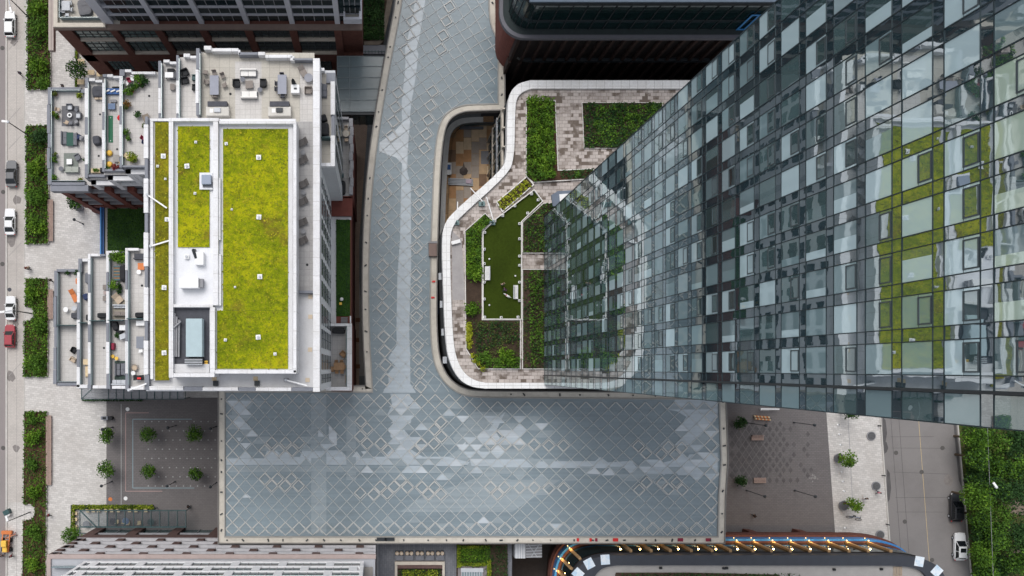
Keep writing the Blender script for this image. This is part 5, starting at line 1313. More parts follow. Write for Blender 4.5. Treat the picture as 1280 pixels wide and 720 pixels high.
# seats round the pergola
seats = [(111, 636.7+1.2), (118, 637.6), (124.5, 637.6), (134, 637.6), (141, 637.6), (149, 637.6), (163, 637.6), (171, 637.6), (183.5, 637.6), (95.8, 641), (95.8, 648.5), (95.8, 658)]
def cafe_chair(label, group):
    o = local_thing('cafe_chair', label, 'chair', group)
    m = MB(); m.box(-.22, .22, -.22, .22, .42, .47); m.build('seat', palewood, o)
    m = MB(); m.box(-.22, .22, .2, .25, .48, .85); m.build('backrest', palewood, o)
    for a in (-.18, .18):
        for b in (-.18, .18): m = MB(); m.cyl(a, b, 0, .42, .02, 6); m.build('leg', dark, o)
    return o
c0 = cafe_chair('pale wooden cafe chair lined up along the yellow green pergola hedge', 'cafe chairs along the pergola hedge')
for i, (px, py) in enumerate(seats):
    o = c0 if i == 0 else copy_thing(c0, c0['label'])
    place(o, px, py, 0, 0 if i < 9 else 90, .015); o.scale = (1.3, 1.3, 1.2)
for i, (px, py) in enumerate(((147.5, 651), (155.5, 651), (161.5, 652.5), (175, 652.5))):
    o = copy_thing(c0, 'pale wooden cafe chair under the glass of the dark framed pergola', 'cafe chairs under the pergola glass'); place(o, px, py, 0, 180, .015); o.scale = (1.3, 1.3, 1.2)
def round_table(label, mat, r=.5, h=.74, name='round_table', group=None):
    o = local_thing(name, label, 'table', group)
    m = MB(); m.cyl(0, 0, h-.04, h, r, 18); m.build('tabletop', mat, o)
    m = MB(); m.cyl(0, 0, .03, h-.04, .05, 8); m.build('pedestal', dark, o)
    m = MB(); m.cyl(0, 0, 0, .03, r*.55, 12); m.build('base', dark, o)
    return o
for i, (px, py) in enumerate(((109.5, 654.5), (143, 651), (158.5, 650.5), (190, 651.5))):
    place(round_table(['grey round table under the pergola corner pane', 'dark round table under the pergola, leftmost of the row', 'blue round table in the middle under the pergola', 'dark round table under the pergola, rightmost of the row'][i], [mgrey, char, steelblue, tealbar][i], .6), px, py, 0, 0, .015)

# ================================================================== SETT ROOF WITH PLANTERS (bottom centre)
h6 = 11.0
b6 = thing('low_roof_building', 'low building with blue grey sett roof, planters and stools below the canopy', 'building', (*P(560, 730, 0), 0))
m = MB(); m.box(X(470.5, h6), X(640, h6), Y(800, h6), Y(660, h6), .05, h6-.02); m.build('wall', slate, b6)
m = MB(); m.sheet(rect(470.5, 660, 640, 800, h6), h6); m.build('roof_paving', bluebrick, b6, recalc=False)
m = MB(); m.box(X(470.5, h6), X(473, h6), Y(800, h6), Y(660, h6), h6, h6+.6); m.build('parapet', mgrey, b6)
for i, px in enumerate((499, 511.5, 524.5, 537.5, 550)):
    o = thing('planter_box', f'dark low box on the sett roof, {["first", "second", "third", "fourth", "fifth"][i]} in the row with beige stools', 'box', (*P(px, 695, h6), h6), 'row of dark boxes on the sett roof')
    m = MB(); m.box(X(px-5.2, h6), X(px+5.2, h6), Y(700, h6), Y(693.5, h6), h6+.01, h6+.5); m.build('body', slate, o, bevel=.03)
    m = MB(); m.box(X(px-5.2, h6), X(px+5.2, h6), Y(693.2, h6), Y(688, h6), h6+.01, h6+.12); m.build('base', char, o)
    for sx in (-2.6, 2.6):
        s = thing('stool', 'round beige stool in the row behind the dark boxes on the sett roof', 'stool', (*P(px+sx, 691, h6), h6+.12), 'round beige stools on the sett roof')
        q = P(px+sx, 691, h6)
        m = MB(); m.lathe(q[0], q[1], [(.25, h6+.12), (.31, h6+.3), (.31, h6+.5), (.27, h6+.56)], 14); m.build('seat', tan, s, smooth=False)
        m = MB(); m.cyl(q[0], q[1], h6+.56, h6+.58, .12, 10); m.build('button', beige, s)
m = MB(); m.box(X(493.5, h6), X(555.5, h6), Y(705, h6), Y(701, h6), h6, h6+.7); m.box(X(493.5, h6), X(496.5, h6), Y(760, h6), Y(705.2, h6), h6, h6+.7); m.box(X(552.5, h6), X(555.5, h6), Y(760, h6), Y(705.2, h6), h6, h6+.7); m.build('planter_wall', beige, b6)
m = MB(); m.box(X(496.6, h6), X(552.4, h6), Y(709, h6), Y(705.2, h6), h6+.3, h6+.9); m.build('planter_ledge', brown2, b6)
def rb_plants(nm, label, x0, y0, x1, y1, lst):
    o = thing(nm, label, 'planting bed', (*P((x0+x1)/2, (y0+y1)/2, h6), h6))
    m = MB(); m.box(X(x0, h6), X(x1, h6), Y(y1, h6), Y(y0, h6), h6+.01, h6+.35); m.build('soil', soil, o)
    for mat, n, a0, b0, a1, b1, lo, hi in lst:
        m = MB()
        for _ in range(n): q = P(RND.uniform(a0, a1), RND.uniform(b0, b1), h6); m.leaf((q[0], q[1], h6+.4+RND.uniform(lo, hi)), .28)
        m.build('foliage', mat, o, recalc=False, stuff=True)
rb_plants('planting_bed', 'sunken bed of dark and yellow green plants inside the beige wall', 497, 709.2, 552, 760, [(leafC, 900, 498, 710, 551, 730, 0, .5), (leafY2, 380, 503, 711, 547, 720, .2, .7)])
rb_plants('planting_bed', 'green planting bed with lime edging on the low roof below the canopy', 570.5, 668, 634, 760, [(leafA, 1500, 571, 681, 612, 706, 0, .5), (leafC, 900, 590, 681, 634, 720, 0, .4), (leafY2, 380, 571, 680, 575, 708, .2, .7), (leafY2, 330, 573, 702, 606, 706.5, .2, .7), (leafY2, 260, 608, 698, 613, 722, .2, .7), (leafY2, 160, 576, 681, 610, 684, .2, .6), (leafB, 400, 575, 684, 606, 700, .1, .6)])
sk = thing('skylight', 'grey skylight box with barred glass beside the lime edged planting bed', 'skylight', (*P(590, 715, h6), h6))
m = MB(); m.box(X(572, h6), X(608, h6), Y(740, h6), Y(706, h6), h6+.01, h6+.6); m.build('kerb', plain('taupe_kerb', (.24, .215, .22), .1), sk)
m = MB(); m.box(X(577, h6+1), X(603, h6+1), Y(738, h6+1), Y(711, h6+1), h6+.61, h6+1); m.build('glass', railglass, sk)
m = MB()
for i in range(9): x = X(577+3.2*i, h6+1); m.box(x-.05, x+.05, Y(738, h6+1), Y(715, h6+1), h6+1, h6+1.08)
m.box(X(576, h6+1), X(604, h6+1), Y(715, h6+1), Y(710, h6+1), h6+1, h6+1.12); m.build('bars', lgrey, sk)
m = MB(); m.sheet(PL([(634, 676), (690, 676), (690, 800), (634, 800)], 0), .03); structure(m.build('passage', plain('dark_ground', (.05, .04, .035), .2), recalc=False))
lf = thing('access_tower', 'white metal access stair tower under the bottom edge of the canopy', 'stair tower', (*P(656, 688, 0), 0))
hl = 12.0
m = MB(); m.box(X(643.5, hl), X(657, hl), Y(698, hl), Y(676, hl), hl-3, hl); m.build('cabin', lgrey, lf, bevel=.05)
m = MB()
for i in range(4): x = X(646+3*i, hl); m.box(x-.04, x+.04, Y(698, hl), Y(676, hl), hl, hl+.05)
m.build('cabin_rib', whiteplastic, lf)
m = MB(); m.box(X(657.3, hl), X(678, hl), Y(698, hl), Y(676, hl), hl-.6, hl-.45); m.build('platform', mgrey, lf)
m = MB()
for i in range(6): y = 679+3.6*i; m.bar((*P(658, y, hl), hl-.35), (*P(678, y-1, hl), hl-.35), .12)
for a, b in (((659, 678), (672, 697)), ((676, 678), (664, 697))): m.bar((*P(*a, hl), hl-.2), (*P(*b, hl), hl-.2), .12)
m.build('stair_tread', lgrey, lf)
m = MB()
for a in ((658.5, 697), (677.5, 697), (658.5, 677), (677.5, 677)): q = P(*a, hl); m.cyl(q[0], q[1], .031, hl-.45, .08, 8)
q = [P(*a, hl) for a in ((648, 698), (678, 698))]
for z in (7.5, 4, 9.5): m.bar((q[0][0], q[0][1], z), (q[1][0], q[1][1], z), .12)
m.bar((q[0][0], q[0][1], 4), (q[0][0], q[0][1], 11.5), .12); m.bar((q[0][0], q[0][1], 4), (q[1][0], q[1][1], 7.5), .1); m.bar((q[1][0], q[1][1], 4), (q[0][0], q[0][1], 7.5), .1)
m.build('frame', lgrey, lf)

# ================================================================== CURVED BUILDING WITH LIT FACADE (bottom right)
h7 = 18.5
b7 = thing('lit_facade_building', 'curved dark parapet building with warm lit pilasters at the bottom right', 'building', (*P(930, 760, 0), 0))
po = arc([(712, 760), (713, 735), (716, 720), (724, 706), (738, 697.5), (760, 693.5)], 2) + [(850, 693.3)] + arc([(1120, 693.6), (1146, 696), (1166, 703), (1180, 718), (1190, 760)], 2)
pi_ = arc([(736, 760), (737, 740), (740, 724), (747, 713), (756, 708), (770, 706)], 2) + [(850, 706)] + arc([(1112, 706.4), (1138, 708), (1152, 714), (1160, 726), (1168, 760)], 2)
assert len(po) == len(pi_)
wpo = PL(po, h7); wpi = PL(pi_, h7)
m = MB(); m.band(wpo, wpi, h7-1.6, h7+.4); m.build('parapet_band', plain('navy_black_band', (.045, .05, .062), .12, 1, .6), b7)
cx7, cy7 = X(930, h7), Y(800, h7)
def shrink(p, d): 
    v = Vector((cx7-p[0], cy7-p[1])).normalized(); return (p[0]+v.x*d, p[1]+v.y*d)
m = MB(); m.prism(wpo, .05, h7-1.7); m.build('wall', plain('facade_brown', (.05, .03, .022), .2), b7)
m = MB(); m.sheet(wpi, h7-.2); m.build('roof', plain('roof_pale_tile', (.36, .345, .33), .1, 1), b7, recalc=False)
m = MB(); m.sheet(PL([(770, 716), (860, 716), (975, 718.5), (980, 760), (760, 760)], h7), h7-.15); m.build('roof_bed', soil, b7, recalc=False)
m = MB()
for _ in range(500): q = P(RND.uniform(775, 1000), RND.uniform(716.5, 722), h7); m.leaf((q[0], q[1], h7-.1+RND.random()*.4), .3)
m.build('roof_plant', leafC, b7, recalc=False, stuff=True)
m = MB()
for i in range(6): x = X(1118+1.9*i, h7); m.box(x-.05, x+.05, Y(725, h7), Y(708.5, h7), h7-.15, h7-.05)
m.build('roof_grille', tan, b7)
for px, py in ((826, 710), (905, 710.5), (908.5, 710.2), (1043, 712), (1102, 711.5)): m = MB(); q = P(px, py, h7); m.obox(q[0], q[1], h7-.19, .4, .3, .3); m.build('roof_fitting', black, b7)
# printed panels on the band
prn = stained('printed_panel', (.75, .8, .84), (.12, .42, .7), 1.0, .9, .5)
for i, (px, py, rot) in enumerate(((756.5, 699.5, -4), (736.5, 704.5, -28), (722.5, 717, -48), (1149, 701.8, 10), (1171, 714, 42))):
    m = MB(); q = P(px, py, h7+.4); m.obox(q[0], q[1], h7+.41, 1.35, 1.5, .03, math.radians(-rot)); m.build('printed_panel', prn, b7)
# blue strip and facade
strip = [p for p in wpo]
def out(p, i, d):
    a = Vector(wpo[max(0, i-1)]); b = Vector(wpo[min(len(wpo)-1, i+1)]); t = (b-a).normalized(); n = Vector((-t.y, t.x))
    return (p[0]+n.x*d, p[1]+n.y*d)
o1 = [out(p, i, .55) for i, p in enumerate(wpo)]; o2 = [out(p, i, 1.0) for i, p in enumerate(wpo)]; o3 = [out(p, i, .12) for i, p in enumerate(wpo)]
m = MB(); m.band(o2, wpo, 5.6, 6.3); m.build('string_course', brown, b7)
m = MB(); m.band(o1, wpo, 6.35, 7.5); m.build('blue_glass_strip', plain('strip_blue', (.14, .34, .55), .3, 1.5, .3), b7)
m = MB(); m.band(o2, wpo, 7.6, 7.9); m.build('string_course', brown, b7)
m = MB(); m.band([out(p, i, .7) for i, p in enumerate(wpo)], wpo, 8.2, 9.9); m.build('blue_glass_strip', plain('strip_blue2', (.05, .23, .55), .3, 2, .3), b7)
m = MB(); m.wall(o3, 10.4, h7-1.65); m.build('window_band', dkglass, b7, recalc=False)
m = MB(); m.band([out(p, i, .4) for i, p in enumerate(wpo)], wpo, 10.0, 10.35); m.build('string_course', brown, b7)
def along(px_):                 # facade point whose top edge shows at pixel px_
    xx = X(px_, h7); best = None
    for i in range(len(wpo)-1):
        if (wpo[i][0]-xx)*(wpo[i+1][0]-xx) <= 0 and wpo[i+1][0] != wpo[i][0]:
            t = (xx-wpo[i][0])/(wpo[i+1][0]-wpo[i][0]); return (xx, wpo[i][1]+(wpo[i+1][1]-wpo[i][1])*t, i)
    return None
pil = plain('pilaster_tan', (.42, .27, .14), .15)
xlamp = [X(p, 11) for p in (775.5, 800, 823, 848, 873, 895, 922, 944, 967, 990, 1013, 1037, 1060, 1087)]
spots = []
for x in xlamp:
    px_ = VX + x*F/(H-h7); q = along(px_)
    if q is None: continue
    i = q[2]; t = Vector((wpo[i+1][0]-wpo[i][0], wpo[i+1][1]-wpo[i][1])).normalized(); n = Vector((-t.y, t.x))
    spots.append((Vector(q[:2]), t, n))
for i in (3, 7, 11, 15):
    t = Vector((wpo[i+1][0]-wpo[i-1][0], wpo[i+1][1]-wpo[i-1][1])).normalized(); spots.append((Vector(wpo[i]), t, Vector((-t.y, t.x))))
for p_, t, n in spots:
    m = MB(); ang = math.atan2(t.y, t.x)
    c = p_+n*.22; m.obox(c.x, c.y, 5.0, .42, .42, h7-1.7-5.0, ang); m.build('pilaster', pil, b7)
    for dz, d in ((10.6, .62), (9.5, .8)):
        c = p_+n*d; m = MB(); m.ball((c.x, c.y, dz), .1 if dz > 10 else .075, 6); m.build('facade_lamp', warmlamp, b7)
        m = MB(); c2 = p_+n*(d-.25); m.obox(c2.x, c2.y, dz-.25, .2, .4, .12, ang); m.build('lamp_bracket', dark, b7)
    l = bpy.data.lights.new('facade_light', 'POINT'); l.energy = 60; l.color = (1, .6, .22); l.shadow_soft_size = .12
    lo = bpy.data.objects.new('facade_light', l); COL.objects.link(lo); c = p_+n*.95; lo.location = (c.x, c.y, 11.0); lo.parent = b7; lo.location -= ORG[b7.name]
# dark entry blocks at its foot
for px in (938, 1000):
    m = MB(); a, b = P(px-13, 672, .0), P(px+13, 663, 0); m.prism(PL([(px-12, 668), (px-10, 660.5), (px+1, 662), (px+16, 668)], 0), .06, 2.8); m.build('entry_porch', brown, b7)

# ================================================================== STREET PLANTING (left)
def streetbed(which, pts, mats, shr):
    bed('planting_bed', which[0], pts, 0, .8, .3, soil2, mats)
    for i, (px, py, r, hh, mat, n) in enumerate(shr):
        o = shrub(px, py, .25, r, hh, mat, n, .36, f'{which[2][i]} in the {which[1]}')
B1 = [(35, -60), (65, -60), (64, 113), (34.5, 113)]
B2 = [(33, 160), (35.5, 157), (62.5, 157), (61.5, 305.5), (33, 305.5)]
B3 = [(32.5, 348), (61.5, 348), (60.5, 471), (30.5, 471), (31, 402), (39, 400), (43.5, 396), (43.5, 388), (39, 384.5), (32, 383)]
B4 = [(30.5, 514), (60, 514), (58, 780), (27, 780), (29, 650), (40, 648), (43.5, 643), (43.5, 635), (40, 631), (29.5, 630)]
streetbed(('long kerbed street bed at the top left corner', 'top left street bed', ['dense round shrub midway along', 'bright round shrub below the middle', 'leafy shrub at the top', 'small dark shrub at the lower end']), B1, [(leafA, 2300, .36, .1, .9, None), (leafC, 900, .34, 0, .5, None), (leafB, 500, .34, .2, 1.0, None)],
    [(47, 33, 2.2, 2.6, leafA, 620), (48, 82, 1.9, 2.2, leafB, 560), (45, 10, 1.8, 2.2, leafB, 480), (53, 103, 1.3, 1.4, leafA, 300)])
streetbed(('kerbed street bed beside the dark parked car', 'street bed beside the dark parked car', ['dark rounded shrub at the top end', 'yellowish bright shrub near the top', 'broad green shrub in the middle', 'bright leafy shrub at the lower end']), B2, [(leafA, 2400, .36, .1, .9, None), (leafC, 1100, .34, 0, .5, None), (leafB, 500, .34, .2, .9, None)],
    [(48, 170, 1.9, 2.4, leafC, 600), (44, 211, 1.6, 1.8, leafB, 480), (46, 246, 1.7, 1.8, leafA, 520), (45, 283, 1.8, 2.0, leafB, 480)])
streetbed(('kerbed street bed with a round lamp notch beside the red car', 'notched street bed beside the red car', ['bushy round shrub at the upper end', 'low green shrub below the lamp notch', 'broad dark shrub at the lower end']), B3, [(leafA, 2300, .34, .1, .8, None), (leafB, 900, .34, .1, .7, None), (leafC, 500, .34, 0, .4, None)],
    [(43, 365, 1.6, 1.9, leafB, 520), (48, 408, 1.6, 1.4, leafA, 480), (46, 455, 1.8, 1.6, leafA, 560)])
streetbed(('long sparse kerbed street bed at the lower left', 'long lower left street bed', ['leafy shrub nearest the top end', 'bright yellowish shrub second from the top', 'small green shrub third from the top', 'bright round shrub just above the lamp notch', 'dark shrub just below the lamp notch', 'shrub at the bottom picture edge']), B4, [(leafA, 2500, .34, 0, .7, None), (leafD, 1300, .32, 0, .5, None), (leafC, 700, .32, 0, .4, None)],
    [(40, 522, 1.3, 1.4, leafA, 380), (43, 547, 1.7, 1.8, leafB, 520), (40, 580, 1.4, 1.4, leafA, 400), (43, 612, 1.6, 1.8, leafB, 480), (43, 668, 1.9, 1.9, leafA, 560), (42, 705, 1.7, 1.8, leafB, 480)])
# long benches along the beds
def long_bench(px, y0, y1, label):
    c = P(px, (y0+y1)/2, 0); ln = abs(Y(y1, 0)-Y(y0, 0))
    o = local_thing('bench', label, 'bench')
    for i, x in enumerate((-.36, -.12, .12, .36)):
        m = MB(); m.box(x-.1, x+.1, -ln/2, ln/2, .42, .48); m.build('slat', rosewood, o)
    for k_ in range(int(ln/2)+1):
        m = MB(); y = -ln/2+.3+k_*(ln-.6)/int(ln/2); m.box(-.4, .4, y-.05, y+.05, 0, .42); m.build('leg', dark, o)
    o.location = (*c, .012)
long_bench(64, 250, 302, 'long timber bench beside the second street bed'); long_bench(64, 362, 399, 'short timber bench right of the notched street bed'); long_bench(62, 519, 606, 'longest timber bench, right of the lower left street bed'); long_bench(61.3, 180, 216, 'timber bench partly hidden by the first terrace wall')

# ---- trees
def tree(px, py, h, r, ht, mats, n, leaf, label, group=None, name='tree', th=None, cat='tree', lean=0.0):
    q = P(px, py, h+ht*.75)
    o = thing(name, label, cat, (*q, h), group)
    th = th or ht*.45
    m = MB()
    m.tube((q[0], q[1], h+.01), (q[0]+.05, q[1], h+th), .07*ht**.5+.03, .05*ht**.5+.02, 8)
    for i in range(7):
        a = i*.9+RND.random()*.6; rr = r*RND.uniform(.45, .8)
        m.tube((q[0]+.05, q[1], h+th*RND.uniform(.75, 1)), (q[0]+math.cos(a)*rr, q[1]+math.sin(a)*rr, h+ht*RND.uniform(.65, .9)), .05, .015, 5)
    m.build('trunk', bark, o)
    m = MB(); m.leaves((q[0], q[1], h+th+(ht-th)*.55), (r*.85, r*.85, (ht-th)*.5), n, leaf, 14); 
    if not isinstance(mats, (list, tuple)): mats = [mats]
    for i in range(len(m.m)): m.m[i] = 0 if RND.random() < .75 or len(mats) < 2 else 1
    m.build('crown', mats, o, recalc=False)
    return o
tree(97, 86, 0, 1.9, 4.5, [leafC, leafA], 700, .36, 'dark small tree beside wooden tables at the loft building foot')
tree(92.5, 253, 0, 1.3, 4, [leafC, leafA], 460, .34, 'small dark tree in a round pot at the brick courtyard corner')
for px, py, r, lab in ((132.5, 545, 1.5, 'upper of two small trees on the border of pale and dark paving'), (132, 587, 1.6, 'lower of two small trees on the border of pale and dark paving'), (185, 543, 1.55, 'upper left tree inside the inlaid rectangle of the dark plaza'), (184.5, 589, 1.35, 'lower left tree inside the inlaid rectangle of the dark plaza'), (242.5, 542, 1.65, 'upper right tree of the dark plaza, near the canopy edge'), (244.5, 592, 1.25, 'lower right tree of the dark plaza, near the canopy edge')):
    tree(px, py, 0, r, 4.2, [leafA, leafC], 760, .3, lab)
shrub(90, 670, 0, 1.9, 2.6, leafA, 700, .36, 'big loose green bush at the corner of the pergola')
tree(925.5, 529.5, 0, 1.2, 2.6, [leafC], 620, .3, 'dark clipped tree on the right plaza by the tower', th=.7)
tree(927, 601, 0, 1.05, 2.4, [leafC], 560, .3, 'dark clipped tree on the right plaza near the lower bench', th=.7)
tree(1060, 573.5, 0, 1.5, 4.6, [leafB, leafA], 560, .34, 'bright young tree in the upper round planter on the pale pavement')
tree(1067, 632, 0, 1.55, 4.6, [leafB, leafA], 560, .34, 'bright young tree in the lower round planter on the pale pavement')
tree(1063.5, 517, 0, 1.2, 4.6, [leafC, leafA], 420, .34, 'young tree half hidden behind the tower edge')
def round_planter(px, py, label, r=.85):
    o = thing('round_planter', label, 'planter', (*P(px, py, 0), .012))
    q = P(px, py, .5)
    m = MB(); m.lathe(q[0], q[1], [(r*.8, .013), (r, .5), (r, .55), (r-.1, .55), (r-.1, .42)], 20); m.build('pot', slate, o)
    m = MB(); m.cyl(q[0], q[1], .3, .43, r-.11, 16); m.build('soil', plain('soil_grey', (.12, .12, .125), .2), o)
round_planter(1049, 573, 'grey round planter holding the upper bright young tree'); round_planter(1055, 632, 'grey round planter holding the lower bright young tree'); round_planter(99, 259, 'grey round planter under the small dark tree at the courtyard corner', .75)
for i, (px, py) in enumerate(((1089, 545), (1095, 607.5), (1100, 668.5))):
    o = thing('tree_grate', f'round dark metal grate on the pale pavement, {["upper", "middle", "lower"][i]} of three by the road', 'grate', (*P(px, py, 0), .012), 'round grates along the road')
    q = P(px, py, .1)
    m = MB(); m.cyl(q[0], q[1], .013, .2, .78, 20); m.build('rim', mgrey, o)
    m = MB(); m.cyl(q[0], q[1], .2, .23, .66, 16); m.build('disc', plain('grate', (.1, .1, .105), .3, 4), o)
# roadside wood
rows = [('front row', [(1219, 548, 2.4), (1221, 572, 2.5), (1223, 596, 2.3), (1222, 622, 2.5), (1226, 646, 2.4), (1229, 668, 2.6), (1228, 692, 2.4), (1231, 716, 2.5)], [leafA, leafB]),
        ('middle row', [(1244, 553, 2.8), (1247, 584, 2.6), (1245, 611, 2.5), (1247, 640, 2.7), (1250, 672, 2.6), (1253, 704, 2.6)], [leafA, leafD]),
        ('dark back row', [(1272, 556, 3.2), (1274, 586, 3), (1266, 612, 2.8), (1279, 668, 3), (1272, 700, 3)], [leafC])]
ORD = ['first', 'second', 'third', 'fourth', 'fifth', 'sixth', 'seventh', 'eighth']
for rn, lst, mats in rows:
    for i, (px, py, r) in enumerate(lst):
        mv = mats if i % 3 == 0 else ([leafA, leafC] if i % 3 == 1 else [leafC, mats[0]])
        tree(px, py, 0, r*RND.uniform(.78, 1.0), 6.5+RND.uniform(-2.2, 2.2), mv, 1500, .38, f'leafy roadside wood tree, {ORD[i]} from the tower in the {rn}', 'trees of the roadside wood')
m = MB()
for _ in range(5200):
    py = RND.uniform(525, 730); px = RND.uniform(e3(py)+5, 1290)
    if RND.random() < .3 and py > 620 and px > 1255: continue
    q = P(px, py, 0); m.leaf((q[0], q[1], .05+RND.random()*.7), .42)
tag(m.build('undergrowth', leafC, recalc=False), kind='stuff')
m = MB(); 
for pts in ([(1250, 627), (1290, 622), (1290, 645), (1262, 642)], [(1262, 686), (1290, 680), (1290, 700), (1270, 698)]): m.sheet(PL(pts, 0), .05)
structure(m.build('dirt_path', dirt, recalc=False))

# ---- lamp posts (bare black poles on the plazas)
def lamp(bx, by, hx, hy, label, hh, head=.16):
    o = thing('lamp_post', label, 'lamp post', (*P(bx, by, 0), .012))
    q = P(bx, by, 0)
    m = MB(); m.cyl(q[0], q[1], .013, hh, .07, 8, .05); m.build('pole', dark, o)
    m = MB(); m.cyl(q[0], q[1], .013, .3, .14, 10); m.build('base', dark, o)
    m = MB(); m.lathe(q[0], q[1], [(head*.5, hh), (head*1.6, hh+.12), (head*1.6, hh+.3), (head*.4, hh+.42)], 12); m.build('head', dark, o)
for i, (bx, by, lab) in enumerate(((104, 280, 'black lamp post on the pale pavement left of the courtyard lawn'), (141, 534, 'black lamp post by the upper border tree of the dark plaza'), (140, 602, 'black lamp post by the lower border tree of the dark plaza'), (220, 532, 'black lamp post between the two upper plaza trees'), (219, 602, 'black lamp post between the two lower plaza trees'), (271, 533, 'black lamp post by the canopy edge, upper on the dark plaza'), (271, 603, 'black lamp post by the canopy edge, lower on the dark plaza'))):
    lamp(bx, by, 0, 0, lab, 4.2 if i == 0 else 5.5)
for bx, by, lab in ((934, 528.5, 'black lamp post beside the upper clipped tree on the right plaza'), (992, 528, 'black lamp post nearest the tower in the right plaza centre'), (933, 613, 'black lamp post left of two in the lower right plaza'), (993, 613, 'black lamp post right of two in the lower right plaza')):
    lamp(bx, by, 0, 0, lab, 7)
# street lamps with arms
def street_lamp(bx, by, ex, ey, hh, label, double=False, mat=None):
    mat = mat or lgrey
    o = thing('street_lamp', label, 'street lamp', (*P(bx, by, 0), .012)); q = P(bx, by, 0); e = P(ex, ey, hh)
    m = MB(); m.cyl(q[0], q[1], .013, hh-.1, .11, 8, .07); m.build('pole', plain('lamp_pole', (.09, .1, .1), .1) if 'lamp_pole' not in MAT else MAT['lamp_pole'], o)
    m = MB(); m.tube((q[0], q[1], hh-.15), (e[0], e[1], hh+.15), .1, .08); m.build('arm', mat, o)
    m = MB(); m.obox(e[0], e[1], hh, .95, .36, .22, math.atan2(e[1]-q[1], e[0]-q[0])); m.build('head', whiteplastic, o, bevel=.04)
    if double:
        m = MB(); m.lathe(q[0], q[1], [(.1, hh-.1), (.26, hh), (.2, hh+.2)], 10); m.build('finial', lgrey, o)
street_lamp(38, 24, 14, 13, 9, 'street lamp with short arm above the white car at the top left')
street_lamp(38, 171, 6, 152, 9, 'street lamp with white fixtures left of the lowest terrace', True)
street_lamp(40, 392, 3, 390, 8, 'street lamp standing in the round notch by the red car')
street_lamp(38, 640, 9, 648, 9, 'street lamp in the lower street bed notch by the orange machine')
street_lamp(1204, 601, 1243, 606, 8, 'white armed street lamp in the roadside wood right of the road', True, whiteplastic)
m = MB(); m.bar((*P(1234, 525, 6.5), 6.5), (*P(1243, 760, 6.5), 6.5), .05); tag(m.build('power_line', mgrey), 'thin overhead wire running along the roadside wood', 'wire')

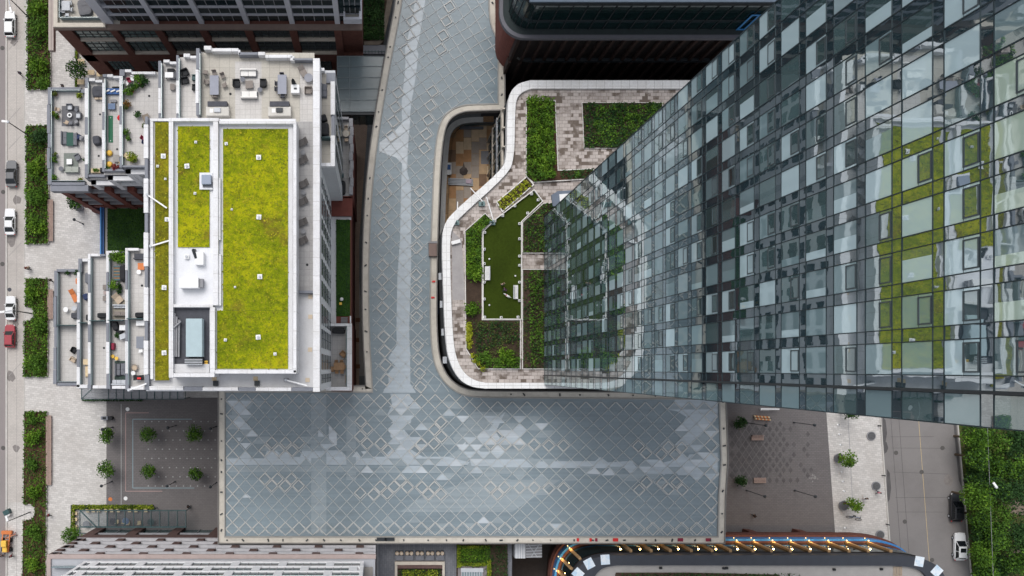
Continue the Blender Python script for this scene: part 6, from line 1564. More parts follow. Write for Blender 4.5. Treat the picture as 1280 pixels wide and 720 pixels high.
# ---- cars
def car(px, py, rot, ln, wd, hh, body, label, cat='car', roofm=None, suv=False, sun=False, ground=.012):
    o = local_thing('parked_car', label, cat)
    L_, W_ = ln/2, wd/2
    def outline(k, sx=1.0):
        return [(-L_*sx, -W_*.72*k), (-L_*.93*sx, -W_*.93*k), (-L_*.6*sx, -W_*k), (L_*.5*sx, -W_*k), (L_*.82*sx, -W_*.94*k), (L_*.97*sx, -W_*.7*k), (L_*sx, 0), (L_*.97*sx, W_*.7*k), (L_*.82*sx, W_*.94*k), (L_*.5*sx, W_*k), (-L_*.6*sx, W_*k), (-L_*.93*sx, W_*.93*k), (-L_*sx, W_*.72*k)]
    zb, zm = .28, hh*.56
    lv = [(outline(.93, .97), zb), (outline(1.0, 1.0), zb+.25), (outline(.99, .99), zm-.1), (outline(.93, .965), zm)]
    m = MB(); n = 13
    vs = [(x, y, z) for pl, z in lv for x, y in pl]
    fs = [[k*n+i, k*n+(i+1) % n, (k+1)*n+(i+1) % n, (k+1)*n+i] for k in range(3) for i in range(n)] + [[3*n+i for i in range(n)], list(range(n-1, -1, -1))]
    m.add(vs, fs); m.build('body', body, o, bevel=.05)
    r0, r1 = (-L_*.9, L_*.42) if suv else (-L_*.78, L_*.38)
    t0, t1 = (-L_*.74, L_*.06) if suv else (-L_*.46, L_*.04)
    wb, wt = W_*.9, W_*.74
    m = MB(); z0, z1 = zm-.02, hh-.05
    b_ = [(r0, -wb), (r1, -wb*.92), (r1, wb*.92), (r0, wb)]; t_ = [(t0, -wt), (t1, -wt), (t1, wt), (t0, wt)]
    m.add([(x, y, z0) for x, y in b_]+[(x, y, z1) for x, y in t_], [[0, 1, 5, 4], [1, 2, 6, 5], [2, 3, 7, 6], [3, 0, 4, 7], [4, 5, 6, 7]]); m.build('window_glass', carglass, o)
    m = MB()
    m.add([(t0-.04, -wt-.02, z1-.03), (t1+.04, -wt-.02, z1-.03), (t1+.04, wt+.02, z1-.03), (t0-.04, wt+.02, z1-.03), (t0+.08, -wt+.1, hh), (t1-.08, -wt+.1, hh), (t1-.08, wt-.1, hh), (t0+.08, wt-.1, hh)], [[0, 1, 5, 4], [1, 2, 6, 5], [2, 3, 7, 6], [3, 0, 4, 7], [4, 5, 6, 7]])
    for s in (-1, 1):
        m.bar((r1-.03, s*wb*.92, z0+.02), (t1, s*wt, z1), .09); m.bar((r0+.03, s*wb, z0+.02), (t0, s*wt, z1), .12)
        xm_ = (t0+t1)/2+.1; m.bar((xm_, s*wb*.97, z0+.02), (xm_, s*wt, z1), .08)
    m.build('roof', roofm or body, o)
    if sun: m = MB(); m.box(t1-1.0, t1-.3, -wt+.25, wt-.25, hh, hh+.015); m.build('sunroof', carglass, o)
    for sx in (-.62, .6):
        for s in (-1, 1):
            m = MB(); m.tube((sx*L_, s*(W_-.2), .32), (sx*L_, s*(W_+.01), .32), .32, n=14); w = m.build('wheel', rubber, o)
            m = MB(); m.tube((sx*L_, s*(W_+.011), .32), (sx*L_, s*(W_+.03), .32), .19, n=10); m.build('rim', lgrey, w)
    for s in (-1, 1):
        m = MB(); m.obox(L_*.9, s*W_*.72, zm-.3, .28, .3, .16, s*-.45); m.build('headlight', whiteplastic, o, bevel=.03)
        m = MB(); m.obox(-L_*.955, s*W_*.76, zm-.26, .14, .3, .16, 0); m.build('tail_light', red, o, bevel=.02)
        m = MB(); m.obox(r1-.25, s*(W_+.07), zm+.02, .14, .2, .13); m.build('wing_mirror', body, o, bevel=.02)
    return place(o, px, py, .7, rot, ground)
car(12.5, 30, 90, 4.5, 1.85, 1.5, paint_white, 'white parked car with dark windscreen at the top of the left street', suv=True)
car(14.5, 217, 90, 4.6, 1.9, 1.45, paint_dark, 'dark grey parked car beside the second street bed')
car(12.5, 277, 90, 4.6, 1.85, 1.45, paint_white, 'white parked sedan below the dark grey car')
car(13.5, 385, 90, 4.2, 1.8, 1.5, paint_white, 'white parked car under the lamp, just above the red car')
car(12.5, 420, 90, 4.0, 1.8, 1.5, paint_red, 'dark red parked hatchback on the left street', suv=True)
car(1195, 634, 90, 5.0, 2.0, 1.75, paint_black, 'black parked sport utility vehicle on the right road', suv=True, sun=True, ground=.008)
car(1199.5, 683, 90, 4.8, 1.95, 1.7, paint_white, 'white parked car with sunroof below the black one', suv=True, sun=True, ground=.008)

# ---- orange street machine
o = local_thing('loader', 'small orange and yellow work machine on the left street lane', 'work machine')
m = MB(); m.box(-.55, .55, -1.6, .4, .4, 1.1); m.build('chassis', orange, o, bevel=.06)
m = MB(); m.box(-.45, .45, -.5, .5, 1.1, 1.9); m.build('cab', yellow, o, bevel=.06)
m = MB(); m.box(-.4, .4, -1.5, -.6, 1.1, 1.45); m.build('engine_cover', yellow, o, bevel=.05)
for s in (-1, 1):
    m = MB(); m.bar((s*.62, -.4, 1.2), (s*.62, 1.5, .6), .16); m.build('lift_arm', orange, o)
    for y in (-1.2, .4): m = MB(); m.tube((s*.55, y, .4), (s*.85, y, .4), .4, n=14); m.build('wheel', rubber, o)
m = MB(); m.box(-.9, .9, 1.4, 2.0, .15, .7); m.build('bucket', orange, o, bevel=.05)
place(o, 8.5, 678, .5, 0, .012)
o = local_thing('traffic_barrier', 'orange sawhorse barrier beside the orange work machine', 'barrier')
m = MB(); m.box(-.9, .9, -.05, .05, .7, .95); m.box(-.9, .9, -.05, .05, .35, .55); m.build('board', orange, o)
for s in (-.8, .8): m = MB(); m.bar((s, -.35, 0), (s, 0, .95), .07); m.bar((s, .35, 0), (s, 0, .95), .07); m.build('leg', wine, o)
place(o, 14, 670, .5, 25, .012)
o = local_thing('traffic_barrier', 'orange and white cafe barrier next to the tower on the right plaza', 'barrier')
for i in range(9): m = MB(); x = -1.2+.3*i; m.obox(x, 0, .1, .2, .75, .5, .5); m.build('board', orange if i % 2 else palewood, o)
m = MB(); m.box(-1.5, 1.5, -.05, .05, .62, .7); m.build('rail', dark, o)
place(o, 953, 522.5, .5, -4, .012)
o = local_thing('umbrella', 'long white folded sunshade at the tower foot on the right plaza', 'sunshade')
m = MB(); m.tube((-1.6, 0, 1.0), (1.6, 0, 1.1), .22, .12); m.build('cover', whiteplastic, o)
for x in (-1.3, 1.3): m = MB(); m.cyl(x, 0, 0, 1.0, .05, 8); m.build('post', lgrey, o)
place(o, 962, 511.5, 1, 0, .012)
def wood_bench(px, py, label, rot, back):
    o = local_thing('bench', label, 'bench')
    for i in range(3 if back else 4): m = MB(); y = -.36+.24*i; m.box(-1.05, 1.05, y-.09, y+.09, .42, .48); m.build('slat', rosewood, o)
    for x in (-.8, .8): m = MB(); m.box(x-.05, x+.05, -.4, .4, 0, .42); m.build('leg', dark, o)
    if back: m = MB(); m.box(-1.05, 1.05, .38, .45, .48, .85); m.build('backrest', rosewood, o)
    place(o, px, py, .45, rot, .012)
wood_bench(947, 547, 'slatted wooden bench below the orange barrier', 0, True); wood_bench(950, 600.5, 'plain wooden bench beside the lower clipped tree', 0, False)
for i in range(7):
    px, py = 1046.8+i*1.1*1.35, [531, 543, 556, 590, 602, 614, 660][i]
    o = thing('stud', 'small white stud on the pale pavement near the young trees', 'stud', (*P(px, py, 0), .012), 'white studs on the pale pavement')
    m = MB(); q = P(px, py, 0); m.lathe(q[0], q[1], [(.2, .013), (.18, .12), (.08, .2)], 10); m.build('dome', whiteplastic, o)
    m = MB(); m.obox(q[0]+.3, q[1], .013, .16, .16, .05); m.build('foot', mgrey, o)
o = local_thing('bicycle', 'dark bicycle leaning beside the lower young tree planter', 'bicycle')
for x in (-.55, .55):
    m = MB()
    for i in range(16):
        a, b = 2*PI*i/16, 2*PI*(i+1)/16; m.tube((x+.34*math.cos(a), .34*math.sin(a)*.35, .34+.34*math.sin(a)*.93), (x+.34*math.cos(b), .34*math.sin(b)*.35, .34+.34*math.sin(b)*.93), .03, n=6)
    m.build('wheel', rubber, o)
m = MB()
for a, b in (((-.55, 0, .34), (-.15, .1, .36)), ((-.15, .1, .36), (-.25, .28, .85)), ((-.25, .25, .75), (.4, .25, .78)), ((-.15, .1, .36), (.4, .25, .72)), ((.42, .28, .88), (.55, 0, .34)), ((-.55, 0, .34), (-.25, .25, .75))): m.tube(a, b, .03, n=6)
m.build('frame', steelblue, o)
m = MB(); m.box(-.4, -.1, .22, .38, .85, .92); m.build('saddle', black, o)
m = MB(); m.tube((.42, .0, .95), (.42, .56, .95), .025); m.build('handlebar', dark, o)
o.scale = (1.5, 1.5, 1.3)
place(o, 1067.5, 648, .5, -14, .012)
for i, (px, py) in enumerate(((1112-14.6, 532), (1102.5, 594), (1107.5, 655))):
    o = thing('bollard', f'black bollard at the road kerb, {["upper", "middle", "lower"][i]} of three', 'bollard', (*P(px, py, 0), .012), 'black bollards at the road kerb')
    m = MB(); q = P(px, py, 0); m.cyl(q[0], q[1], .013, .85, .1, 10); m.build('post', dark, o)
    m = MB(); m.ball((q[0], q[1], .88), .12, 6); m.build('cap', dark, o)
for i, (px, py, lab, mat) in enumerate(((138, 651+2, '', None),)): pass
for (px, py, lab, mat) in ((138, 624, 'orange access cover on the dark plaza above the pergola', orange), (157, 623, 'white access cover on the dark plaza above the pergola', whiteplastic), (159.5, 511.5, 'white access cover at the top of the dark plaza', whiteplastic), (12, 362, 'dark manhole cover in the parking lane above the white car', char)):
    m = MB(); q = P(px, py, 0); m.cyl(q[0], q[1], .016, .04, .34, 14); tag(m.build('access_cover', mat), lab, 'cover')
o = local_thing('litter_bin', 'dark double litter bin at the top edge of the dark plaza', 'litter bin')
m = MB(); m.box(-1, .2, -.3, .3, 0, .9); m.build('body', greyp, o, bevel=.04)
m = MB(); m.cyl(.65, 0, 0, 1.0, .33, 14); m.build('drum', black, o)
m = MB(); m.box(-.7, -.1, -.18, .18, .9, .93); m.build('slot', black, o)
place(o, 134, 522.5, .6, 0, .014)
o = local_thing('meter', 'dark kerbside cabinet with white top at the lower left street', 'cabinet')
m = MB(); m.box(-.5, .5, -.4, .4, 0, 1.1); m.build('body', tealbar, o)
m = MB(); m.box(-.3, .3, -.7, -.45, 0, .9); m.build('panel', whiteplastic, o)
place(o, 9, 640, .6, 30, .012)
# wooden tables by the loft building
for i, (px, py) in enumerate(((101.5, 77), (114, 90.5), (101, 102.5), (125, 92.5))):
    o = local_thing('cafe_table', ['square wooden cafe table above the dark small tree', 'square wooden cafe table right of the dark small tree', 'square wooden cafe table below the dark small tree', 'wooden cafe table half under the brick facade corner'][i], 'table')
    m = MB(); m.box(-.58, .58, -.42, .42, .7, .76); m.build('tabletop', palewood, o)
    for a in (-.45, .45):
        for b in (-.32, .32): m = MB(); m.cyl(a, b, 0, .7, .03, 6); m.build('leg', dark, o)
    place(o, px, py, .7, 0, .014)
for i, (y0, y1) in enumerate(((60, 74), (97, 110))):
    o = thing('planter_trough', ['narrow yellow green trough above the cafe tables', 'narrow yellow green trough below the cafe tables'][i], 'planter', (*P(95.5, (y0+y1)/2, 0), .014))
    m = MB(); m.box(X(94, 0), X(97, 0), Y(y1, 0), Y(y0, 0), .014, .4); m.build('trough', mgrey, o)
    m = MB()
    for _ in range(140): q = P(RND.uniform(94, 97), RND.uniform(y0, y1), .5); m.leaf((q[0], q[1], RND.uniform(.4, .8)), .26)
    m.build('plants', leafY2, o, recalc=False)

# ---- people
def person(px, py, h, rot, label, top, legs, hair, pose='walk', ground=None):
    o = local_thing('person', label, 'person')
    w = 1 if pose == 'walk' else 0
    J = {'pel': (0, 0, .95), 'che': (0, .02, 1.3), 'nek': (0, .02, 1.5), 'hd1': (0, .04, 1.6), 'hd2': (0, .05, 1.74)}
    Rr = {'pel': .14, 'che': .155, 'nek': .06, 'hd1': .095, 'hd2': .085}
    E = [('pel', 'che'), ('che', 'nek'), ('nek', 'hd1'), ('hd1', 'hd2')]
    for s, n in ((-1, 'l'), (1, 'r')):
        d = s*w
        J.update({'hip'+n: (s*.1, 0, .9), 'kne'+n: (s*.11, .16*d+.03, .5), 'ank'+n: (s*.11, .2*d-.06*(d < 0), .08), 'toe'+n: (s*.12, .2*d+.15, .04),
                  'sho'+n: (s*.19, .02, 1.42), 'elb'+n: (s*.25, -.12*d, 1.15), 'wri'+n: (s*.25, -.1*d+.14, .93), 'han'+n: (s*.24, -.08*d+.2, .86)})
        Rr.update({'hip'+n: .1, 'kne'+n: .065, 'ank'+n: .045, 'toe'+n: .04, 'sho'+n: .065, 'elb'+n: .045, 'wri'+n: .03, 'han'+n: .035})
        E += [('pel', 'hip'+n), ('hip'+n, 'kne'+n), ('kne'+n, 'ank'+n), ('ank'+n, 'toe'+n), ('che', 'sho'+n), ('sho'+n, 'elb'+n), ('elb'+n, 'wri'+n), ('wri'+n, 'han'+n)]
    def skinmesh(name, keys, mat, grow, root):
        ks = [k for k in J if k in keys]; ix = {k: i for i, k in enumerate(ks)}
        me = bpy.data.meshes.new(name); me.from_pydata([J[k] for k in ks], [(ix[a], ix[b]) for a, b in E if a in ix and b in ix], [])
        bm = bmesh.new(); bm.from_mesh(me); ly = bm.verts.layers.skin.verify(); bm.verts.ensure_lookup_table()
        for k, i in ix.items():
            v = bm.verts[i][ly]; v.radius = (Rr[k]+grow, Rr[k]+grow); v.use_root = (k == root)
        bm.to_mesh(me); bm.free()
        ob = bpy.data.objects.new(name, me); COL.objects.link(ob)
        ob.modifiers.new('Skin', 'SKIN'); sb = ob.modifiers.new('Sub', 'SUBSURF'); sb.levels = sb.render_levels = 1
        dg = bpy.context.evaluated_depsgraph_get(); nm = bpy.data.meshes.new_from_object(ob.evaluated_get(dg))
        ob.modifiers.clear(); ob.data = nm; nm.materials.clear(); nm.materials.append(mat); ob.parent = o
    skinmesh('body', set(J), skin, 0, 'pel')
    skinmesh('shirt', {'pel', 'che', 'shol', 'shor', 'elbl', 'elbr'}, top, .02, 'pel')
    skinmesh('trousers', {'pel', 'hipl', 'hipr', 'knel', 'kner', 'ankl', 'ankr'}, legs, .018, 'pel')
    m = MB(); m.ball((0, .03, 1.72), .125, 8, .85); m.build('hair', hair, o, smooth=True)
    place(o, px, py, h, rot, h+.013 if ground is None else ground)
hairk = plain('dark_hair', (.02, .015, .012), .1); hairb = plain('brown_hair', (.1, .055, .03), .1)
person(28, 94, 0, 40, 'person in dark blue walking on the pavement left of the top street bed', navy, black, hairk)
person(63.5, 643, 0, 80, 'person in dark clothes standing by the lower left street bed', wine, black, hairk)
person(6.5, 693, 0, 10, 'person in black standing right behind the orange work machine', black, char, hairk)
person(17, 693.5, 0, 60, 'person in dark red walking right of the orange work machine', wine, black, hairk)
person(1, 691, 0, 60, 'person in dark clothes at the left picture edge by the work machine', char, black, hairk)
person(627.5, 356, HG, 20, 'person in light clothing standing on the turf', tan, slate, hairb, 'stand')
person(630, 363, HG, -30, 'person in purple walking on the turf with a small dog', plain('purple', (.16, .07, .17), .1), char, hairk)
person(1078, 622, 0, 30, 'person in dark clothes near the lower young tree', black, whiteplastic, hairk)
person(1094, 614.5, 0, 200, 'person in pink sitting spot beside the middle round grate'.replace('sitting spot ', ''), plain('pink', (.45, .16, .22), .1), char, hairk)
person(940, 643.5, 0, 100, 'person in black alone on the lower part of the right plaza', black, black, hairk)
person(237, 632, 0, 120, 'person in dark clothes right of the pergola end', black, char, hairk)
person(81, 110, 0, 60, 'person in dark clothes at the edge of the lowest terrace wall top', char, black, hairk)
person(36, 336, 0, 60, 'person in red near the top of the notched street bed', wine, char, hairb)
person(38.5, 335.5, 0, 60, 'person in tan beside the one in red by the notched street bed', tan, char, hairb)
person(66, 351, 0, 60, 'person in black walking beside the notched street bed', black, black, hairk)
# the dog
o = local_thing('dog', 'small white dog near the people on the turf', 'dog')
m = MB(); m.tube((0, -.22, .3), (0, .2, .32), .1, .12, 10); m.tube((0, .18, .34), (0, .34, .46), .07, .06, 8); m.ball((0, .4, .48), .085); m.tube((0, .44, .46), (0, .55, .44), .045, .03, 8)
for s in (-1, 1):
    m.tube((s*.07, .16, .3), (s*.07, .17, .01), .035, .025, 6); m.tube((s*.07, -.18, .3), (s*.075, -.12, .16), .045, .03, 6); m.tube((s*.075, -.12, .17), (s*.075, -.2, .09), .03, .024, 6); m.tube((s*.075, -.2, .09), (s*.075, -.19, .01), .024, .022, 6)
    m.tube((s*.05, .38, .54), (s*.08, .36, .6), .03, .008, 6)
m.tube((0, -.22, .34), (0, -.36, .46), .03, .012, 6); m.build('body', whiteplastic, o, smooth=True)
m = MB(); m.tube((0, .22, .4), (0, .25, .42), .085, .08, 8); m.build('collar', red, o)
o.scale = (1.4, 1.4, 1.3); place(o, 634.5, 370.5, HG, 60, HG+.03)
# ================================================================== TERRACE FURNITURE
HT = {1: 20, 2: 24, 3: 27, 4: 31, 5: 36, 6: 41, 'm': HM}
def lab_place(o, px, py, h, rot=0): return place(o, px, py, h+.4, rot, h+.008)
def chair(px, py, h, rot, label, mat=taupe, group=None, s=.52):
    o = local_thing('chair', label, 'chair', group)
    m = MB(); m.box(-s/2, s/2, -s/2, s/2, .4, .46); m.build('seat', mat, o, bevel=.02)
    m = MB(); m.box(-s/2, s/2, s/2-.03, s/2+.05, .46, .88); m.build('backrest', mat, o, bevel=.02)
    for a in (-s/2+.05, s/2-.05):
        for b in (-s/2+.05, s/2-.05): m = MB(); m.cyl(a, b, 0, .4, .02, 6); m.build('leg', dark, o)
    return lab_place(o, px, py, h, rot)
def armchair(px, py, h, rot, label, mat=black, w=.85, d=.8, frame=None, group=None):
    o = local_thing('armchair', label, 'armchair', group); fr = frame or mat
    m = MB(); m.box(-w/2+.1, w/2-.1, -d/2, d/2-.12, .22, .42); m.build('cushion', mat, o, bevel=.04)
    m = MB(); m.box(-w/2, w/2, d/2-.12, d/2, .1, .78); m.build('backrest', fr, o, bevel=.03)
    for s in (-1, 1): m = MB(); m.box(s*w/2-.05, s*w/2+.05, -d/2, d/2-.13, .1, .6); m.build('armrest', fr, o, bevel=.02)
    m = MB(); m.box(-w/2+.06, w/2-.06, -d/2+.04, d/2-.14, .02, .21); m.build('base', fr, o)
    return lab_place(o, px, py, h, rot)
def sofa(px, py, h, rot, label, mat=cushion, w=2.0, d=.85, n=2, frame=None):
    o = local_thing('sofa', label, 'sofa'); fr = frame or slate
    m = MB(); m.box(-w/2, w/2, -d/2, d/2, .02, .24); m.build('base', fr, o)
    for i in range(n): a = -w/2+.08+(w-.16)*i/n; m = MB(); m.box(a+.01, a+(w-.16)/n-.01, -d/2+.02, d/2-.18, .24, .44); m.build('cushion', mat, o, bevel=.04)
    m = MB(); m.box(-w/2, w/2, d/2-.17, d/2, .25, .72); m.build('backrest', mat, o, bevel=.04)
    return lab_place(o, px, py, h, rot)
def table(px, py, h, rot, w, d, label, mat=slate, hh=.74, name='table', group=None):
    o = local_thing(name, label, 'table', group)
    m = MB(); m.box(-w/2, w/2, -d/2, d/2, hh-.05, hh); m.build('tabletop', mat, o, bevel=.01)
    for a in (-w/2+.07, w/2-.07):
        for b in (-d/2+.07, d/2-.07): m = MB(); m.box(a-.03, a+.03, b-.03, b+.03, 0, hh-.05); m.build('leg', dark, o)
    return lab_place(o, px, py, h, rot)
def rtable(px, py, h, label, mat=slate, r=.42, hh=.5): return lab_place(round_table(label, mat, r, hh), px, py, h)
def lounger(px, py, h, rot, label, mat=taupe, w=.7, ln=1.9, group=None, frame=None):
    o = local_thing('sun_lounger', label, 'sun lounger', group); fr = frame or dark
    m = MB(); m.box(-w/2, w/2, -ln/2, ln*.12, .3, .38); m.build('seat_pad', mat, o, bevel=.03)
    m = MB(); m.add([(-w/2, ln*.13, .3), (w/2, ln*.13, .3), (w/2, ln/2, .62), (-w/2, ln/2, .62), (-w/2, ln*.13, .38), (w/2, ln*.13, .38), (w/2, ln/2-.03, .7), (-w/2, ln/2-.03, .7)], [[3, 2, 1, 0], [4, 5, 6, 7], [0, 1, 5, 4], [1, 2, 6, 5], [2, 3, 7, 6], [3, 0, 4, 7]]); m.build('backrest', mat, o, bevel=.03)
    for a in (-w/2+.05, w/2-.05):
        for b in (-ln/2+.1, ln/2-.3): m = MB(); m.cyl(a, b, 0, .3, .025, 6); m.build('leg', fr, o)
    return lab_place(o, px, py, h, rot)
def grill(px, py, h, rot, label, mat=black, w=1.5, d=.65):
    o = local_thing('barbecue', label, 'barbecue')
    m = MB(); m.box(-w*.26, w*.26, -d/2+.04, d/2-.04, .12, .85); m.build('cabinet', mat, o)
    m = MB(); m.lathe(0, 0, [(d*.46, .86), (d*.44, 1.0), (d*.3, 1.12), (d*.05, 1.16)], 12); m.build('lid', mat, o, smooth=True)
    m = MB(); m.box(-w/2, -w*.27, -d/2, d/2, .78, .84); m.box(w*.27, w/2, -d/2, d/2, .78, .84); m.build('side_shelf', mat, o)
    m = MB(); m.tube((-w*.2, -d/2-.03, .95), (w*.2, -d/2-.03, .95), .02); m.build('handle', lgrey, o)
    for a in (-w*.22, w*.22): m = MB(); m.tube((a-.03, 0, .06), (a+.03, 0, .06), .06); m.build('wheel', rubber, o)
    return lab_place(o, px, py, h, rot)
def covered(px, py, h, rot, w, d, label, mat=black, hh=.9, name='furniture_cover', cat='cover'):
    o = local_thing(name, label, cat)
    m = MB(); n = 12
    def rr(k, z): return [(w/2*k*math.copysign(abs(math.cos(t))**.45, math.cos(t)), d/2*k*math.copysign(abs(math.sin(t))**.45, math.sin(t)), z) for t in (2*PI*(i+.5)/n for i in range(n))]
    lv = [rr(1.05, 0), rr(1.0, hh*.6), rr(.95, hh*.92), rr(.7, hh)]
    m.add([v for l in lv for v in l], [[k*n+i, k*n+(i+1) % n, (k+1)*n+(i+1) % n, (k+1)*n+i] for k in range(3) for i in range(n)]+[[3*n+i for i in range(n)]]); m.build('cover', mat, o, smooth=False)
    m = MB(); m.tube((-w*.3, d*.1, hh+.01), (w*.3, d*.06, hh+.01), .025); m.build('fold', mat, o)
    return lab_place(o, px, py, h, rot)
def pot(px, py, h, label, r=.3, ph_=.45, pm=terracotta, lm=leafA, n=110, lr=.5):
    o = thing('potted_plant', label, 'plant', (*P(px, py, h+.5), h+.008)); q = P(px, py, h+.5)
    m = MB(); m.lathe(q[0], q[1], [(r*.7, h+.009), (r, h+ph_), (r*.85, h+ph_), (r*.8, h+ph_-.08)], 12); m.build('pot', pm, o)
    m = MB(); m.leaves((q[0], q[1], h+ph_+lr*.55), (lr, lr, lr*.7), n, .26, 6); m.build('foliage', lm, o, recalc=False)
    return o
def rug(px, py, h, w, d, label, mat, rot=0):
    o = local_thing('rug', label, 'rug'); m = MB(); m.box(-w/2, w/2, -d/2, d/2, 0, .015); m.build('pile', mat, o)
    m = MB(); m.box(-w/2-.03, w/2+.03, -d/2-.03, -d/2, 0, .012); m.build('hem', mgrey, o)
    place(o, px, py, h, rot, h+.01); return o
def parasol(px, py, h, label, mat, r=1.1, z=2.2):
    o = thing('parasol', label, 'parasol', (*P(px, py, h+z), h+.008)); q = P(px, py, h+z)
    m = MB(); m.lathe(q[0], q[1], [(r, h+z-.3), (r*.5, h+z-.1), (.02, h+z+.1)], 10); m.build('canopy', mat, o)
    m = MB(); m.cyl(q[0], q[1], h+.03, h+z, .03, 8); m.build('pole', lgrey, o)
    m = MB(); m.cyl(q[0], q[1], h+.009, h+.08, .28, 10); m.build('base', dark, o)
# --- main terrace
table(268.4, 107.5, HM, 0, 1.05, 2.3, 'long grey dining table at the left of the roof terrace', plain('grey_table', (.3, .31, .36), .08))
for i, (px, py, r) in enumerate(((257, 90.5, 170), (268, 91.5, 10), (278.5, 95, 20), (258.3, 102.5, 85), (280.5, 106.5, -70), (269, 120, 180))):
    chair(px, py, HM, r, ['brown chair set apart at the upper left of the left dining table', 'brown chair at the top end of the left dining table', 'brown chair at the upper right of the left dining table', 'brown chair at the left side of the left dining table', 'brown chair at the right side of the left dining table', 'brown chair at the bottom end of the left dining table'][i], taupe, 'chairs of the left dining table')
table(353, 106.5, HM, 0, 1.05, 2.3, 'long grey dining table at the right of the roof terrace', MAT['grey_table'])
for i, (px, py, r) in enumerate(((352.5, 95, 0), (347, 104.5, 90), (346.6, 111.5, 90), (353.5, 120, 180))):
    chair(px, py, HM, r, ['dark chair tucked at the top end of the right dining table', 'dark chair at the upper left side of the right dining table', 'dark chair at the lower left side of the right dining table', 'dark chair at the bottom end of the right dining table'][i], char, 'chairs of the right dining table')
sofa(310.5, 91, HM, 0, 'white two seat sofa above the square fire table'); sofa(311.5, 118.5, HM, 180, 'white two seat sofa below the square fire table')
armchair(295.3, 104, HM, 90, 'black armchair left of the square fire table'); armchair(329, 103.8, HM, -90, 'black armchair right of the square fire table')
table(311.5, 105.5, HM, 4, .9, .9, 'square brown fire table between the white sofas', taupe, .4)
rtable(303.5, 99.5, HM, 'small grey side table left of the upper white sofa', slate, .3); rtable(325, 112.5, HM, 'small grey side table right of the lower white sofa', slate, .3)
rtable(385.8, 97.5, HM, 'round grey table at the upper right of the roof terrace', plain('grey_round', (.27, .275, .31), .08), .52)
lounger(378.5, 89, HM, 30, 'brown lounger left of the round grey table', taupe, .75, 1.35); armchair(385.5, 112.8, HM, 0, 'brown low armchair below the round grey table', taupe)
for i, px in enumerate((272, 349.5)):
    o = local_thing('bar_counter', ['stone bar counter with grill at the left of the terrace', 'stone bar counter with grill at the right of the terrace'][i], 'bar counter')
    m = MB(); m.box(-1.35, 1.35, -.58, .5, 0, .95); m.build('counter', plain('counter_stone', (.55, .53, .49), .1) if i == 0 else MAT['counter_stone'], o, bevel=.03)
    m = MB(); m.box(-1.15, 1.15, .52, 1.1, 0, 1.05); m.build('back_planter', char, o)
    m = MB(); m.box(-.38, .4, -.2, .32, .95, 1.15); m.build('grill', lgrey if i == 0 else dark, o, bevel=.04)
    m = MB(); m.box(-.9, -.5, -.2, .25, .95, .97); m.build('sink', whiteplastic, o)
    place(o, px, 139, HM+.8, 0, HM+.008)
o = local_thing('serving_cart', 'white serving cart right of the right dining table', 'cart')
m = MB(); m.box(-.5, .5, -.5, .5, .1, .85); m.build('cabinet', whiteplastic, o, bevel=.03)
m = MB(); m.box(-.15, .2, -.1, .1, .85, .9); m.build('tray', dark, o); place(o, 369, 111, HM+.8, 0, HM+.008)
o = local_thing('closed_umbrella', 'black folded umbrella above the white serving cart', 'umbrella')
m = MB(); m.lathe(0, 0, [(.05, .6), (.26, .8), (.18, 1.6), (.03, 2.2)], 8); m.build('canopy', black, o)
m = MB(); m.cyl(0, 0, .06, .62, .03, 8); m.build('pole', dark, o); m = MB(); m.cyl(0, 0, 0, .06, .3, 10); m.build('base', dark, o); place(o, 366.8, 102.5, HM+1, 0, HM+.008)
for i, (px, py, r) in enumerate(((378.6, 177.5, -65), (379, 200, -65), (379.8, 229.5, -65), (379, 251.5, -65), (378.5, 277.5, -70), (379, 300.5, -65))):
    lounger(px, py, HM, r, f'grey brown lounger on the east roof strip, {ORD[i]} from the north', plain('lounger_weave', (.13, .12, .115), .2, 6) if i == 0 else MAT['lounger_weave'], .8, 1.15, 'loungers along the east roof strip')
for i, (px, py) in enumerate(((378.5, 190.5), (379, 240.5), (379, 289))): rtable(px, py, HM, f'small round grey table between loungers on the east roof strip, {ORD[i]} from the north', plain('grey_side', (.25, .25, .26), .1) if i == 0 else MAT['grey_side'], .3, .45)
# --- terrace 1 (north west)
h = 20
rug(88, 145, h, 2.6, 3.0, 'dark grey rug under the fire bowl seats', plain('rug_dark', (.14, .14, .15), .2, 4))
o = thing('fire_bowl', 'white rimmed round fire bowl on the dark rug', 'fire bowl', (*P(87, 144, h), h+.03)); q = P(87, 144, h+.4)
m = MB(); m.lathe(q[0], q[1], [(.25, h+.03), (.36, h+.4), (.36, h+.46), (.2, h+.46), (.18, h+.4)], 16); m.build('bowl', whiteplastic, o); m = MB(); m.cyl(q[0], q[1], h+.3, h+.42, .19, 12); m.build('burner', dark, o)
armchair(87, 133.5, h, 0, 'grey framed armchair with pale cushion above the fire bowl', lgrey, frame=slate); armchair(98.5, 144.5, h, -90, 'grey framed armchair with pale cushion right of the fire bowl', lgrey, frame=slate)
chair(95.5, 137, h, -40, 'dark chair at the upper right of the fire bowl', slate); chair(88.5, 154, h, 180, 'dark chair below the fire bowl', slate); chair(83.5, 153, h, 150, 'tan chair at the lower left of the fire bowl', tan); chair(95.5, 152.5, h, 200, 'grey chair at the lower right of the fire bowl', mgrey)
chair(72.5, 137, h, 80, 'small pale chair near the left glass rail', tan)
pot(66.5, 142.5, h, 'yellow flowering pot by the left glass rail', .25, .4, terracotta, leafY2, 80, .35); pot(71, 145, h, 'green potted plant by the left glass rail', .3, .4, terracotta, leafA, 130, .5)
pot(99.5, 119.5, h, 'yellow green potted plant near the top of the lowest north terrace', .3, .4, char, leafY2, 130, .5); pot(69, 117, h, 'small dark potted shrub in the top left terrace corner', .25, .4, terracotta, leafD, 90, .4)
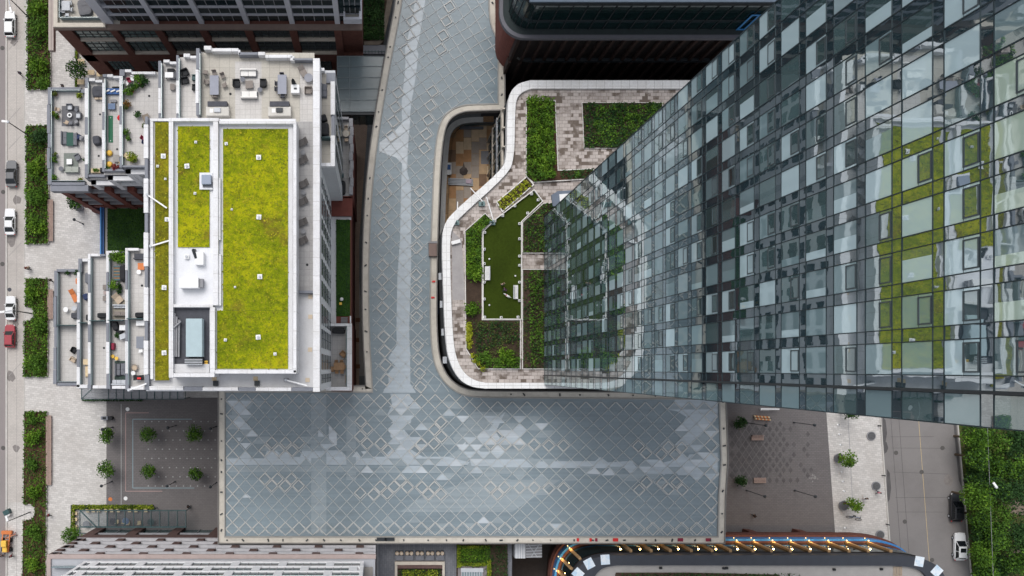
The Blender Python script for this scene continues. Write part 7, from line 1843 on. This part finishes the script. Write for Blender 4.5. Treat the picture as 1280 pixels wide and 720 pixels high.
sofa(80, 172.5, h, 90, 'grey sofa left of the green glass table', slate, 2.0, .8, 2, slate); table(87.5, 174, h, 0, 1.0, 2.0, 'green glass table between the grey sofas', plain('green_top', (.04, .1, .08), .1), .45); sofa(93.5, 174, h, -90, 'grey sofa right of the green glass table', slate, 1.9, .8, 2, slate)
covered(98.5, 171.5, h, 30, .8, .6, 'crumpled navy cover right of the grey sofa pair', navy, .7); grill(104, 173.5, h, 0, 'small grey grill beside the terrace wall', mgrey, .8, .6)
rug(89, 203, h, 2.2, 2.8, 'woven grey green rug at the lower end of the lowest north terrace', plain('rug_green', (.2, .22, .2), .25, 8))
sofa(90, 212, h, 180, 'pale green grey sofa on the woven rug', plain('sage', (.36, .38, .34), .1), 2.1, .9, 2, mgrey)
table(86.5, 202, h, 0, .8, .8, 'white square coffee table on the woven rug', whiteplastic, .4); armchair(97, 196.5, h, -60, 'grey armchair at the corner of the woven rug', slate)
rtable(76.5, 211, h, 'round grey side table left of the woven rug', slate, .36); pot(68, 200, h, 'tall green plant by the lower left glass rail', .3, .4, mgrey, leafA, 150, .55); pot(69.5, 193, h, 'white potted plant above the tall green plant', .28, .4, whiteplastic, leafD, 60, .3)
pot(68, 222, h, 'small dark plant in the lower left terrace corner', .25, .4, char, leafA, 80, .4); pot(100.5, 224, h, 'yellow green plant by the lower terrace rail', .28, .4, tan, leafY2, 100, .42)
pot(105.5, 200, h, 'teal potted plant against the terrace dividing wall', .2, .5, tealbar, leafC, 40, .25)
# terrace 2
h = 24
covered(123, 115, h, 0, 1.7, 1.6, 'large dark covered seat pair on the narrow second terrace', char, .8, 'sofa', 'sofa')
table(121, 122, h, 0, .6, .6, 'left tan topped stool with dark hole on the second terrace', tan, .5); table(126.8, 122, h, 0, .55, .6, 'right tan topped stool with dark hole on the second terrace', tan, .5)
covered(121.5, 176, h, 10, 1.05, 1.25, 'black covered grill on the second terrace', char, 1.0)
o = local_thing('planter_box', 'wooden planter box with herbs at the lower end of the second terrace', 'planter')
m = MB(); m.box(-.7, .7, -.3, .3, 0, .5); m.build('box', palewood, o); m = MB(); m.leaves((0, 0, .6), (.55, .2, .2), 120, .22, 5); m.build('herbs', leafA, o, recalc=False); lab_place(o, 120, 213.3, h)
covered(127.5, 213, h, 0, .5, .7, 'small black covered object by the herb planter', black, .7)
# terrace 3
h = 27
o = local_thing('sofa', 'long blue corner sofa with white striped cushions', 'sofa')
m = MB(); m.box(-1.4, 1.3, -.4, .4, .05, .42); m.build('long_seat', blue, o, bevel=.04); m = MB(); m.box(.85, 1.3, -2.3, -.41, .05, .42); m.build('side_seat', blue, o, bevel=.04)
for i in range(3): m = MB(); m.obox(-.9+.8*i, 0, .42, .7, .22, .18, .4); m.build('cushion', cushion, o, bevel=.03)
lab_place(o, 142.5, 114, h); 
covered(144.5, 108.3, h, 0, 1.2, .22, 'long black folded mat above the blue corner sofa', black, .15)
table(141.5, 126, h, 0, .9, .35, 'narrow glass table before the blue sofa', mgrey, .4)
table(139.5, 133, h, 0, 1.0, .85, 'square steel blue ottoman on the third terrace', steelblue, .42, 'ottoman')
parasol(149.5, 146.5, h, 'bright red round parasol on the third terrace', red, .45, 1.2)
o = local_thing('putting_mat', 'long dark green putting mat on the third terrace', 'mat'); m = MB(); m.box(-.32, .32, -1.9, 1.9, 0, .05); m.build('base', green, o, bevel=.02); m = MB(); m.cyl(0, 1.6, .05, .06, .06, 8); m.cyl(0, -1.65, .05, .06, .06, 8); m.build('cup', whiteplastic, o); lab_place(o, 137.3, 160.5, h)
o = thing('surfboard', 'dark blue board leaning on the terrace wall', 'board', (*P(150.5, 167, h), h+.01)); m = MB(); q = P(150.3, 167, h+.3); m.prism([(q[0]+.16*math.sin(PI*i/8)*(1), q[1]-.8+1.6*i/8) for i in range(9)]+[(q[0]-.16*math.sin(PI*i/8), q[1]-.8+1.6*i/8) for i in range(7, 0, -1)], h+.02, h+.1); m.build('deck', navy, o)
m = MB(); m.obox(q[0], q[1]-.5, h+.1, .03, .2, .12); m.build('fin', navy, o)
for i, (px, py) in enumerate(((136.5, 191), (136.5, 205))):
    o = local_thing('beanbag', ['upper round yellow pouf on the third terrace', 'lower round yellow pouf on the third terrace'][i], 'pouf'); m = MB(); m.lathe(0, 0, [(.3, 0), (.42, .15), (.4, .35), (.2, .45)], 16); m.build('cushion', yellow, o, smooth=True); m = MB(); m.cyl(0, 0, .44, .47, .05, 8); m.build('button', tan, o); lab_place(o, px, py, h)
o = local_thing('sofa', 'yellow striped chair at the terrace wall', 'chair'); m = MB(); m.box(-.25, .25, -.6, .6, .1, .45); m.build('seat', yellow, o, bevel=.03); m = MB(); m.box(.2, .3, -.6, .6, .45, .8); m.build('backrest', tan, o); lab_place(o, 151, 199, h); o.name = 'side_chair'
table(145.5, 198, h, 0, .9, 1.0, 'taupe square table between the yellow poufs', plain('taupe_top', (.32, .3, .28), .1), .45)
pot(143, 209, h, 'red leaved potted plant right of the lower yellow pouf', .3, .4, char, foliage_mat('leaf_red', (.08, .01, .02), (.2, .03, .04), (.3, .1, .06)), 130, .45); pot(147, 209, h, 'dark red potted plant next to the red leaved one', .26, .4, char, MAT['leaf_red'], 90, .38); pot(134.5, 211, h, 'small green pot in the corner below the yellow poufs', .22, .4, mgrey, leafA, 60, .32)
# terrace 4
h = 31
for i, (px, py, r_, lm, lab) in enumerate(((160, 113, .8, leafA, 'large leafy potted shrub by the fourth terrace wall'), (164.5, 113, .5, leafA, 'leafy pot right of the large potted shrub'), (166, 108, .35, leafC, 'small round dark potted plant, upper of a cluster'), (170, 107, .4, leafA, 'round green potted plant in the middle of a cluster'), (177, 106.5, .35, leafC, 'small potted plant lowest right of a cluster'), (175.5, 102, .45, leafA, 'round potted plant near the top rail'), (181.5, 101, .55, leafC, 'bushy dark potted plant at the top rail right end'), (172, 98.5, .5, leafA, 'potted fern at the top rail centre'), (177.5, 98, .5, leafC, 'potted fern beside the top rail fern'))):
    pot(px, py, h, lab, .28, .4, terracotta if i % 3 else char, lm, int(240*r_), r_)
chair(161.5, 101, h, 20, 'dark red folding chair among the plants on the fourth terrace', wine); chair(165.5, 98.5, h, -20, 'white folding chair among the plants on the fourth terrace', whiteplastic); chair(158.3, 104.5, h, 70, 'white chair frame by the fourth terrace wall', whiteplastic)
pot(159, 130.5, h, 'rust coloured potted plant by the fourth terrace wall', .3, .4, terracotta, foliage_mat('leaf_rust', (.05, .05, .01), (.16, .09, .02), (.3, .16, .05)), 130, .5); pot(158, 134.5, h, 'grey pot below the rust coloured plant', .25, .4, mgrey, leafD, 60, .3)
pot(171.5, 142.5, h, 'lone green potted plant in the middle of the fourth terrace', .3, .4, slate, leafC, 130, .5); pot(158.5, 166, h, 'green potted plant lower on the fourth terrace wall', .3, .4, mgrey, leafA, 120, .45); pot(161, 173, h, 'small green pot below the wall plant', .25, .4, mgrey, leafA, 70, .35)
table(182.5, 147, h, 20, .9, .9, 'brown edged square crate table by the sedum roof corner', plain('crate', (.24, .2, .16), .15), .5); pot(180, 157.5, h, 'orange potted plant by the penthouse wall', .28, .4, orange, leafD, 70, .35)
chair(179, 173, h, 60, 'striped folding chair by the penthouse wall', wine); chair(181, 178, h, 80, 'dark folding chair below the striped one', navy)
o = local_thing('planter_box', 'pale wooden tub with yellow green plants at the end of the fourth terrace', 'planter'); m = MB(); m.obox(0, 0, 0, 1.5, .6, .45, -.6); m.build('box', palewood, o); m = MB(); m.leaves((.4, .1, .7), (.8, .6, .35), 260, .26, 7); m.build('plants', leafY2, o, recalc=False); lab_place(o, 161, 197, h)
pot(168.5, 199.5, h, 'cream pot of grasses next to the pale wooden tub', .35, .4, beige, leafD, 120, .45)
# terraces 5, 6
h = 36
table(212, 94.5, h, 0, 1.1, .7, 'white table at the top of the fifth terrace', whiteplastic, .7); covered(214, 88.5, h, 0, 1.0, .5, 'black covered box above the white table', black, .7); armchair(216.5, 94.5, h, -90, 'grey seat right of the white table', slate); table(215.5, 108.5, h, 0, .6, .8, 'small brown stool table lower on the fifth terrace', taupe, .45)
h = 41
armchair(231, 90.5, h, 20, 'black lounge chair, upper of two on the sixth terrace', black); armchair(231, 100.5, h, 10, 'black lounge chair, lower of two on the sixth terrace', black); armchair(243.5, 97, h, -90, 'teal dark seat by the wall on the sixth terrace', tealbar, .6, .7); armchair(243.5, 109, h, -90, 'black seat by the wall on the sixth terrace', black, .6, .7)
# --- southern group
h = 20
lounger(92, 369.5, h, 25, 'orange sun lounger on the lowest south terrace', orange, .75, 2.0); covered(96.5, 351.5, h, 0, .4, .9, 'orange folded chair at the terrace wall', orange, .6)
rtable(83, 387, h, 'round white cafe table, left of two on the lowest south terrace', whiteplastic, .38, .7); rtable(93.5, 385.5, h, 'round white cafe table, right of two on the lowest south terrace', lgrey, .38, .7)
covered(94.5, 394.5, h, 0, 1.2, .9, 'dark covered box by the terrace wall below the cafe tables', char, .8); pot(85, 341, h, 'small dark green pot at the top wall, left', .3, .4, char, leafC, 90, .4); pot(96, 341, h, 'small dark green pot at the top wall, right', .3, .4, char, leafC, 90, .4)
armchair(92, 437.5, h, 60, 'black round chair low on the lowest south terrace', black, .8, .7); armchair(91, 449.5, h, -30, 'beige round chair low on the lowest south terrace', tan, .8, .7)
covered(91, 481, h, 0, .9, .35, 'red black box at the bottom wall of the lowest south terrace', wine, .5)
h = 24
covered(109.5, 347.5, h, 0, .6, 1.6, 'dark covered bench on the narrow second south terrace', slate, .7); covered(108, 371, h, 20, .8, .9, 'navy covered chair on the narrow second south terrace', navy, .8); covered(110, 397, h, 0, .4, .9, 'dark box near the screen on the second south terrace', black, .8)
table(108, 452.5, h, 0, .85, .8, 'cream table near the bottom of the second south terrace', palewood, .6); sofa(109.5, 464.5, h, -90, 'cream lounger near the bottom of the second south terrace', palewood, 1.6, .7, 1, palewood)
h = 27
table(131.5, 359, h, 0, .7, .7, 'upper brown seat by the wall on the third south terrace', taupe, .42); table(131.5, 366, h, 0, .5, .5, 'small pinkish stool between two brown seats', plain('pinkish', (.42, .34, .32), .1), .42); table(131.5, 373, h, 0, .7, .7, 'lower brown seat by the wall on the third south terrace', taupe, .42)
covered(128.5, 394.5, h, 0, 1.4, .75, 'long black covered grill by the screen of the third south terrace', black, .9)
h = 31
for i, (px, py, r_) in enumerate(((145, 322, .8), (150, 321, .8), (155, 323, .8))): pot(px, py, h, ['left bushy tree pot under the white top wall', 'middle bushy tree pot under the white top wall', 'right bushy tree pot under the white top wall'][i], .35, .6, char, leafB, 230, r_)
o = local_thing('day_bed', 'slatted blue and brown day bed on the fourth south terrace', 'day bed'); m = MB(); m.box(-.55, .55, -1, 1, .1, .45); m.build('base', dark, o)
for i in range(9): m = MB(); y = -.9+.225*i; m.box(-.5, .5, y-.07, y+.07, .45, .5); m.build('slat', [plain('slat_blue', (.12, .2, .22), .1) if i == 0 else MAT['slat_blue'], wood][i % 2], o)
lab_place(o, 147, 341.5, h); covered(155, 342, h, 0, .8, 2.2, 'tall black covered object beside the slatted day bed', black, 1.2); rtable(157, 341.5, h, 'round beige side table by the black covered object', tan, .38)
pot(143.5, 357.5, h, 'leafy green potted tree below the slatted day bed', .35, .5, mgrey, leafB, 240, .75)
for i, (px, py) in enumerate(((149, 356), (150, 360.5), (149, 364.5))): pot(px, py, h, ['upper small dark pot beside the leafy potted tree', 'middle small dark pot beside the leafy potted tree', 'lower small dark pot beside the leafy potted tree'][i], .22, .35, char, leafC, 70, .3)
rug(150, 387, h, 2.0, 2.6, 'beige and grey rug at the end of the fourth south terrace', plain('rug_beige', (.36, .33, .27), .2, 5)); lounger(147, 373, h, 40, 'beige angular lounger at the top of the beige rug', tan, 1.0, 1.4); sofa(150, 383, h, 0, 'grey bench across the beige rug', lgrey, 1.9, .5, 2, mgrey); sofa(150.5, 392, h, 180, 'taupe bench at the lower end of the beige rug', taupe, 1.9, .6, 2, taupe)
covered(144.5, 408, h, 20, .8, 1.2, 'black bicycle cover heap by the screen', black, .8); table(154.5, 409.8, h, 0, 1.0, .7, 'white table by the screen of the lower fourth terrace', whiteplastic, .7); covered(149, 415, h, 40, 1.0, .6, 'black folded chair under the white table', black, .6); table(154, 420.5, h, 20, .9, .7, 'white patterned table below the white one', lgrey, .7); pot(147.5, 419, h, 'dark green plant left of the patterned table', .22, .4, char, leafC, 100, .4)
covered(141.5, 433, h, 0, .45, .95, 'wine red chest by the terrace wall', wine, .7); rtable(141, 445.5, h, 'upper small yellow stool by the terrace wall', yellow, .25, .45); rtable(145.7, 448, h, 'lower small yellow stool by the terrace wall', yellow, .25, .45)
rug(150.5, 463, h, 1.6, 2.6, 'dark patterned rug with green diamonds', plain('rug_pat', (.05, .075, .065), .6, 3)); sofa(147, 462, h, 90, 'left grey sofa on the dark patterned rug', slate, 1.7, .7, 2, char); sofa(154, 461.5, h, -90, 'right grey sofa on the dark patterned rug', slate, 1.7, .7, 2, char)
sofa(148.5, 478, h, 180, 'grey bench with white cushions at the bottom wall', lgrey, 2.0, .7, 3, mgrey)
h = 36
sofa(174.5, 320.5, h, 180, 'dark grey bench with orange pad at the top of the fifth south terrace', char, 1.5, .8, 1, char); table(176.3, 333, h, 0, .85, .9, 'orange square table on the fifth south terrace', orange, .42); rtable(173.5, 340, h, 'round white stool below the orange table', whiteplastic, .3, .45)
covered(175.5, 394, h, 0, 1.25, .7, 'black covered grill by the screen of the fifth south terrace', black, .9); table(175.8, 404, h, 0, 1.1, .65, 'white storage chest below the screen of the fifth south terrace', whiteplastic, .6, 'storage_chest')
table(176, 428, h, 0, 1.0, 1.55, 'grey dining table on the lower fifth south terrace', plain('steel_top', (.22, .235, .27), .08), .74); chair(176, 437.8, h, 180, 'white chair below the grey dining table', whiteplastic)
o = local_thing('deck_chair', 'brown wooden deck chair frame low on the fifth south terrace', 'chair'); m = MB(); m.obox(0, 0, .3, .7, .7, .05, .6); m.build('seat', tan, o); 
for i in range(4): m = MB(); a = .6+i*PI/2; m.bar((math.cos(a)*.5, math.sin(a)*.5, .4), (math.cos(a+PI/2)*.5, math.sin(a+PI/2)*.5, .4), .06); m.build('rail', taupe, o)
for i in range(4): m = MB(); a = .6+i*PI/2; m.cyl(math.cos(a)*.5, math.sin(a)*.5, 0, .38, .03, 6); m.build('leg', taupe, o)
lab_place(o, 168, 459.5, h); rtable(166.5, 466.5, h, 'round white stool at the terrace wall by the deck chair', whiteplastic, .3, .45)
grill(174.5, 472, h, 0, 'black grill with red box at the bottom of the fifth south terrace', black, 1.4, .7); table(175.8, 472.8, h, 0, .5, .25, 'small red box on the black grill', red, 1.2, 'red_box')
# bay and podium terraces
h = HB
sofa(405, 113, h, 90, 'grey bench seat on the upper east bay terrace', slate, 1.7, .7, 2, slate); covered(404.5, 148, h, 20, .8, .8, 'black covered chair on the east bay terrace', black, .8); covered(406, 162, h, 0, 1.0, 1.6, 'large black covered table on the east bay terrace', black, .8); table(408, 171, h, 0, .6, .5, 'dark stool below the black covered table', char, .5)
h = HD
rtable(432.5, 167.5, h, 'round cream table on the northeast podium terrace', beige, .5, .7)
for i, (px, py, r) in enumerate(((432.5, 160.5, 0), (438-.5, 167, -90), (433, 175, 180), (427, 168.5, 90))): chair(px, py, h, r, ['tan chair above the round cream table', 'tan chair right of the round cream table', 'tan chair below the round cream table', 'tan chair left of the round cream table'][i], tan)
covered(428, 234.5, h, 0, .9, 2.0, 'black covered grill on the northeast podium terrace', black, .9); covered(427, 219, h, 0, .6, .7, 'teal box above the covered grill', tealbar, .7)
covered(423, 413.5, h, 0, 1.9, .8, 'black covered grill at the top of the southeast podium terrace', black, .9)
table(424, 458, h, 0, 1.6, 1.1, 'wooden dining table on the southeast podium terrace', wood, .72); sofa(415, 461.5, h, 90, 'wooden bench left of the wooden dining table', wood, .8, .7, 1, wood); armchair(429, 442.5, h, -40, 'wooden armchair above the wooden dining table', wood, frame=wood)
for i, (px, py) in enumerate(((420.5, 452.5), (427, 452.5), (421, 464.5), (427.5, 464.5), (432, 458.5))): chair(px, py, h, (0, 0, 180, 180, -90)[i], ['wooden chair at the upper left of the dining table', 'wooden chair at the upper right of the dining table', 'wooden chair at the lower left of the dining table', 'wooden chair at the lower right of the dining table', 'wooden chair at the right end of the dining table'][i], wood)
sofa(433.8, 474, h, -90, 'small wooden bench in the lower corner of the southeast podium terrace', wood, 1.2, .5, 1, wood)
m = MB(); q = P(427, 376, HD); o = thing('lawn_toy', 'small white and yellow object on the narrow podium lawn', 'toy', (q[0], q[1], HD-.35)); m.ball((q[0], q[1]+.25, HD-.1), .26); m.build('white_ball', whiteplastic, o); m = MB(); m.obox(q[0]-.15, q[1]-.4, HD-.37, .35, .35, .3); m.build('yellow_box', yellow, o)
# loft terrace furniture, balcony seat
h = 21
covered(106, 9.5, h, 10, 2.0, 2.4, 'grey round lounge set cover on the loft building terrace', plain('cover_grey', (.15, .15, .16), .2, 4), .7)
table(83, 8, h, 0, 1.2, 1.4, 'pale glass table on the loft building terrace', lgrey, .7)
for i, (px, py, r) in enumerate(((78, 5, 90), (79, 14, 100), (88, 4, -80), (89, 12, -100), (84, 19, 180))): chair(px, py, h, r, ['grey chair, upper left of the pale glass table', 'grey chair, lower left of the pale glass table', 'grey chair, upper right of the pale glass table', 'grey chair, lower right of the pale glass table', 'grey chair below the pale glass table'][i], lgrey)
covered(437.5, 10.5, 24, 0, 1.9, 1.1, 'black oval covered seat on the loft building corner balcony', black, .8)
# ================================================================== LIGHT, SKY, CAMERA
w = bpy.data.worlds.new('World'); sc.world = w; w.use_nodes = True
t = w.node_tree; t.nodes.clear()
sky = N(t, 'ShaderNodeTexSky'); sky.sky_type = 'NISHITA'; sky.sun_disc = False
SE, SR = math.radians(60), math.radians(335)
sky.sun_elevation = SE; sky.sun_rotation = SR; sky.altitude = 100; sky.air_density = 1.2; sky.dust_density = 4.0; sky.ozone_density = 1.0
hs = N(t, 'ShaderNodeHueSaturation'); hs.inputs['Saturation'].default_value = .3     # overcast: the sky is nearly grey
L(t, sky, 0, hs, 'Color')
bg = N(t, 'ShaderNodeBackground', Strength=.13); L(t, hs, 0, bg, 0)
o = N(t, 'ShaderNodeOutputWorld'); L(t, bg, 0, o, 0)
sl = bpy.data.lights.new('sun', 'SUN'); sl.energy = .85; sl.angle = math.radians(30); sl.color = (1, .985, .965)
so = bpy.data.objects.new('sun', sl); COL.objects.link(so)
d = Vector((math.sin(SR)*math.cos(SE), math.cos(SR)*math.cos(SE), math.sin(SE)))
so.rotation_euler = d.to_track_quat('Z', 'Y').to_euler(); so.location = d*300
cd = bpy.data.cameras.new('camera'); co = bpy.data.objects.new('camera', cd); COL.objects.link(co)
co.location = (0, 0, H); co.rotation_euler = (0, 0, 0)
cd.sensor_width = 36; cd.sensor_fit = 'HORIZONTAL'; cd.lens = 36*F/1280
cd.shift_x = (640-VX)/1280; cd.shift_y = (VY-360)/1280
cd.clip_start = 1; cd.clip_end = 5000
sc.camera = co
vs = sc.view_settings; vs.view_transform = 'Standard'; vs.look = 'None'; vs.gamma = 1; vs.use_curve_mapping = False; vs.exposure = EXPO
sc.cycles.max_bounces = 8; sc.cycles.transparent_max_bounces = 12; sc.cycles.caustics_reflective = False; sc.cycles.caustics_refractive = False
